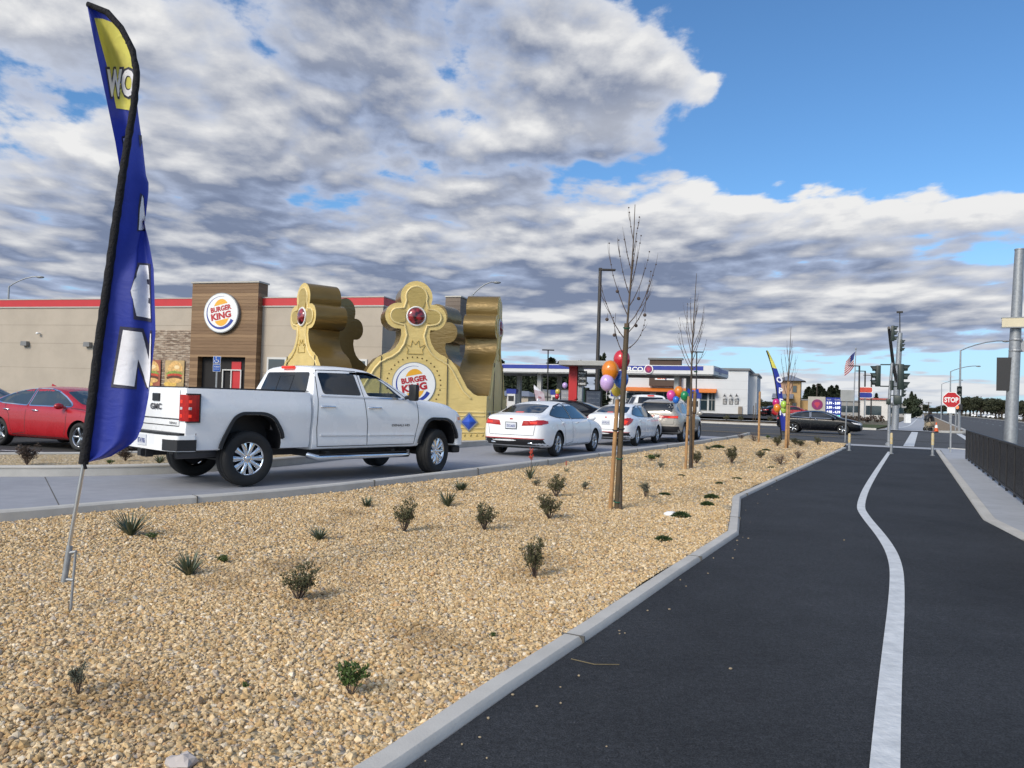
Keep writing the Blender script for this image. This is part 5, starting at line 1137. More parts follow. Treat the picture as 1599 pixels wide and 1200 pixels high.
a0, z_ = SP(976, 609, 1.2); a1, _ = SP(1118, 611, 1.2); mb = MB(); mb.prism([(0, 0), (-1.2, -.42), (-1.2, -.55), (0, -.55)], a1-a0, axes((a0, 0, z_+.42), (0, 1, 0), (0, 0, 1), (1, 0, 0))); mb.build('awning', mat('awning_orange', (.62, .17, .025), .6, var=.06), shop)
for i, (p0, p1) in enumerate(((978, 1015), (1024, 1062), (1068, 1105), (1107, 1117))):
    a0, zt = SP(p0, 613); a1, _ = SP(p1, 613); mb = MB(); bx(mb, a0, a1, -.06, .0, .3, zt); w_ = mb.build('window', mat('mullion', (.30, .30, .29), .5, metal=.3, var=.1), shop)
    n_ = max(2, int((a1-a0)/1.0)); st = (a1-a0)/n_
    for j in range(n_): mb = MB(); bx(mb, a0+j*st+.05, a0+(j+1)*st-.05, -.075, -.062, .4, zt*.62); bx(mb, a0+j*st+.05, a0+(j+1)*st-.05, -.075, -.062, zt*.66, zt-.06); mb.build('pane', WGLASS, w_)
for px_ in (1132, 1141.5, 1150.5):
    a0, z1 = SP(px_-3, 623); a1, z0 = SP(px_+3, 632); mb = MB(); bx(mb, a0, a1, -.05, 0, z0, z1); p_ = mb.build('poster', M_['black_plastic'], shop); mb = MB(); bx(mb, a0+.06, a1-.06, -.065, -.052, z0+.06, z1-.06); mb.build('picture', mat('poster_print', (.55, .55, .54), .5, col2=(.15, .14, .14), vscale=4), p_)
    a, z = SP(px_, 618.5); mb = MB(); mb.tube([(a, 0, z), (a, -.3, z+.25), (a, -.6, z+.1)], .04, 6); mb.lathe([(.05, .1), (.22, -.1)], 12, Matrix.Translation((a, -.6, z))); mb.build('gooseneck_lamp', M_['black_plastic'], shop)
a0, z1 = SP(1153, 635); a1, _ = SP(1159, 635); mb = MB(); bx(mb, a0, a1, -.3, -.004, 0, z1); mb.build('meter_cabinet', mat('cabinet_tan', (.22, .18, .14), .6, var=.1), shop)
# two storey house under construction
q = A(1233, 646, 135.0); hs = thing('house', 'two storey tan building with a low blue grey hip roof beyond the road', 'building', (q.x, q.y, .3), -R(22))
ply = mat('bare_plywood', (.42, .27, .12), .85, var=.15, vscale=.8); pin = mat('house_pink', (.40, .25, .17), .85, var=.1, vscale=.8); rf = mat('roof_slate', (.17, .19, .235), .7, var=.12, vscale=4)
mb = MB(); bx(mb, -1.8, 1.7, 0, 7, 0, 6.0); mb.build('wall', ply, hs); mb = MB(); bx(mb, -1.9, .3, -.1, -.004, 3.6, 6.0); mb.build('wall_panel', pin, hs)
mb = MB(); mb.add([(-2.6, -.9, 6.0), (2.5, -.9, 6.0), (2.5, 7.9, 6.0), (-2.6, 7.9, 6.0), (-.05, 2.5, 7.1), (-.05, 4.5, 7.1)], [(3, 2, 1, 0), (0, 1, 4), (1, 2, 5, 4), (2, 3, 5), (3, 0, 4, 5)]); mb.build('roof', rf, hs)
mb = MB(); mb.add([(-2.9, -2.2, 3.0), (.6, -2.2, 3.0), (.6, 0, 3.7), (-2.9, 0, 3.7)], [(0, 1, 2, 3)]); bx(mb, -2.9, .6, -2.2, -.004, 2.85, 2.96); mb.build('porch_roof', rf, hs)
for (x, z) in ((.75, 3.9), (.75, .9), (-1.2, .9)): mb = MB(); bx(mb, x-.4, x+.4, -.04, 0, z, z+1.3); w_ = mb.build('window', mat('raw_frame', (.20, .11, .05), .7, var=.2), hs); mb = MB(); bx(mb, x-.3, x+.3, -.055, -.043, z+.1, z+1.2); mb.build('pane', WGLASS, w_)
mb = MB(); bx(mb, 1.7, 4.2, 1.5, 6, 0, 2.6); mb.build('side_wing', ply, hs)
q = A(806, 640, 125); lh = thing('house', 'low tan building with a grey roof seen under the fuel canopy beside the gold crown', 'building', (q.x, q.y, .4), -R(20)); mb = MB(); bx(mb, -4, 2, 0, 6, 0, 1.7); mb.build('wall', STUCCO, lh); mb = MB(); mb.add([(-4.4, -.5, 1.7), (2.4, -.5, 1.7), (2.4, 6.5, 1.7), (-4.4, 6.5, 1.7), (-3, 3, 2.6), (1, 3, 2.6)], [(3, 2, 1, 0), (0, 1, 5, 4), (1, 2, 5), (2, 3, 4, 5), (3, 0, 4)]); mb.build('roof', rf, lh)
for k_, x in enumerate((-2.7, -.5)): mb = MB(); bx(mb, x-.4, x+.4, -.05, 0, .6, 1.35); mb.build('window', WGLASS, lh)
q = A(845, 640, 128); lh = thing('house', 'grey house with a gabled roof seen between the fuel canopy columns', 'building', (q.x, q.y, .4), -R(20)); mb = MB(); bx(mb, -2.0, 2.0, 0, 6, 0, 1.8); mb.build('wall', mat('house_grey', (.26, .26, .25), .8, var=.1), lh); mb = MB(); mb.prism([(-2.4, 1.8), (2.4, 1.8), (0, 3.0)], 6.5, axes((0, -.3, 0), (1, 0, 0), (0, 0, 1), (0, 1, 0))); mb.build('roof', mat('roof_grey', (.22, .22, .22), .8, var=.1), lh); mb = MB(); bx(mb, -.5, .5, -.05, 0, .6, 1.5); mb.build('window', WGLASS, lh)
# ------------------------------------------------------------------ price sign, hoarding, low far buildings
q = A(1263, 652, 74); ps = thing('price_sign', 'fuel price sign with a purple round badge and blue panel of white prices', 'price sign', (q.x, q.y, .15), -R(22))
k_ = 74/1200.; mb = MB(); bx(mb, -.1, 1.45, 0, .5, .0, 2.5); mb.build('sign_face', mat('sign_stone', (.42, .39, .34), .8, var=.08), ps); mb = MB(); bx(mb, 1.47, 2.85, .05, .45, -.2, 2.45); pn = mb.build('price_panel', BL, ps); mb = MB(); bx(mb, -.3, 3.0, -.1, .6, -.3, .35); mb.build('sign_base', mat('base_stone', (.36, .34, .31), .9, var=.1), ps)
mb = MB(); mb.lathe([(0, .02), (.5, .02), (.5, .05), (0, .05)], 32, axes((.72, 0, 1.75), (1, 0, 0), (0, 0, 1), (0, -1, 0))); mb.build('badge_disc', PUR, ps); mb = MB(); mb.flat([(-.28, .08), (0, -.34), (.28, .08), (.15, .24), (-.15, .24)], axes((.72, -.055, 1.75), (1, 0, 0), (0, 0, 1), (0, -1, 0))); mb.build('badge_gem', mat('badge_red', (.42, .03, .07), .4, var=.1), ps)
mb = MB(); put_text(mb, 'ARCO', .22, axes((.72, -.01, .98), (1, 0, 0), (0, 0, 1), (0, -1, 0)), 0, .03, 1.3, c=.004); mb.build('lettering', BL, ps)
for i, s_ in enumerate(('3.79 - 3.89', '3.99 - 4.09', '4.09 - 4.19', '4.29 - 4.39')):
    mb = MB(); put_text(mb, s_, .25, axes((2.16, .04, 1.92-.42*i), (1, 0, 0), (0, 0, 1), (0, -1, 0)), 0, .04, c=.006, width=1.2); mb.build('price_lettering', mat('led_white', (.8, .85, .9), .5, var=.02, emit=(.85, .92, 1), estr=.8) if i < 3 else mat('led_green', (.1, .7, .5), .5, var=.02, emit=(.2, .9, .7), estr=.8), pn)
mb = MB(); put_text(mb, 'Cash       Credit', .12, axes((2.16, .04, 2.25), (1, 0, 0), (0, 0, 1), (0, -1, 0)), 0, .0, c=.006, width=1.1); mb.build('price_lettering', M_['white'], pn)
q = A(1350, 660, 95); hb = thing('round_cornered_sign', 'red over blue roadside sign on a post beyond the lawn', 'sign', (q.x, q.y, 0), -R(24)); mb = MB(); bx(mb, -.08, .08, 0, .16, 0, 3.4); mb.build('post', M_['galv'], hb); zt = 1.45+(641-604)*95/1200-.0
mb = MB(); mb.prism(rnd([(-.85, zt-1.4), (.85, zt-1.4), (.85, zt), (-.85, zt)], .3), .25, axes((0, 0, 0), (1, 0, 0), (0, 0, 1), (0, -1, 0))); f_ = mb.build('sign_face', M_['white'], hb); mb = MB(); mb.prism(rnd([(-.78, zt-.68), (.78, zt-.68), (.78, zt-.07), (-.78, zt-.07)], .2), .012, axes((0, -.25, 0), (1, 0, 0), (0, 0, 1), (0, -1, 0))); mb.build('red_field', mat('sign_red', (.55, .06, .03), .5, var=.15), f_); mb = MB(); mb.prism(rnd([(-.78, zt-1.33), (.78, zt-1.33), (.78, zt-.72), (-.78, zt-.72)], .2), .012, axes((0, -.25, 0), (1, 0, 0), (0, 0, 1), (0, -1, 0))); mb.build('blue_field', BL, f_)
def shed(px, py, Y, w, h, d, label, col, roof=None, name='shed', z=0):
    q = A(px, py, Y); t = thing(name, label, 'building', (q.x, q.y, z), -R(24)); mb = MB(); bx(mb, -w/2, w/2, 0, d, 0, h); mb.build('wall', mat('shed_%d' % px, col, .8, var=.12, vscale=.6), t)
    mb = MB(); bx(mb, -w/2-.2, w/2+.2, -.3, d+.2, h, h+.25); mb.build('roof', mat('roof_%d' % px, roof or (.2, .2, .21), .7, var=.1), t); mb = MB(); bx(mb, -w*.3, w*.25, -.04, 0, h*.25, h*.7); mb.build('window', WGLASS, t)
shed(1365, 650, 120, 4.0, 3.2, 5, 'small white shed with a red edged roof beyond the lawn', (.60, .58, .55), (.35, .08, .06))
shed(1312, 645, 190, 22, 3.6, 10, 'long grey flat building behind the price sign', (.28, .27, .26)); shed(1395, 645, 210, 14, 3.6, 10, 'far grey store building behind the traffic signal', (.32, .31, .30))
# ------------------------------------------------------------------ feather flags
def spline(P, x):
    for (a, va), (b, vb) in zip(P, P[1:]):
        if x <= b: f = (x-a)/(b-a); return tuple(p+(q-p)*f for p, q in zip(va, vb))
    return P[-1][1]
def cloth_mat(name, col, tl=.35):
    m = bpy.data.materials.new(name); m.use_nodes = True; k = NT(m.node_tree); t = m.node_tree; b = t.nodes['Principled BSDF']
    tc = k.new('ShaderNodeTexCoord'); n = k.noise(tc.outputs['Object'], 3.0, 5, .6); c = k.mix(k.step(n, .3, .7), tuple(x*.85 for x in col), col)
    k.l.new(c, b.inputs['Base Color']); b.inputs['Roughness'].default_value = .6; b.inputs['Sheen Weight'].default_value = .15
    bn = k.new('ShaderNodeBump'); bn.inputs['Strength'].default_value = .35; bn.inputs['Distance'].default_value = .02
    k.l.new(k.noise(k.vm('MULTIPLY', tc.outputs['Object'], (1, 1, 2.2)), 7.0, 4, .6, .8), bn.inputs['Height']); k.l.new(bn.outputs[0], b.inputs['Normal'])
    tr = k.new('ShaderNodeBsdfTranslucent'); k.l.new(c, tr.inputs[0]); mx = k.new('ShaderNodeMixShader'); mx.inputs[0].default_value = tl
    out = next(q for q in t.nodes if q.type == 'OUTPUT_MATERIAL'); k.l.new(b.outputs[0], mx.inputs[1]); k.l.new(tr.outputs[0], mx.inputs[2]); k.l.new(mx.outputs[0], out.inputs[0]); return m
FBLUE = cloth_mat('flag_blue', (.022, .045, .38)); FYEL = cloth_mat('flag_yellow', (.86, .80, .16), .2); FWHITE = cloth_mat('flag_white', (.92, .92, .98), .10); FDARK = cloth_mat('flag_outline', (.035, .035, .075), .15); FSLV = mat('flag_sleeve', (.004, .004, .007), .85, var=.4, vscale=30, bump=.8, bscale=40)
YF = 5.0; base = G(110, 953, .03); fl = thing('feather_flag', 'tall blue and yellow feather flag on a leaning silver pole in the gravel', 'feather flag', (base.x, base.y, .03))
inv = Matrix.Translation(-Vector((base.x, base.y, .03)))
SL = [(0, (131, 722)), (.05, (134, 700)), (.12, (142, 640)), (.25, (153, 545)), (.4, (168, 440)), (.5, (179, 360)), (.57, (187, 305)), (.62, (191, 275)), (.7, (199, 225)), (.8, (209, 165)), (.88, (214, 115)), (.94, (206, 75)), (.97, (187, 40)), (.985, (165, 17)), (1, (137, 7))]
FE = [(0, (138, 722)), (.02, (170, 715)), (.05, (212, 690)), (.08, (224, 662)), (.12, (232, 620)), (.25, (243, 520)), (.4, (240, 420)), (.46, (232, 375)), (.5, (223, 340)), (.57, (207, 296)), (.62, (189, 276)), (.7, (180, 222)), (.8, (166, 155)), (.9, (150, 80)), (.97, (140, 30)), (1, (136, 9))]
BU = [(0, (0,)), (.3, (4,)), (.46, (12,)), (.52, (24,)), (.6, (32,)), (.7, (26,)), (.8, (18,)), (.88, (9,)), (.93, (0,)), (1, (0,))]
DZ = [(0, (.02, .0)), (.1, (.05, .03)), (.4, (.06, .05)), (.5, (.16, .16)), (.62, (.24, .22)), (.8, (.16, .18)), (.92, (.08, .08)), (1, (.02, 0))]
NS, NTT = 90, 22; verts = []
for i in range(NS+1):
    s = i/NS; sx, sy = spline(SL, s); fx, fy = spline(FE, s); bu = spline(BU, s)[0]; dz, db = spline(DZ, s)
    for j in range(NTT+1):
        t = j/NTT; x = sx+(fx-sx)*t+bu*math.sin(math.pi*t)*(1.25 if t < .5 else 1); y = sy+(fy-sy)*t
        d = YF+dz*t+db*math.sin(math.pi*t)*.6+.028*math.sin(9*s*math.pi+3.2*t)*t+.014*math.sin(26*s+7*t)*t+.05*math.sin(2.6*math.pi*t+3*s)*t
        verts.append(A(x, y, d))
mb = MB(); mb.add(verts, [(i*(NTT+1)+j, i*(NTT+1)+j+1, (i+1)*(NTT+1)+j+1, (i+1)*(NTT+1)+j) for i in range(NS) for j in range(NTT)], 0, inv)
ban = mb.build('banner', FBLUE, fl, smooth=180)
fb = BVHTree.FromPolygons([Vector(v) for v in verts], [tuple(f) for f in mb.f]); CAM = Vector((0, 0, CH))
def on_flag(name, polys, m, off, parent, closed=True):
    q = MB()
    for poly in polys:
        v, f = grid_poly([(x, -y) for x, y in poly], 5.0); vs = []; ok = {}
        for i, (x, y) in enumerate(v):
            r = ray(x, -y).normalized(); h = fb.ray_cast(CAM, r)
            if h[0] is None:
                h = fb.find_nearest(CAM+r*5.15)
                if (h[0]-(CAM+r*5.15)).length > .12 and False: pass
            n = h[1] if h[1].dot(r) < 0 else -h[1]; vs.append(h[0]+n*off)
        keep = [g for g in f if max((vs[g[a]]-vs[g[b]]).length for a in range(len(g)) for b in range(a)) < .16]
        q.add(vs, keep, 0, inv)
    return q.build(name, m, parent, smooth=180)
Z1 = lambda P: [(x/3.75, 400+y/3.75) for x, y in P]; Z6 = lambda P: [(100+x/3.3333, y/3.3333) for x, y in P]
on_flag('yellow_field', [Z6([(155, 96), (205, 98), (268, 125), (318, 165), (345, 200), (372, 290), (378, 350), (372, 580), (270, 566), (245, 440), (222, 350), (185, 215)])], FYEL, .004, ban)
def outlined(name, polys, grow):
    big = []
    for P in polys:
        c = Vector((sum(p[0] for p in P)/len(P), sum(p[1] for p in P)/len(P))); big.append(P)
    return big
let = [Z1([(725, 433), (828, 447), (876, 608), (884, 455), (889, 455), (884, 772), (868, 770), (806, 605), (783, 765), (668, 752)]), Z1([(815, 55), (872, 58), (879, 138), (858, 138), (862, 165), (880, 172), (882, 248), (870, 248), (873, 278), (884, 283), (887, 368), (797, 352), (768, 205)]), Z6([(405, 1018), (411, 1035), (424, 1200), (388, 1200), (394, 1090)]), Z6([(303, 722), (326, 716), (318, 830)])]
lo = [Z1([(704, 412), (838, 425), (872, 520), (880, 436), (890, 436), (886, 776), (858, 776), (806, 650), (798, 782), (650, 770)]), Z1([(805, 40), (884, 46), (889, 388), (782, 372), (778, 262), (764, 215)]), Z6([(396, 1005), (415, 1022), (424, 1205), (380, 1205), (386, 1080)]), Z6([(297, 712), (335, 700), (326, 850), (312, 842)]), Z6([(385, 700), (398, 672), (412, 668), (410, 730), (392, 772)])]
for p_ in lo: on_flag('letter_outline', [p_], FDARK, .004, ban)
for p_ in let: on_flag('letter', [p_], FWHITE, .007, ban)
# W O on the yellow field, seen from behind as the banner is twisted round
def flag_text(name, body, cx, cy, w, h, bold, m, off, parent):
    v, f, tw, th = text2d(body, 1.0, bold); q = MB(); bm = bmesh.new(); bv = [bm.verts.new((cx+x/tw*w, -cy+y/th*h, 0)) for x, y in v]
    for g in f: bm.faces.new([bv[i] for i in g])
    for ax in (0, 1):
        c = (cx-w/2 if ax == 0 else -cy-h/2)+4
        for _ in range(14): co = [0, 0, 0]; no = [0, 0, 0]; co[ax] = c; no[ax] = 1; bmesh.ops.bisect_plane(bm, geom=bm.verts[:]+bm.edges[:]+bm.faces[:], plane_co=co, plane_no=no, dist=1e-6); c += 4
    bm.verts.index_update(); vs = []
    for p in bm.verts:
        r = ray(p.co.x, -p.co.y).normalized(); hh = fb.ray_cast(CAM, r)
        if hh[0] is None: hh = fb.find_nearest(CAM+r*5.15)
        n = hh[1] if hh[1].dot(r) < 0 else -hh[1]; vs.append(hh[0]+n*off)
    fs = [[i.index for i in g.verts] for g in bm.faces]; fs = [g for g in fs if max((vs[a]-vs[b]).length for a in g for b in g) < .16]
    q.add(vs, fs, 0, inv); bm.free(); return q.build(name, m, parent, smooth=180)
for ch_, cx_, cw_ in (('W', 179, 27), ('O', 202, 21)): flag_text('letter_outline', ch_, cx_, 130, cw_+5, 51, .09, FDARK, .0055, ban); flag_text('letter', ch_, cx_, 130, cw_, 43, .045, FWHITE, .008, ban)
sl = [A(*spline(SL, i/60), YF-.004) for i in range(61)]
mb = MB(); mb.tube(sl, [.020+.010*(1-i/60)+.0022*math.sin(i*2.6) for i in range(61)], 10, 0, inv); mb.tube([A(130, 725, YF), A(133, 706, YF)], .030, 10, 0, inv); mb.build('sleeve', FSLV, fl, smooth=60)
mb = MB(); mb.tube([A(107, 858, YF-.01), A(131, 724, YF)], .0125, 12, 0, inv); mb.build('pole', mat('pole_aluminium', (.62, .63, .65), .3, metal=.9, var=.05), fl, smooth=60)
mb = MB(); mb.tube([A(100, 909, YF-.02), A(109, 853, YF-.01)], .019, 10, 0, inv); mb.tube([A(118, 862, YF-.02), A(110, 956, YF-.03)], .0085, 8, 0, inv); mb.tube([A(104, 864, YF-.015), A(119, 862, YF-.02)], .011, 8, 0, inv); mb.tube([A(101, 905, YF-.02), A(115, 906, YF-.025)], .011, 8, 0, inv); mb.build('ground_stake', M_['galv'], fl, smooth=60)
mb = MB(); mb.tube([A(131, 722, YF-.02), A(134, 733, YF-.02)], .010, 8, 0, inv); mb.build('tension_cord', FSLV, fl)
def small_flag(px0, py0, px1, py1, Y, h_bend, w, mats, words, label):
    b = A(px0, py0, Y); t_ = A(px1, py1, Y); t = thing('feather_flag', label, 'feather flag', b); L_ = (t_-b); n = 16
    P = []
    for i in range(n+1):
        s = i/n; P.append(Vector((L_.x*s, 0, L_.z*s)) + Vector((h_bend*max(0, s-.55)**2*-5, 0, 0)))
    mb = MB(); mb.tube(P, .03, 6); mb.build('pole', FSLV, t)
    mb = MB(); v = []; m_ = 6
    for i in range(n+1):
        s = max(.14, i/n); ww = w*min(1, (1.02-s)*4)*min(1, .5+s*2); p = P[max(i, 2)]
        for j in range(m_+1): f = j/m_; v.append(p+Vector((ww*f, -.12*f+.04*math.sin(6*s+4*f), -ww*f*.25)))
    mb.add(v, [(i*(m_+1)+j, i*(m_+1)+j+1, (i+1)*(m_+1)+j+1, (i+1)*(m_+1)+j) for i in range(2, n) for j in range(m_)]); mb.mi = [0 if f[0] < (n*.80)*(m_+1) else 1 for f in mb.f]
    bb = mb.build('banner', mats, t, smooth=180); z = L_.z
    for i, (s_, fz) in enumerate(words):
        q = MB(); put_text(q, s_, z*.065, axes((P[int(fz*n)].x+w*.47, -.17, z*fz), (1, 0, -.2), (0, 0, 1), (0, -1, 0)), 0, .04, c=.0); q.build('letter', FWHITE if mats[0] is FBLUE else mat('flag_word', (.35, .03, .04), .6), bb)
    return t
small_flag(1221, 690, 1206, 548, 34.5, .26, .22, [FBLUE, FYEL], [('N', .32), ('E', .44), ('P', .56), ('O', .68)], 'blue and yellow feather flag behind the farthest staked tree')
small_flag(838, 640, 833, 601, 70, .0, .9, [mat('flag_pale', (.55, .52, .56), .6, col2=(.40, .22, .26), vscale=2), FWHITE], [('GO', .5)], 'small pale feather flag beneath the fuel canopy')
# ------------------------------------------------------------------ young street trees with stakes and balloons
def limb(mb, p, d, L, r, rng, curve=.25, n=7):
    pts = [Vector(p)]; rad = [r]; d = Vector(d).normalized(); q = Vector(p)
    for i in range(n):
        d = (d+Vector((rng.uniform(-.08, .08), rng.uniform(-.08, .08), curve/n*2))).normalized(); q = q+d*L/n; pts.append(q.copy()); rad.append(r*(1-.82*(i+1)/n))
    mb.tube(pts, rad, 5); return pts
def young_tree(base, H, label, seed, limbs, px_r, fruits=0, lean=(0, 0)):
    rng = random.Random(seed); t = thing('young_tree', label, 'tree', base); mb = MB(); n = 14; P = []
    for i in range(n+1):
        s = i/n; P.append(Vector((lean[0]*s+.03*math.sin(5*s+seed), .02*math.sin(7*s), H*s)))
    mb.tube(P, [px_r*(1-.88*(i/n)**.9) for i in range(n+1)], 9); mb.build('trunk', M_['bark'], t, smooth=60)
    fr = []
    for (h, az, L, up) in limbs:
        p = Vector(P[0]).lerp(P[-1], 0); f = h*n; i = min(n-1, int(f)); p = P[i].lerp(P[i+1], f-i)
        m2 = MB(); d = (math.sin(R(az)), math.cos(R(az)), up); pts = limb(m2, p, d, L, px_r*.32*(1-h*.5), rng, .95)
        for k_ in range(rng.randint(1, 3)):
            a = pts[rng.randint(2, 5)]; limb(m2, a, (d[0]+rng.uniform(-.7, .7), d[1]+rng.uniform(-.7, .7), up+.4), L*rng.uniform(.22, .42), px_r*.12, rng, .5, 5)
        for a in pts[1:]: 
            if rng.random() < .6: m2.ball(tuple(a), .011, 5, 4)
        m2.build('branch', M_['twig'], t, smooth=60); fr.append(pts[3])
    for k_ in range(fruits):
        a = rng.choice(fr[:5]); m2 = MB(); L_ = rng.uniform(.06, .3); a = a+Vector((rng.uniform(-.08, .08), rng.uniform(-.06, .06), 0)); m2.tube([a, a-Vector((.01, 0, L_))], .0025, 4); m2.ball((a.x-.01, a.y, a.z-L_), .024, 8, 6); m2.build('seed_ball', M_['twig'], t)
    return t
B1 = G(966, 796, .03); B2 = G(1077, 731, .03); B3 = G(1229, 701, .0)
young_tree(B1+Vector((.02, .05, 0)), 4.12, 'tallest bare young tree tied to two wooden stakes with red and orange balloons', 3, [(.55, -95, 1.0, .9), (.57, 80, .95, .75), (.60, 110, 1.05, .8), (.63, -70, 1.05, 1.6), (.66, 95, .8, 1.2), (.70, -110, .75, 2.0), (.73, 60, .7, 2.2), (.78, -60, .62, 2.4), (.83, 70, .55, 2.6), (.88, -80, .45, 3), (.5, -100, .55, 1.0), (.52, 100, .5, .3), (.75, 160, .6, 1.6), (.68, 20, .7, 1.5)], .034, 6, (.07, 0))
young_tree(B2+Vector((0, .06, 0)), 4.45, 'middle bare young tree with pink, orange and green balloons tied to its stakes', 8, [(.52, -90, 1.15, 1.7), (.54, 80, 1.1, 1.6), (.57, -60, 1.2, 2.3), (.58, 95, 1.15, 2.0), (.61, 120, 1.0, 2.2), (.62, -110, 1.0, 2.4), (.65, 60, .95, 2.6), (.68, -80, .85, 3), (.73, 90, .75, 3.2), (.5, -80, .9, .9), (.5, 85, .8, .7)], .04, 0, (.05, 0))
young_tree(B3+Vector((.0, .05, 0)), 4.4, 'farthest bare young tree near the far end of the gravel beside a blue flag', 15, [(.42, -90, 1.1, 1.4), (.44, 85, 1.2, 1.3), (.48, -70, 1.3, 2.0), (.5, 95, 1.2, 1.9), (.55, 60, 1.1, 2.4), (.58, -100, 1.0, 2.6), (.63, 80, .9, 2.8), (.7, -80, .8, 3), (.76, 90, .6, 3.2)], .05, 0, (.04, 0))
def stake(b, tx, H, r, m, label, ties=()):
    t = thing('tree_stake', label, 'tree stake', b); mb = MB(); mb.tube([(0, 0, -.02), (tx*.5, 0, H*.5), (tx, 0, H)], [r, r*1.02, r*.98], 12); mb.build('pole', m, t, smooth=40)
    for z, m_ in ties: mb = MB(); mb.tube([(tx*z/H+(r+.006)*math.cos(a)*1.0, (r+.006)*math.sin(a), z+.01*math.sin(a)) for a in [2*math.pi*i/14 for i in range(15)]], .009, 5); mb.build('tie', m_, t, smooth=60)
TIEG = mat('tie_green', (.015, .10, .06), .6, var=.2)
stake(G(953, 795, .03), .055, 1.47, .028, M_['wood'], 'short orange brown stake leaning beside the nearest tree', [(1.06, M_['black_plastic'])])
stake(G(963, 795, .03), .07, 2.50, .036, M_['wood_grey'], 'tall weathered grey stake that holds the nearest tree', [(.10, TIEG), (.68, TIEG), (1.08, M_['black_plastic']), (2.44, TIEG)])
stake(G(1070.5, 732, .03), .03, 1.62, .030, M_['wood'], 'left stake of the middle tree below the pink balloon', [(1.2, M_['black_plastic'])])
stake(G(1080, 730, .03), .03, 1.75, .033, M_['wood'], 'thicker right stake of the middle tree below the green balloon', [(1.25, M_['black_plastic']), (2.2, TIEG)])
stake(G(1224.5, 699, .0)+Vector((.02, 3, 0)), .0, 2.1, .045, M_['wood'], 'left slim stake behind the farthest tree'); stake(G(1227, 701, .0), .05, 2.4, .05, M_['wood'], 'thick stake holding the farthest tree', [(1.6, M_['black_plastic'])]); stake(G(1231, 697, .0), .0, 1.7, .04, M_['wood'], 'right slim stake behind the farthest tree')
BAL = {}
def balloon(px, py, Y, rpx, col, label, el=1.12, grp='party balloons tied to the trees'):
    q = A(px, py, Y); r = rpx*Y/1200; t = thing('balloon', label, 'balloon', q, random.uniform(0, 6), grp)
    if col not in BAL:
        m = mat('balloon_'+col, {'red': (.52, .02, .035), 'orange': (.68, .21, .015), 'lavender': (.55, .38, .68), 'blue': (.015, .14, .55), 'yellow': (.55, .42, .06), 'pink': (.62, .06, .28), 'green': (.01, .22, .08), 'magenta': (.48, .01, .16), 'lime': (.36, .55, .08)}[col], .22, coat=.5, var=.08, vscale=6); BAL[col] = m
    mb = MB(); mb.lathe([(r*math.sin(a)*(1-.12*max(0, -math.cos(a))*0), r*(-math.cos(a))*(el if math.cos(a) < 0 else el*1.16)) if i else (.0, -r*el*1.16) for i, a in enumerate([math.pi*i/16 for i in range(17)])], 22); mb.build('skin', BAL[col], t, smooth=180)
    mb = MB(); mb.lathe([(.0, -r*1.30*1.0), (r*.06, -r*1.36), (r*.12, -r*1.44), (0, -r*1.43)], 8); mb.build('knot', BAL[col], t)
    mb = MB(); mb.tube([(0, 0, -r*1.42), (.02, .01, -r*1.9), (.0, .0, -r*2.5)], .003, 4); mb.build('ribbon', M_['white'], t)
for a in ((971, 561, 10.75, 13, 'red', 'red balloon highest on the nearest tree'), (953, 578, 10.5, 13.5, 'orange', 'large orange balloon on the nearest tree beside the red one'), (948, 597, 10.45, 11, 'lavender', 'lavender balloon under the orange one on the nearest tree'), (970, 592, 10.62, 11.5, 'blue', 'blue balloon on the nearest tree under the red one'), (963, 608, 10.85, 9, 'yellow', 'yellow balloon half hidden behind the stake of the nearest tree'),
          (1048, 617.5, 17.9, 7, 'pink', 'pink balloon on the middle tree'), (1060, 611.5, 18.0, 7.5, 'orange', 'orange balloon on the middle tree between pink and green'), (1069, 618, 17.8, 6.5, 'green', 'green balloon on the middle tree'), (1055.5, 624.5, 17.75, 5, 'blue', 'small blue balloon lowest on the middle tree'),
          (1212, 629, 28.2, 5.6, 'magenta', 'magenta balloon on the farthest tree'), (1213.5, 637, 28.0, 5.6, 'orange', 'orange balloon under the magenta one on the farthest tree'), (1224, 631.5, 27.8, 5, 'lime', 'lime green balloon higher on the farthest tree'), (1224, 640, 27.9, 4.6, 'lime', 'lime green balloon lower on the farthest tree'),
          (871, 612, 62, 4, 'yellow', 'yellow balloon far away under the fuel canopy'), (882, 602, 63, 4, 'lavender', 'purple balloon far away under the fuel canopy'), (870, 619, 61, 3.6, 'red', 'red balloon far away under the fuel canopy')): balloon(*a)
t = thing('ribbon_bow', 'blue ribbon bow tied to the trunk of the middle tree', 'bow', A(1082, 611, 17.9)); mb = MB()
for sx in (-1, 1): mb.prism([(0, -.02), (sx*.12, .06), (sx*.14, -.06)], .03, axes((0, 0, 0), (1, 0, 0), (0, 0, 1), (0, -1, 0)))
mb.build('loops', mat('bow_blue', (.01, .05, .40), .4, var=.2), t); mb = MB(); mb.ball((0, -.02, 0), .03, 8, 6); mb.build('knot', _m['bow_blue'], t)
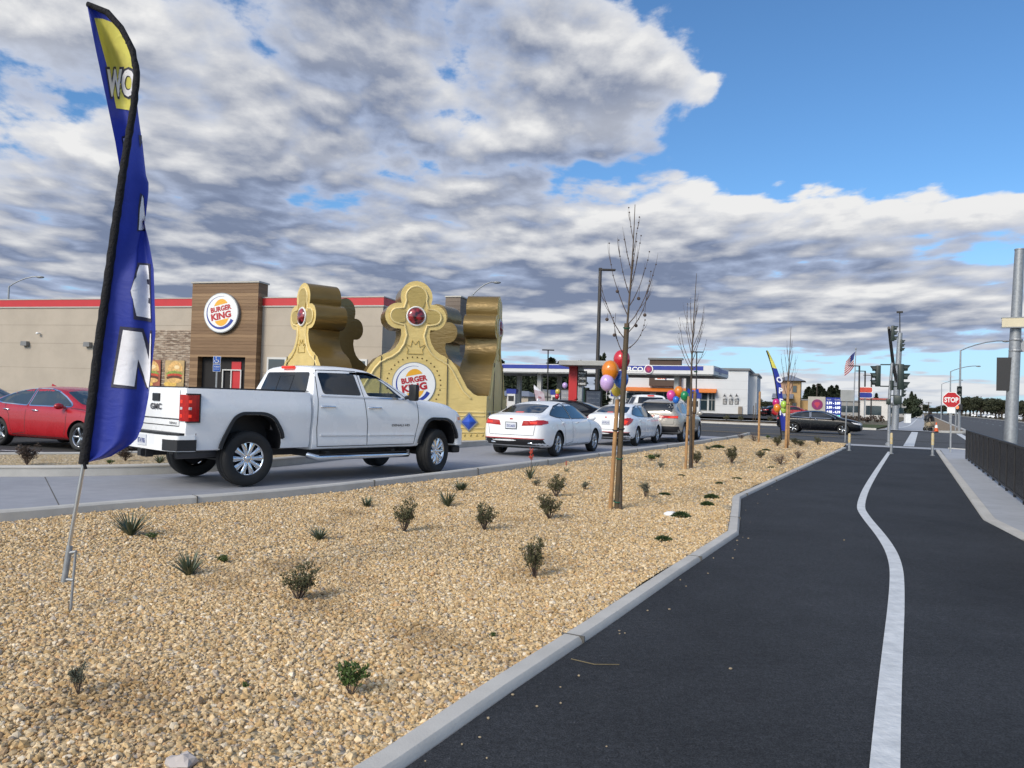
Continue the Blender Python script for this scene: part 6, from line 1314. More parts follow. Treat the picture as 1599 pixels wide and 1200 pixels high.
# ------------------------------------------------------------------ small plants in the gravel
LEAF = dict(yucca=mat('yucca_leaf', (.055, .085, .045), .5, col2=(.10, .12, .075), vscale=9), shrub=mat('shrub_leaf', (.062, .070, .028), .7, col2=(.11, .10, .048), vscale=6), dark=mat('dark_leaf', (.022, .048, .010), .7, col2=(.035, .065, .016), vscale=8), grey=mat('grey_leaf', (.16, .17, .125), .8, col2=(.09, .10, .07), vscale=8), brown=mat('brown_twig', (.17, .10, .075), .85, col2=(.09, .055, .045), vscale=9), fresh=mat('fresh_leaf', (.05, .09, .018), .6, col2=(.08, .13, .03), vscale=8), bronze=mat('bronze_leaf', (.055, .035, .03), .8, col2=(.09, .065, .045), vscale=8))
PROTO = {}
def blade(mb, p, d, L, w, bend, rng):
    n = 5; d = Vector(d).normalized(); sd = d.cross(Vector((0, 0, 1))); sd = sd.normalized() if sd.length > .01 else Vector((1, 0, 0)); q = Vector(p); vs = []
    for i in range(n+1):
        s = i/n; ww = w*(1-s)**.7*(.55+.9*s if s < .4 else 1); vs += [q-sd*ww/2, q+sd*ww/2+Vector((0, 0, .002))]; d = (d+Vector((0, 0, -bend/n))).normalized(); q = q+d*L/n
    mb.add(vs, [(2*i, 2*i+1, 2*i+3, 2*i+2) for i in range(n)])
def leafy(mb, c, r, n, ls, rng, flat=1.0, stem=True):
    for _ in range(n):
        a = rng.uniform(0, 2*math.pi); u = rng.uniform(-.25, 1); q = math.sqrt(max(0, 1-u*u))*r*rng.uniform(.55, 1.0); p = Vector((c[0]+math.cos(a)*q, c[1]+math.sin(a)*q, c[2]+u*r*flat*rng.uniform(.6, 1.15)))
        d = Vector((math.cos(a)*.6+rng.uniform(-.5, .5), math.sin(a)*.6+rng.uniform(-.5, .5), rng.uniform(.1, 1.2))).normalized(); sd = d.cross(Vector((rng.uniform(-1, 1), rng.uniform(-1, 1), .3))).normalized(); l_ = ls*rng.uniform(.6, 1.4)
        mb.add([p-sd*l_*.18, p+d*l_*.5-sd*l_*.22, p+d*l_, p+d*l_*.5+sd*l_*.22], [(0, 1, 2, 3)])
def plant_proto(kind):
    rng = random.Random(hash_(kind)); mb = MB(); st = MB()
    if kind in ('yucca', 'aloe'):
        for i in range(64 if kind == 'yucca' else 24): a = rng.uniform(0, 6.28); e = rng.uniform(.5, 1.6); blade(mb, (.02*math.cos(a), .02*math.sin(a), .0), (math.cos(a), math.sin(a), e*1.5), rng.uniform(.6, 1.0), .075, .35, rng)
        st.tube([(0, 0, -.03), (0, 0, .10)], .03, 6)
        if kind == 'aloe': st.tube([(0, 0, 0), (.05, 0, .9), (.02, 0, 1.35)], .014, 5)
        return mb, 'yucca', st
    if kind == 'mound': leafy(mb, (0, 0, .05), .5, 700, .13, rng, .55); st.tube([(0, 0, -.03), (0, 0, .1)], .04, 6); return mb, 'dark', st
    if kind in ('shrub', 'bronze', 'grey', 'twiggy', 'fresh'):
        n = {'shrub': 22, 'bronze': 22, 'grey': 16, 'twiggy': 22, 'fresh': 14}[kind]
        for i in range(n):
            a = rng.uniform(0, 6.28); sp = rng.uniform(.1, .75 if kind != 'twiggy' else 1.3); d = Vector((math.cos(a)*sp, math.sin(a)*sp, 1)).normalized(); L = rng.uniform(.6, 1.05); pts = [Vector((0, 0, -.02)), d*L*.5+Vector((0, 0, .02)), d*L+Vector((rng.uniform(-.08, .08), rng.uniform(-.08, .08), .08))]
            st.tube(pts, [.014, .009, .004], 4)
            for k_ in range(3 if kind != 'twiggy' else 5):
                b = pts[0].lerp(pts[2], rng.uniform(.35, .95)); e = b+Vector((rng.uniform(-.2, .2), rng.uniform(-.2, .2), rng.uniform(.05, .22))); st.tube([b, e], [.006, .003], 3)
                if kind != 'twiggy':
                    for _ in range(20 if kind != 'fresh' else 22): leafy(mb, tuple(b.lerp(e, rng.random())), .06, 1, .085 if kind != 'fresh' else .12, rng)
                else:
                    for _ in range(3): leafy(mb, tuple(e), .05, 1, .06, rng)
        return mb, {'shrub': 'shrub', 'bronze': 'bronze', 'grey': 'grey', 'twiggy': 'brown', 'fresh': 'fresh'}[kind], st
def hash_(s): return sum(ord(c)*(i+3) for i, c in enumerate(s))
KIND = dict(yucca=('yucca_plant', 'yucca'), aloe=('aloe_plant', 'flowering plant'), mound=('mound_plant', 'ground cover'), shrub=('small_shrub', 'shrub'), bronze=('bronze_shrub', 'shrub'), grey=('grey_shrub', 'shrub'), twiggy=('bare_shrub', 'shrub'), fresh=('leafy_weed', 'weed'))
def plant(kind, px, py, hpx, label, wide=1.0, z=.03, Y=None):
    q = G(px, py, z); q.z = gz(q.x, q.y)-.005 if z < .1 else z; h = hpx*q.y/1200.*1.1; wide = wide*1.35
    if kind not in PROTO:
        lf, lm, st = plant_proto(kind); t = thing(KIND[kind][0], label, KIND[kind][1], q); lf.build('leaves', LEAF[lm], t); st.build('stem', M_['twig'] if kind != 'aloe' else LEAF['bronze'], t, smooth=60)
        if kind == 'aloe':
            mb = MB(); rg = random.Random(5)
            for i in range(26): mb.ball((.02+rg.uniform(-.09, .09), rg.uniform(-.06, .06), .95+rg.uniform(0, .5)), .035, 6, 4, (.7, .7, 1.6))
            mb.build('flower', mat('coral_flower', (.45, .06, .035), .6, var=.2), t)
        PROTO[kind] = t
    else: t = copy_tree(PROTO[kind]); t.location = q
    t.rotation_euler = (0, 0, random.uniform(0, 6.28)); k_ = h/({'mound': .62, 'aloe': 1.45}.get(kind, 1.0)); t.scale = (k_*wide, k_*wide, k_)
    t['label'] = label; t['category'] = KIND[kind][1]; t['group'] = 'small plants set in the gravel'
    return t
for a in (('yucca', 204, 838, 46, 'spiky yucca by the lane kerb just right of the feather flag pole', .8), ('yucca', 296, 897, 46, 'spiky yucca nearest the viewer, left of the olive shrubs', .8), ('yucca', 498, 846, 26, 'short yucca midway between the feather flag and the nearest tree', .9), ('yucca', 572, 791, 20, 'small yucca beside the lane kerb below the front pickup wheel', 1.0), ('yucca', 699, 790, 32, 'yucca below the front wheel of the white pickup', .7), ('yucca', 720, 766, 20, 'little yucca touching the lane kerb beyond the pickup', 1.1),
          ('aloe', 828, 748, 44, 'plant with a red flower spike in front of the white pearl saloon', .7), ('aloe', 884, 739, 16, 'small strappy plant left of the nearest tree by the lane', .9),
          ('shrub', 466, 938, 46, 'olive green shrub nearest the viewer in the middle of the gravel', .85), ('shrub', 631, 832, 42, 'upright olive shrub under the front end of the pickup', .6), ('shrub', 756, 828, 34, 'rounded olive shrub right of the upright one', .8), ('shrub', 834, 900, 52, 'lone olive shrub close to the path kerb', .55), ('shrub', 868, 777, 28, 'olive shrub farther of the pair left of the nearest tree', .75), ('shrub', 858, 810, 32, 'olive shrub nearer of the pair left of the nearest tree', .85),
          ('fresh', 548, 1085, 48, 'bright green leafy weed close to the path kerb at the bottom', .7), ('grey', 122, 1088, 44, 'thin grey green weed at the lower left of the gravel', .5), ('grey', 913, 764, 12, 'small grey cushion plant left of the nearest tree', 1.0), ('grey', 1008, 776, 22, 'pale leafless bush right of the nearest tree', .7), ('fresh', 349, 878, 12, 'tiny green weed right of the nearest yucca', 1.2), ('fresh', 237, 842, 10, 'tiny green weed right of the yucca by the flag pole', 1.2), ('grey', 1031, 730, 8, 'flat grey plant left of the middle tree', 1.4), ('grey', 838, 760, 10, 'faded plant at the foot of the red flower spike', 1.3), ('fresh', 770, 992, 9, 'tiny sprig near the path kerb below the lone shrub', .9), ('fresh', 383, 1076, 10, 'tiny sprig in the lower left gravel', .9),
          ('mound', 1036, 842, 11, 'dark green mound nearest the path kerb bend', 1.0), ('mound', 1063, 809, 12, 'dark green mound beside a white stone', 1.0), ('mound', 1104, 790, 10, 'dark green mound close to the kerb corner', .85), ('mound', 1111, 777, 10, 'dark green mound just beyond the one at the kerb corner', .9), ('mound', 1038, 772, 6, 'flat dark mound between the nearest and the middle tree', 1.2), ('mound', 1064, 743, 4, 'tiny dark mound left below the middle tree', 1.2), ('mound', 1124, 757, 5, 'small dark mound right of the middle tree', 1.2), ('mound', 1151, 749, 5, 'small dark mound farther right of the middle tree', 1.3),
          ('shrub', 1088, 724, 16, 'shrub close behind the right stake of the middle tree', .9), ('fresh', 1017, 720, 9, 'green tuft by the lane left of the middle tree', 1.4), ('yucca', 1027, 714, 10, 'small spiky tuft by the lane left of the middle tree', 1.0), ('yucca', 1106, 702, 11, 'small spiky tuft by the lane beyond the middle tree', .9), ('mound', 1121, 700, 7, 'olive mound by the lane beyond the middle tree', 1.2), ('shrub', 1143, 723, 22, 'tall brownish shrub between the middle and farthest trees', .7), ('shrub', 1187, 716, 10, 'low spiky shrub left of the farthest tree', 1.1), ('twiggy', 1219, 725, 15, 'bare reddish bush nearer the path before the farthest tree', 1.2), ('twiggy', 1245, 716, 13, 'bare reddish bush right of the farthest tree', 1.2), ('mound', 1205, 731, 4, 'flat dark plant below the bare reddish bushes', 1.3),
          ('shrub', 1214, 697, 14, 'green shrub left at the foot of the farthest tree', .9), ('shrub', 1243, 694, 9, 'left of two low shrubs beyond the farthest tree', 1.4), ('shrub', 1250, 697, 8, 'right of two low shrubs beyond the farthest tree', 1.4), ('shrub', 1277, 695, 10, 'thin green shrub at the far tip of the gravel', 1.0), ('twiggy', 1158, 686, 8, 'arching bare twig where the lane meets the road', 1.2), ('twiggy', 1178, 689, 10, 'wide bare bush by the road end of the lane', 1.3), ('mound', 1196, 704, 4, 'flat dark plant left of the farthest tree', 1.3), ('fresh', 1199, 685, 5, 'small green tuft on the road side of the gravel', 1.2)): plant(*a)
for a in (('bronze', 42, 726, 26, 'dark bronze shrub in the strip before the red saloon', 1.1), ('bronze', 196, 720, 16, 'dark bronze shrub behind the foot of the feather flag', 1.2), ('yucca', 249, 724, 16, 'yellow green yucca behind the rear of the pickup', 1.1), ('fresh', 172, 726, 7, 'small green plant in the strip behind the feather flag', 1.2)): plant(*a, z=.125)
for i, (px_, nm) in enumerate(((1134, 'shrub'), (1157, 'shrub'), (1203, 'shrub'))):
    t = plant(nm, px_, 656, 5, ('dry shrub in the far planter left of the three stakes', 'dry shrub in the far planter just before the three stakes', 'dry shrub in the far planter near the blue flag')[i], 1.3); q = A(px_, 656, 72); t.location = (q.x, q.y, .1); t.scale = (.6, .6, .5); t['group'] = 'shrubs in the planter across the road'
for i, px_ in enumerate((1176, 1179.5, 1184)):
    q = A(px_, 655, 70.5); t = thing('planter_stake', ('left', 'middle', 'right')[i]+' thin stake of the three in the planter across the road', 'tree stake', (q.x, q.y, .1), 0, 'three stakes in the far planter'); mb = MB(); mb.tube([(0, 0, 0), (.02, 0, (1.5, 1.75, 1.5)[i])], .035, 6); mb.build('pole', M_['bark'], t)
t = thing('crumpled_paper', 'crumpled grey paper lying at the bottom left of the gravel', 'litter', G(285, 1190, .05)); mb = MB(); rg = random.Random(4)
bm = bmesh.new(); bmesh.ops.create_icosphere(bm, subdivisions=2, radius=.045)
for v in bm.verts: v.co = Vector((v.co.x*1.3*rg.uniform(.7, 1.25), v.co.y*rg.uniform(.7, 1.2), v.co.z*.8*rg.uniform(.6, 1.2)))
bm.verts.index_update(); mb.add([v.co for v in bm.verts], [[v.index for v in f.verts] for f in bm.faces]); bm.free(); mb.build('sheet', mat('old_paper', (.44, .40, .38), .8, var=.15), t)
t = thing('dry_twig', 'dry straw coloured forked twig on the dark path', 'twig', G(928, 1040, .004)); mb = MB(); mb.tube([(-.12, .09, .004), (0, 0, .008), (.14, .02, .004)], .0028, 5); mb.build('stalk', mat('straw', (.15, .12, .065), .8, var=.2), t)
t = thing('white_stone', 'small white stone beside a dark green mound', 'stone', G(1047, 806, .04)); mb = MB(); mb.ball((0, 0, .02), .07, 8, 6, (1.3, 1, .6)); mb.build('lump', M_['white'], t)
# ------------------------------------------------------------------ signals, signs, poles
def head(parent, c, rz, lens=0, n=3, s=1.0, nm='signal_head', back=True, lit=None):
    """a three lamp signal head facing -y of its own frame"""
    o = thing(nm, None, None); o.parent = parent; o.location = c; o.rotation_euler = (0, 0, rz); o.scale = (s, s, s)
    h = .36*n; mb = MB(); mb.box((0, 0, 0), (.34, .22, h), bev=.03)
    mb.build('housing', M_['signal_green'], o, smooth=40)
    for i in range(n):
        z = h/2-.18-.36*i; v = MB(); N_ = 14; vs = []; fs = []
        for j in range(N_+1):
            a = R(-40+260*j/N_); vs += [(.155*math.cos(a), -.11, z+.155*math.sin(a)), (.15*math.cos(a), -.11-.26*(.55+.45*max(0, math.sin(a))), z+.15*math.sin(a))]
        v.add(vs, [(2*j, 2*j+1, 2*j+3, 2*j+2) for j in range(N_)]); v.build('visor', M_['signal_green'], o, smooth=60)
        l = MB(); l.lathe([(0, -.03), (.13, 0), (.14, .01)], 16, axes((0, -.112, z), (1, 0, 0), (0, 0, 1), (0, -1, 0))); l.build('lens', mat('lens_dark', (.02, .02, .02), .2, coat=.5, var=.2), o)
    return o
sp_ = G(1387.5, 697, .0); t = thing('traffic_signal', 'short grey traffic signal pole with two dark signal heads where the path meets the road', 'traffic signal', sp_, -DA)
kY = sp_.y/1200.; zt_ = CH+(641.5-562)*kY
mb = MB(); mb.tube([(0, 0, 0), (0, 0, 2.1), (.07, 0, zt_-.1)], [.062, .06, .055], 12); mb.lathe([(.0, 0), (.13, 0), (.13, .10), (.07, .16)], 14); mb.build('pole', M_['galv'], t, smooth=40)
def lx(px): return (px-1390)*kY*1.06
z = lambda py: CH+(642-py)*kY
mb = MB(); mb.tube([(lx(1377), 0, z(569)), (lx(1404), 0, z(569))], .025, 6); mb.tube([(lx(1377), 0, z(603)), (lx(1404), 0, z(603))], .025, 6); mb.tube([(.07, 0, z(596)), (.07, 0, z(569))], .03, 6); mb.tube([(.03, 0, z(617)), (lx(1401), 0, z(617))], .02, 6); mb.tube([(.03, 0, z(632)), (lx(1401), 0, z(632))], .02, 6); mb.cyl((.07, 0, z(609)), (.07, 0, z(594)), .08, n=10); mb.build('bracket', M_['signal_green'], t)
head(t, (lx(1374), 0, z(587)), R(-78), s=.82); head(t, (lx(1404), .02, z(588)), R(100), s=.98)
mb = MB(); mb.box((lx(1401), 0, z(624)), (.30, .34, .38), bev=.04); mb.box((lx(1388.5), 0, z(627)), (.16, .2, .24), bev=.03); mb.build('pedestrian_head', M_['signal_green'], t, smooth=40)
fp = A(1397, 672, 61); t = thing('mast_arm_signal', 'tall far signal pole with a long overhead arm and antenna across the road', 'traffic signal', (fp.x, fp.y, 0), -DA); kF = 61/1200.
mb = MB(); mb.tube([(0, 0, 0), (.12, 0, 4), (.26, 0, CH+(643-520)*kF)], [.27, .24, .17], 14); mb.build('pole', M_['galv'], t, smooth=40)
zz = lambda py: CH+(643-py)*kF
mb = MB(); mb.tube([(.24, 0, zz(520)), (.2, 0, zz(487))], .04, 6); mb.box((.2, 0, zz(487.5)), (.45, .45, .12)); mb.build('antenna', M_['black_plastic'], t)
invt = (Matrix.Translation((fp.x, fp.y, 0)) @ Matrix.Rotation(-DA, 4, 'Z')).inverted(); Pw = [Vector((fp.x, fp.y, 0))+Vector((.15, 0, zz(596))), A(1396, 580, 57), A(1392.5, 550, 52), A(1388, 512, 46)]
arm_pts = [invt @ p for p in chaikin(Pw, 2)]; mb = MB(); mb.tube(arm_pts, [.15-.07*i/(len(arm_pts)-1) for i in range(len(arm_pts))], 10); mb.build('mast_arm', M_['bronze_pole'], t, smooth=60)
for (px_, py_, Y, s_, rz) in ((1394, 521, 46.3, .86, R(95)), (1407, 540, 60.8, .86, R(95)), (1409.5, 612, 60.7, .78, R(95)), (1406, 634, 60.6, .35, R(95))): head(t, invt @ A(px_, py_, Y), rz, s=s_)
st = G(1484, 707, .02); t = thing('stop_sign', 'red octagonal stop sign with a blank white plate on a slim post', 'stop sign', st, R(-22)); kS = st.y/1200.
mb = MB(); mb.box((0, .02, 1.02), (.05, .04, 2.04)); mb.build('post', M_['galv'], t)
zc = CH+(645-625)*kS; r = 13.2*kS; oc = lambda q: [(q*math.cos(R(22.5+45*i)), q*math.sin(R(22.5+45*i))) for i in range(8)]; M = axes((0, -.005, zc), (1, 0, 0), (0, 0, 1), (0, -1, 0))
mb = MB(); mb.prism(oc(r), .01, M); p_ = mb.build('sign_plate', M_['white'], t); mb = MB(); mb.prism(oc(r*.92), .004, M @ Matrix.Translation((0, 0, .01))); mb.build('red_face', M_['stop_red'], p_)
mb = MB(); put_text(mb, 'STOP', r*.62, M, 0, .035, c=.0165, width=r*1.45); mb.build('lettering', M_['white'], p_)
mb = MB(); mb.box((0, -.012, zc-r-.08), (.26, .012, .20)); mb.build('lower_plate', M_['white'], t)
for i, (px_, py_, h, lb) in enumerate(((1326, 704, 28, 'leftmost of the three white and yellow path bollards'), (1391.5, 709, 34, 'middle white and yellow bollard where the white line ends'), (1456, 712, 37, 'rightmost white and yellow bollard near the stop sign'))):
    q = G(px_, py_, 0); t = thing('bollard', lb, 'bollard', q, 0, 'bollards across the path end'); H = h*q.y/1200; mb = MB(); mb.lathe([(.001, 0), (.075, 0), (.075, .02), (.042, .03), (.042, H*.45)], 14); mb.build('post', M_['galv'], t, smooth=30); mb = MB(); mb.lathe([(.045, H*.45), (.045, H*.90), (.035, H*.95), (.001, H*.97)], 14); mb.build('sleeve', mat('bollard_band', (.50, .46, .36), .6, col2=(.55, .36, .06), vscale=8), t, smooth=30)
q = G(1319.5, 690, .0); t = thing('road_sign', 'blank grey back of a rectangular road sign on a post beside the gravel tip', 'road sign', q, R(-24)); kB = q.y/1200; mb = MB(); mb.tube([(0, 0, -.02), (.05, 0, CH+(641-611)*kB)], .03, 8); mb.build('post', M_['galv'], t)
mb = MB(); mb.box((.05, -.05, CH+(641-618.5)*kB), (19*kB, .012, 17.5*kB)); mb.build('sign_plate', M_['sign_grey'], t)
# black mesh fence along the walk
F0 = Vector((14.4, 24.3, 0)); F1 = Vector((8.28, 12.38, 0)); fd = (F1-F0).normalized(); fn = Vector((-fd.y, fd.x, 0)); FL = 20.5; t = thing('fence', 'low black mesh covered railing beside the concrete walk', 'fence', F0, math.atan2(fd.y, fd.x))
mesh_m = bpy.data.materials.new('fence_mesh'); mesh_m.use_nodes = True; k = NT(mesh_m.node_tree); b = mesh_m.node_tree.nodes['Principled BSDF']; tc = k.new('ShaderNodeTexCoord'); sx = k.new('ShaderNodeSeparateXYZ'); k.l.new(tc.outputs['Object'], sx.inputs[0]); fr = k.m('FRACT', k.m('MULTIPLY', sx.outputs[0], 8.3)); lin = k.step(fr, .42, .5); k.l.new(k.mix(lin, (.003, .003, .004), (.005, .005, .007)), b.inputs['Base Color']); b.inputs['Roughness'].default_value = .55
k.l.new(k.step(k.noise(tc.outputs['Object'], 40, 3, .6), .3, .7, .4, .7), b.inputs['Roughness'])
mb = MB(); mb.box((FL/2, 0, .515), (FL, .012, .79)); mb.build('mesh_panel', mesh_m, t)
for i in range(int(FL/1.22)+1): mb = MB(); mb.box((.03+i*1.22, 0, .46), (.045, .045, .92)); mb.build('post', M_['black_plastic'], t)
for zz_ in (.925, .10): mb = MB(); mb.box((FL/2, 0, zz_), (FL+.05, .05, .035)); mb.build('rail', M_['black_plastic'], t)
# galvanised signal pole beyond the fence
BP = A(1580, 700, 23.0); t = thing('signal_pole', 'thick galvanised signal pole beyond the black fence with a street name box', 'traffic signal', (BP.x, BP.y, 0), -DA); kP = 23/1200.
top = A(1591, 390, 23.0); mb = MB(); mb.tube([(-.06, 0, -.03), (top.x-BP.x, .0, top.z)], [.185, .125], 20); mb.lathe([(.0, 0), (.135, 0), (.135, .04), (.0, .05)], 20, Matrix.Translation((top.x-BP.x, 0, top.z-.03))); mb.build('pole', M_['galv'], t, smooth=40)
zp = lambda py: CH+(648.5-py)*kP
mb = MB(); mb.box((.55, -.24, zp(505)), (1.75, .12, 14*kP), bev=.01); mb.build('street_name_box', M_['cream_sign'], t); mb = MB(); mb.box((.55, -.24, zp(512.5)), (1.78, .14, .025)); mb.box((.55, -.24, zp(497.5)), (1.78, .14, .025)); mb.build('box_frame', M_['sign_grey'], t)
mb = MB(); mb.box((.35, 0, zp(541)), (.7, .05, .34)); mb.lathe([(.17, -.03), (.18, 0), (.17, .03)], 16, Matrix.Translation((.06, 0, zp(531)))); mb.lathe([(.17, -.03), (.18, 0), (.17, .03)], 16, Matrix.Translation((.05, 0, zp(548)))); mb.build('bracket', M_['galv'], t)
mb = MB(); mb.box((-.20, -.02, zp(585)), (.40, .2, .92), bev=.02); hd = mb.build('signal_housing', M_['signal_green'], t); mb = MB(); mb.box((-.20, -.125, zp(585)), (.46, .015, 1.0)); mb.build('backplate', M_['black_plastic'], hd)
# signal with the lit red hand beyond the crossing
q = A(1497, 668, 62); t = thing('pedestrian_signal', 'far signal post with a lit orange hand behind the stop sign', 'traffic signal', (q.x, q.y, 0), -DA); kQ = 62/1200; zq = lambda py: CH+(645.5-py)*kQ
mb = MB(); mb.tube([(0, 0, 0), (.02, 0, zq(606))], .09, 8); mb.tube([(-.22, 0, 0), (-.2, 0, zq(632))], .06, 8); mb.build('pole', M_['galv'], t)
head(t, (.0, -.12, zq(614)), 0, s=1.05); mb = MB(); mb.box((-.0, -.2, zq(636)), (.46, .3, .46), bev=.04); ph_ = mb.build('pedestrian_head', M_['black_plastic'], t)
mb = MB(); c = (-.14, -.36, zq(636)); mb.box((c[0], c[1], c[2]-.05), (.15, .01, .15)); 
for j in range(4): mb.box((c[0]-.06+.04*j, c[1], c[2]+.08), (.028, .01, .13))
mb.box((c[0]+.10, c[1], c[2]), (.03, .01, .10)); mb.build('hand_symbol', mat('hand_lit', (.8, .12, .03), .4, emit=(1.0, .16, .05), estr=1.6), ph_)
# street and lot lamps
def arm_lamp(px_, py_, Y, armx, rise, label, base_z=0, r=.1, m='galv'):
    q = A(px_, py_, Y); H = q.z; t = thing('street_lamp', label, 'street lamp', (q.x, q.y, base_z)); H -= base_z; mb = MB(); mb.tube([(0, 0, 0), (0, 0, H)], [r, r*.6], 10); mb.build('pole', M_[m], t, smooth=40)
    mb = MB(); P = [(0, 0, H-.05)]+[(armx*s, 0, H+rise*math.sin(s*math.pi/2)) for s in (.15, .35, .6, .85, 1)]; mb.tube(P, r*.45, 8); mb.build('arm', M_[m], t, smooth=60)
    mb = MB(); sg = 1 if armx > 0 else -1; mb.ball((armx+sg*.25, 0, H+rise-.03), .18, 12, 6, (1.7, .9, .5)); mb.build('lamp_head', M_['sign_grey'], t, smooth=60)
arm_lamp(1500, 547, 62, 3.4, .85, 'nearest curved arm street lamp right of the far signals'); arm_lamp(1484.5, 580, 96, 3.2, .75, 'second curved arm street lamp down the road'); arm_lamp(1470.5, 600, 150, 3.6, .9, 'third and farthest curved arm street lamp down the road')
arm_lamp(14, 447, 56, 2.0, .75, 'arm street lamp behind the left end of the restaurant roof'); arm_lamp(738, 460, 56, 1.5, .95, 'arm street lamp rising behind the gold crown')
q = A(931, 640, 47); t = thing('lot_lamp', 'tall dark square lot lamp behind the nearest tree', 'lot lamp', (q.x, q.y, 0)); tp = A(937.5, 421, 47); mb = MB(); mb.tube([(0, 0, 0), (tp.x-q.x, 0, tp.z)], [.13, .10], 8); mb.build('pole', M_['bronze_pole'], t); mb = MB(); mb.box((tp.x-q.x+.50, 0, tp.z-.02), (.85, .32, .10), bev=.02); mb.box((tp.x-q.x, 0, tp.z), (.2, .2, .16)); mb.build('lamp_head', M_['bronze_pole'], t)
def lot_lamp(px_, py0, py_, Y, label, w=.06, both=True):
    q = A(px_, py0, Y); tp = A(px_+1, py_, Y); t = thing('lot_lamp', label, 'lot lamp', (q.x, q.y, 0)); mb = MB(); mb.tube([(0, 0, 0), (tp.x-q.x, 0, tp.z)], w, 6); mb.build('pole', M_['bronze_pole'], t); mb = MB(); mb.box((tp.x-q.x-(.0 if both else .55), 0, tp.z), (1.1, .4, .09)); mb.build('lamp_head', M_['bronze_pole'], t)
lot_lamp(855, 640, 547, 70, 'thin dark lamp post standing before the blue canopy stripe'); lot_lamp(1087, 640, 550, 72, 'thin dark lamp post right of the middle tree'); lot_lamp(1341, 655, 572, 84, 'nearest of the lamp posts right of the flagpole', .1, False); lot_lamp(1350, 655, 580, 96, 'middle of the lamp posts right of the flagpole', .1, False); lot_lamp(1360, 653, 586.5, 108, 'farthest of the lamp posts right of the flagpole', .1, False)
q = A(1332, 655, 90); tp = A(1336.5, 546, 90); t = thing('flagpole', 'tall flagpole flying a drooping striped flag beyond the road', 'flagpole', (q.x, q.y, 0)); mb = MB(); mb.tube([(0, 0, 0), (tp.x-q.x, 0, tp.z)], [.09, .05], 8); mb.ball((tp.x-q.x, 0, tp.z+.1), .12, 8, 6); mb.build('pole', M_['galv'], t)
wv = lambda u, v: Vector((tp.x-q.x-.05-u*1.15-.1*math.sin(3*v), .18*math.sin(5*u+2*v), tp.z-.25-1.2*u-v*1.7)); mats = [mat('flag_stripe_red', (.40, .03, .04), .7, var=.1), mat('flag_stripe_white', (.62, .62, .62), .7, var=.05), mat('flag_canton', (.02, .03, .15), .7, var=.1)]; mb = MB(); nu, nv = 10, 13
for v_ in range(nv):
    for u_ in range(nu): mb.add([wv(u_/nu, v_/nv), wv((u_+1)/nu, v_/nv), wv((u_+1)/nu, (v_+1)/nv), wv(u_/nu, (v_+1)/nv)], [(0, 1, 2, 3)], 2 if (u_ < 4 and v_ < 7) else v_ % 2)
mb.build('flag_cloth', mats, t, smooth=180)
q = A(1333, 655, 76); 
# accessible parking sign
q = A(337, 612, 30.5); t = thing('parking_sign', 'blue accessible parking sign on a steel post before the entrance', 'parking sign', (q.x, q.y, 0), R(8)); kA = 30.5/1200; za = lambda py: CH+(611-py)*kA; mb = MB(); mb.box((0, .03, za(556)/2), (.06, .05, za(556))); mb.build('post', M_['galv'], t)
ABL = mat('sign_blue', (.02, .10, .42), .45, var=.04)
for (y0, y1) in ((556.5, 568), (569, 580.5)):
    mb = MB(); mb.box((0, -.005, (za(y0)+za(y1))/2), (.29, .01, za(y0)-za(y1))); f_ = mb.build('sign_plate', M_['white'], t); mb = MB(); mb.box((0, -.012, (za(y0)+za(y1))/2), (.265, .006, za(y0)-za(y1)-.025)); mb.build('blue_face', ABL, f_); M = axes((0, -.0165, (za(y0)+za(y1))/2), (1, 0, 0), (0, 0, 1), (0, -1, 0)); mb = MB()
    if y0 < 560:
        mb.tube([(.075*math.cos(R(a))-.01, -.018, (za(y0)+za(y1))/2-.04+.075*math.sin(R(a))) for a in range(150, 400, 20)], .012, 5); mb.tube([(-.03, -.018, (za(y0)+za(y1))/2+.06), (-.02, -.018, (za(y0)+za(y1))/2-.01), (.05, -.018, (za(y0)+za(y1))/2-.01), (.09, -.018, (za(y0)+za(y1))/2-.09)], .013, 5); mb.ball((-.03, -.018, (za(y0)+za(y1))/2+.095), .022, 8, 6); mb.build('wheelchair_symbol', M_['white'], f_)
    else: put_text(mb, 'VAN', .07, M, 0, .01, at=(0, .05), c=.001); put_text(mb, 'MINIMUM FINE $250', .035, M, 0, 0, at=(0, -.05), c=.001, width=.2); mb.build('lettering', M_['white'], f_)
# ------------------------------------------------------------------ person with a pushchair, cone
pq = A(1445, 669, 60.5); kP = 60.5/1200
t = thing('person', 'person in a dark jacket and light trousers bending over a pushchair on the far corner', 'person', (pq.x, pq.y, .02), R(20))
J = {'pelvis': (0, 0, .82), 'spine': (.10, 0, 1.02), 'chest': (.26, 0, 1.16), 'neck': (.38, 0, 1.24), 'head': (.48, 0, 1.32), 'kl': (.10, .11, .46), 'fl': (-.04, .12, .07), 'tl': (.12, .13, .03), 'kr': (.04, -.11, .44), 'fr': (-.14, -.12, .07), 'tr': (.02, -.13, .03), 'sl': (.28, .19, 1.16), 'el': (.42, .22, .95), 'hl': (.62, .18, .92), 'sr': (.28, -.19, 1.16), 'er': (.42, -.22, .95), 'hr': (.62, -.18, .92)}
E_ = [('pelvis', 'spine'), ('spine', 'chest'), ('chest', 'neck'), ('neck', 'head'), ('pelvis', 'kl'), ('kl', 'fl'), ('fl', 'tl'), ('pelvis', 'kr'), ('kr', 'fr'), ('fr', 'tr'), ('chest', 'sl'), ('sl', 'el'), ('el', 'hl'), ('chest', 'sr'), ('sr', 'er'), ('er', 'hr')]
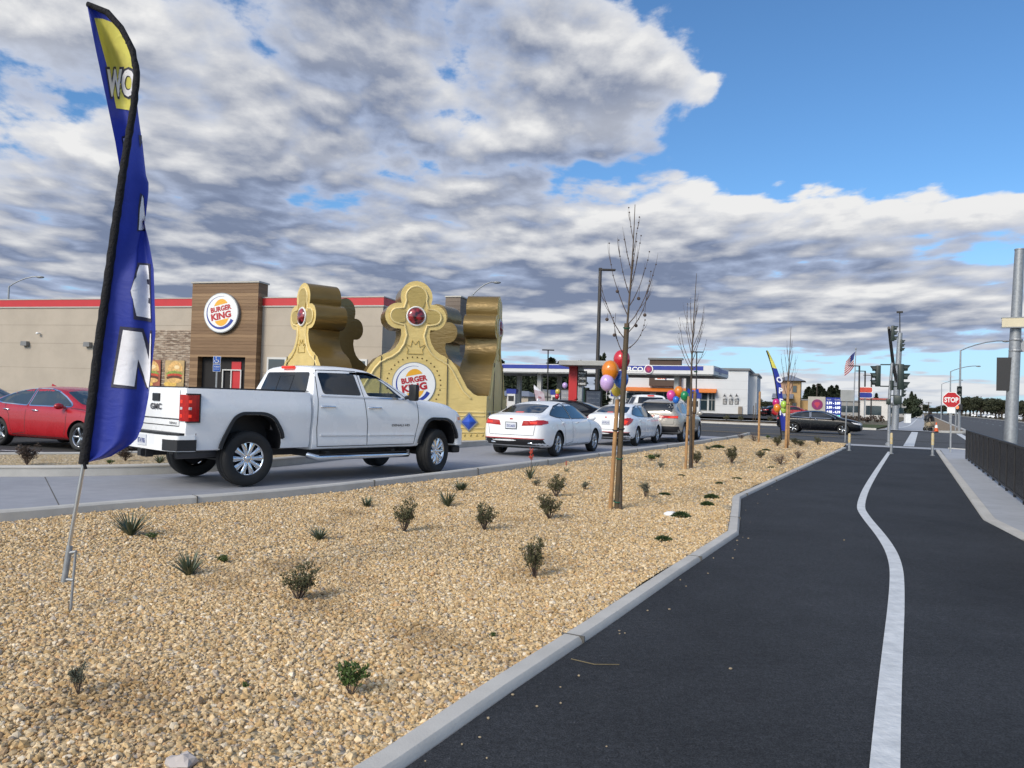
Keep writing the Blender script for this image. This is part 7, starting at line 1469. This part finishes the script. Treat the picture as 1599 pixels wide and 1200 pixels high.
Rr = dict(pelvis=.15, spine=.14, chest=.15, neck=.06, head=.10, kl=.075, fl=.05, tl=.04, kr=.075, fr=.05, tr=.04, sl=.08, el=.055, hl=.04, sr=.08, er=.055, hr=.04)
nm = list(J); me = bpy.data.meshes.new('body'); me.from_pydata([J[k_] for k_ in nm], [(nm.index(a), nm.index(b)) for a, b in E_], []); o = bpy.data.objects.new('body', me); COL.objects.link(o); o.modifiers.new('Skin', 'SKIN'); ss = o.modifiers.new('Sub', 'SUBSURF'); ss.levels = ss.render_levels = 2
for i, k_ in enumerate(nm): me.skin_vertices[0].data[i].radius = (Rr[k_], Rr[k_]); me.skin_vertices[0].data[i].use_root = (k_ == 'pelvis')
bpy.context.view_layer.update(); bm_ = bpy.data.meshes.new_from_object(o.evaluated_get(bpy.context.evaluated_depsgraph_get())); bpy.data.objects.remove(o); bm_.name = 'body'
bm_.materials.clear()
for m_ in (mat('jacket', (.02, .022, .03), .8, var=.2), mat('trousers', (.30, .27, .22), .8, var=.1), mat('skin', (.36, .22, .16), .6, var=.06), mat('shoe', (.03, .03, .03), .7)): bm_.materials.append(m_)
for p in bm_.polygons:
    c = p.center; p.material_index = 3 if c.z < .10 else 1 if c.z < .80 else 2 if (c.x > .40 and c.z > 1.22) or (c.x > .56 and c.z < 1.0) else 0
bm_.shade_smooth(); link('body', bm_, t)
mb = MB(); mb.ball((.45, 0, 1.40), .115, 12, 8, (1.05, .95, .9)); mb.build('hair', mat('hair', (.02, .015, .012), .7, var=.3), t, smooth=180)
q = A(1452, 670, 60); t = thing('pushchair', 'four wheeled pushchair with a tan seat and large black hood on the far corner', 'pushchair', (q.x, q.y, .02), R(20))
mb = MB(); mb.box((.0, 0, .52), (.55, .42, .38), bev=.08); mb.build('seat', mat('seat_tan', (.30, .24, .16), .8, var=.15), t, smooth=50)
mb = MB(); mb.tube([(.30*math.cos(a)-.02, 0, .74+.42*math.sin(a)) for a in [R(x) for x in range(0, 181, 15)]], .14, 8); mb.build('hood', M_['black_plastic'], t, smooth=60)
mb = MB(); mb.tube([(-.45, .2, .92), (0, .2, .5), (.38, .2, .14)], .02, 6); mb.tube([(-.45, -.2, .92), (0, -.2, .5), (.38, -.2, .14)], .02, 6); mb.tube([(-.45, -.2, .92), (-.45, .2, .92)], .022, 6); mb.tube([(.1, .2, .4), (-.32, .2, .14)], .02, 6); mb.tube([(.1, -.2, .4), (-.32, -.2, .14)], .02, 6); mb.build('frame', M_['black_plastic'], t)
for x in (-.32, .38):
    for y in (-.22, .22): mb = MB(); mb.lathe([(.05, -.025), (.14, -.025), (.14, .025), (.05, .025), (.05, -.025)], 16, axes((x, y, .14), (1, 0, 0), (0, 0, 1), (0, 1, 0))); mb.build('wheel', M_['rubber'], t)
q = A(1462, 671, 59); t = thing('traffic_cone', 'orange traffic cone with a white band beside the pushchair', 'traffic cone', (q.x, q.y, .02)); mb = MB(); mb.lathe([(.15, .03), (.035, .70), (.0, .70)], 16); mb.box((0, 0, .015), (.38, .38, .03)); mb.build('cone', mat('cone_orange', (.65, .10, .02), .6, var=.08), t, smooth=40); mb = MB(); mb.lathe([(.112, .27), (.072, .50)], 16); mb.build('white_band', M_['white'], t, smooth=40)
# ------------------------------------------------------------------ distant trees, cars
PINE = mat('pine_needles', (.018, .028, .013), .8, col2=(.03, .042, .018), vscale=.7); OAK = mat('oak_leaves', (.024, .030, .012), .8, col2=(.042, .046, .02), vscale=.6); TRUNK = mat('dark_trunk', (.05, .04, .03), .9, var=.2)
def crown_cards(mb, c, rx, rz, n, ls, rng, cone=False):
    cl = [(rng.uniform(-1, 1), rng.uniform(-1, 1), rng.random()) for _ in range(26)]
    for _ in range(n):
        h = rng.random(); a = rng.uniform(0, 6.28)
        if cone: w = rx*(1-h)**.75*(.65+.35*math.sin(h*34+a*2))*rng.uniform(.3, 1); p = Vector((c[0]+math.cos(a)*w, c[1]+math.sin(a)*w, c[2]-rz+2*rz*h))
        else:
            k_ = cl[int(h*26) % 26]; lo = Vector((k_[0]*rx*.68, k_[1]*rx*.68, (k_[2]*2-1)*rz*.66)); d = Vector((rng.gauss(0, 1), rng.gauss(0, 1), rng.gauss(0, 1))).normalized(); p = Vector(c)+lo+Vector((d.x*rx*.36, d.y*rx*.36, d.z*rz*.36))*rng.uniform(.5, 1.05)
        u = Vector((rng.gauss(0, 1), rng.gauss(0, 1), rng.gauss(0, .6))).normalized(); v = u.cross(Vector((rng.gauss(0, 1), rng.gauss(0, 1), rng.gauss(0, 1)))).normalized(); l_ = ls*rng.uniform(.5, 1.4); mb.add([p-u*l_*.5, p+v*l_*.3, p+u*l_*.5, p-v*l_*.3], [(0, 1, 2, 3)])
TP = {}
def far_tree(kind, px_, Y, H, label, group, w=1.0, bz=0.0):
    q = A(px_, 640, Y)
    if kind not in TP:
        rng = random.Random(hash_(kind)); t = thing({'pine': 'pine_tree', 'oak': 'oak_tree', 'cypress': 'cypress_tree', 'bushy': 'conifer_tree'}[kind], label, 'tree', (q.x, q.y, bz)); tr = MB(); cr = MB()
        if kind == 'pine': tr.tube([(0, 0, 0), (.01, 0, .5), (0, 0, .97)], [.03, .02, .004], 6); crown_cards(cr, (0, 0, .56), .19, .43, 1500, .085, rng, True)
        elif kind == 'cypress': tr.tube([(0, 0, 0), (0, 0, .9)], [.02, .006], 6); crown_cards(cr, (0, 0, .5), .10, .49, 900, .06, rng, True)
        elif kind == 'bushy': tr.tube([(0, 0, 0), (0, 0, .8)], [.05, .01], 6); crown_cards(cr, (0, 0, .5), .36, .46, 2600, .09, rng, True); crown_cards(cr, (0, 0, .40), .40, .34, 2200, .09, rng)
        else:
            tr.tube([(0, 0, 0), (.02, 0, .2), (.0, 0, .5)], [.045, .035, .02], 7)
            for k_ in range(5): a = k_*1.3; tr.tube([(.01, 0, .22), (.14*math.cos(a), .14*math.sin(a), .42), (.32*math.cos(a), .32*math.sin(a), .62)], [.025, .016, .006], 5)
            crown_cards(cr, (0, 0, .64), .52, .34, 3000, .075, rng)
        tr.build('trunk', TRUNK, t, smooth=60); cr.build('crown', OAK if kind == 'oak' else PINE, t); TP[kind] = t
    else: t = copy_tree(TP[kind]); t.location = (q.x, q.y, bz)
    t.scale = (H*w, H*w, H); t.rotation_euler = (0, 0, random.uniform(0, 6)); t['label'] = label; t['group'] = group; t['category'] = 'tree'
rg = random.Random(11)
N1 = 30
for i in range(N1):
    px_ = 782+i*4.3+rg.uniform(-1.5, 1.5); H = rg.choice((7.2, 8.3, 9.6, 8.0, 10.2))*rg.uniform(.9, 1.1)
    far_tree('pine', px_, 170+rg.uniform(-12, 25), H, 'dark conifer in the row seen beneath the blue striped canopy', 'conifers seen beneath the fuel canopy', rg.uniform(1.0, 1.7))
far_tree('cypress', 935, 74, 5.8, 'slim dark cypress behind the menu boards', 'slim cypresses by the petrol station', 1.6, .1); far_tree('cypress', 944, 70, 3.6, 'short dark cypress just right of the slim one', 'slim cypresses by the petrol station', 2.6, .1); far_tree('cypress', 941, 95, 7.5, 'tall cypress whose tip rises above the order canopy', 'slim cypresses by the petrol station', 1.1, .1)
for i in range(15):
    px_ = 1258+i*4.0; H = (7.5, 8.5, 7.2, 9.2, 8.0, 9.8, 9.0, 8.0, 7.0, 8.3, 9.0, 8.2, 9.2, 8.0, 6.5)[i]; far_tree('pine', px_, 290+rg.uniform(-10, 10), H*1.15, 'dark conifer of the grove behind the price sign', 'conifers behind the price sign', rg.uniform(1.3, 1.9))
far_tree('pine', 1368, 330, 9, 'small conifer left of the far signal pole', 'lone conifers beyond the lawn', 1.4); far_tree('pine', 1357, 340, 7, 'smaller conifer behind the white shed', 'lone conifers beyond the lawn', 1.5)
far_tree('bushy', 1423, 175, 6.3, 'big round dark tree left of the far path', 'big dark trees along the far path', .85); far_tree('bushy', 1429, 230, 7.0, 'second dark tree behind the big round one', 'big dark trees along the far path', .8); far_tree('bushy', 1413, 215, 5.4, 'third dark tree at the left of the big round one', 'big dark trees along the far path', .9)
for i in range(30):
    px_ = 1494+i*5.2+rg.uniform(-2, 2); m_ = (px_-PW/2)/FPX; Y_ = min(560, (19+rg.uniform(0, 9))/max(.02, m_*math.cos(DA)-math.sin(DA)))
    far_tree('oak', px_, Y_, rg.uniform(27, 33)*Y_/1200, 'dark spreading oak of the car park row across the wide road', 'oaks in the car park across the road', rg.uniform(.85, 1.1))
for i in range(14):
    px_ = 1386+i*8.6; far_tree('oak', px_, 640+rg.uniform(-40, 60), rg.uniform(6, 9), 'very distant tree on the horizon at the end of the road', 'distant trees on the horizon', 1.3)
for i in range(26): far_tree('oak', 1050+i*14+rg.uniform(-4, 4), 420+rg.uniform(-20, 40), rg.uniform(5, 8), 'distant tree on the horizon beyond the petrol station', 'distant trees beyond the petrol station', 1.4)
for i, (px_, py0, py1, Y) in enumerate(((1275, 640, 600, 260), (1450, 645, 628, 330))):
    q = A(px_, py0, Y); tp = A(px_, py1, Y); t = thing('utility_pole', ('wooden utility pole rising behind the dark conifer grove', 'far dark utility pole at the end of the path')[i], 'utility pole', (q.x, q.y, 0)); mb = MB(); mb.tube([(0, 0, 0), (0, 0, tp.z)], .2, 6); mb.build('pole', TRUNK, t); mb = MB(); mb.box((0, 0, tp.z-.4), (2.6, .2, .2)); mb.build('crossarm', TRUNK, t)
# parked cars far across the wide road: one small car, copied
def small_car():
    t = thing('parked_car', 'x', 'car', (0, 0, 0)); r = .32; me0, sk = CAR['saloon']; o = link('body', me0, t)
    mb = MB()
    for poly in W_SALOON:
        for sg in (-1, 1): sk.pane(mb, poly, 'y', sg, .004, .2)
    sk.pane(mb, [(-.60, 1.125), (.60, 1.125), (.52, 1.33), (-.52, 1.33)], 'x', -1, .004, .2); sk.pane(mb, [(-.66, 1.04), (.66, 1.04), (.53, 1.33), (-.53, 1.33)], 'x', 1, .004, .2); mb.build('windows', M_['dark_glass'], t, smooth=60)
    for x in (-1.4, 1.4):
        for sg in (-1, 1): mb = MB(); mb.lathe([(0, -.1), (.325, -.1), (.325, .1), (0, .1)], 16, axes((x, sg*.83, .325), (1, 0, 0), (0, 0, 1), (0, 1, 0))); mb.build('wheel', M_['rubber'], t)
    return t
pc = small_car(); n_ = 0
for i in range(26):
    if i % 5 == 3: continue
    q = ST(195+i*11.5, 24.5+(i % 2)*5.5); o = pc if n_ == 0 else copy_tree(pc); n_ += 1; o.location = (q.x, q.y, 0); o.rotation_euler = (0, 0, R(rg.choice((-28, 152)))+rg.uniform(-.05, .05)); o['label'] = 'white parked car under the dark oaks across the wide road'; o['group'] = 'cars parked under the oaks'
for (px_, Y, lb, rz) in ((1214, 96, 'dark car parked before the tan two storey house', 20), (1238, 92, 'dark red car parked left of the price sign', -15)):
    saloon('parked_car', lb, 'black_paint' if rz > 0 else 'red_paint', (A(px_, 645, Y).x, Y, .3), R(rz), 'seven', brake=False, glassm='dark_glass', ptext='7AAA000')
t = thing('tyre_rack', 'row of low boulders along the far lawn edge', 'boulders', A(1360, 658, 88)) if False else None
q = A(1436, 655, 95); t = thing('utility_box', 'small white utility cabinet beside the far path', 'cabinet', (A(1417, 650, 100).x, 100, 0)); mb = MB(); mb.box((0, 0, .6), (.7, .5, 1.2), bev=.03); mb.build('cabinet', M_['white'], t); mb = MB(); mb.box((0, 0, 1.22), (.8, .6, .05)); mb.build('lid', M_['sign_grey'], t)
for i, px_ in enumerate((1324, 1340, 1356, 1371)):
    q = A(px_, 655, 87+i*2); far_t = thing('low_shrub', ('leftmost low reddish shrub along the far lawn edge', 'low reddish shrub under the nearest lamp post', 'low reddish shrub under the farthest lamp post', 'low reddish shrub left of the far signal pole')[i], 'shrub', (q.x, q.y, .05), 0, 'low shrubs along the far lawn'); mb = MB(); crown_cards(mb, (0, 0, .45), .9, .45, 260, .22, rg); mb.build('leaves', LEAF['bronze'], far_t); mb = MB(); mb.tube([(0, 0, 0), (0, 0, .4)], .05, 5); mb.build('stem', TRUNK, far_t)
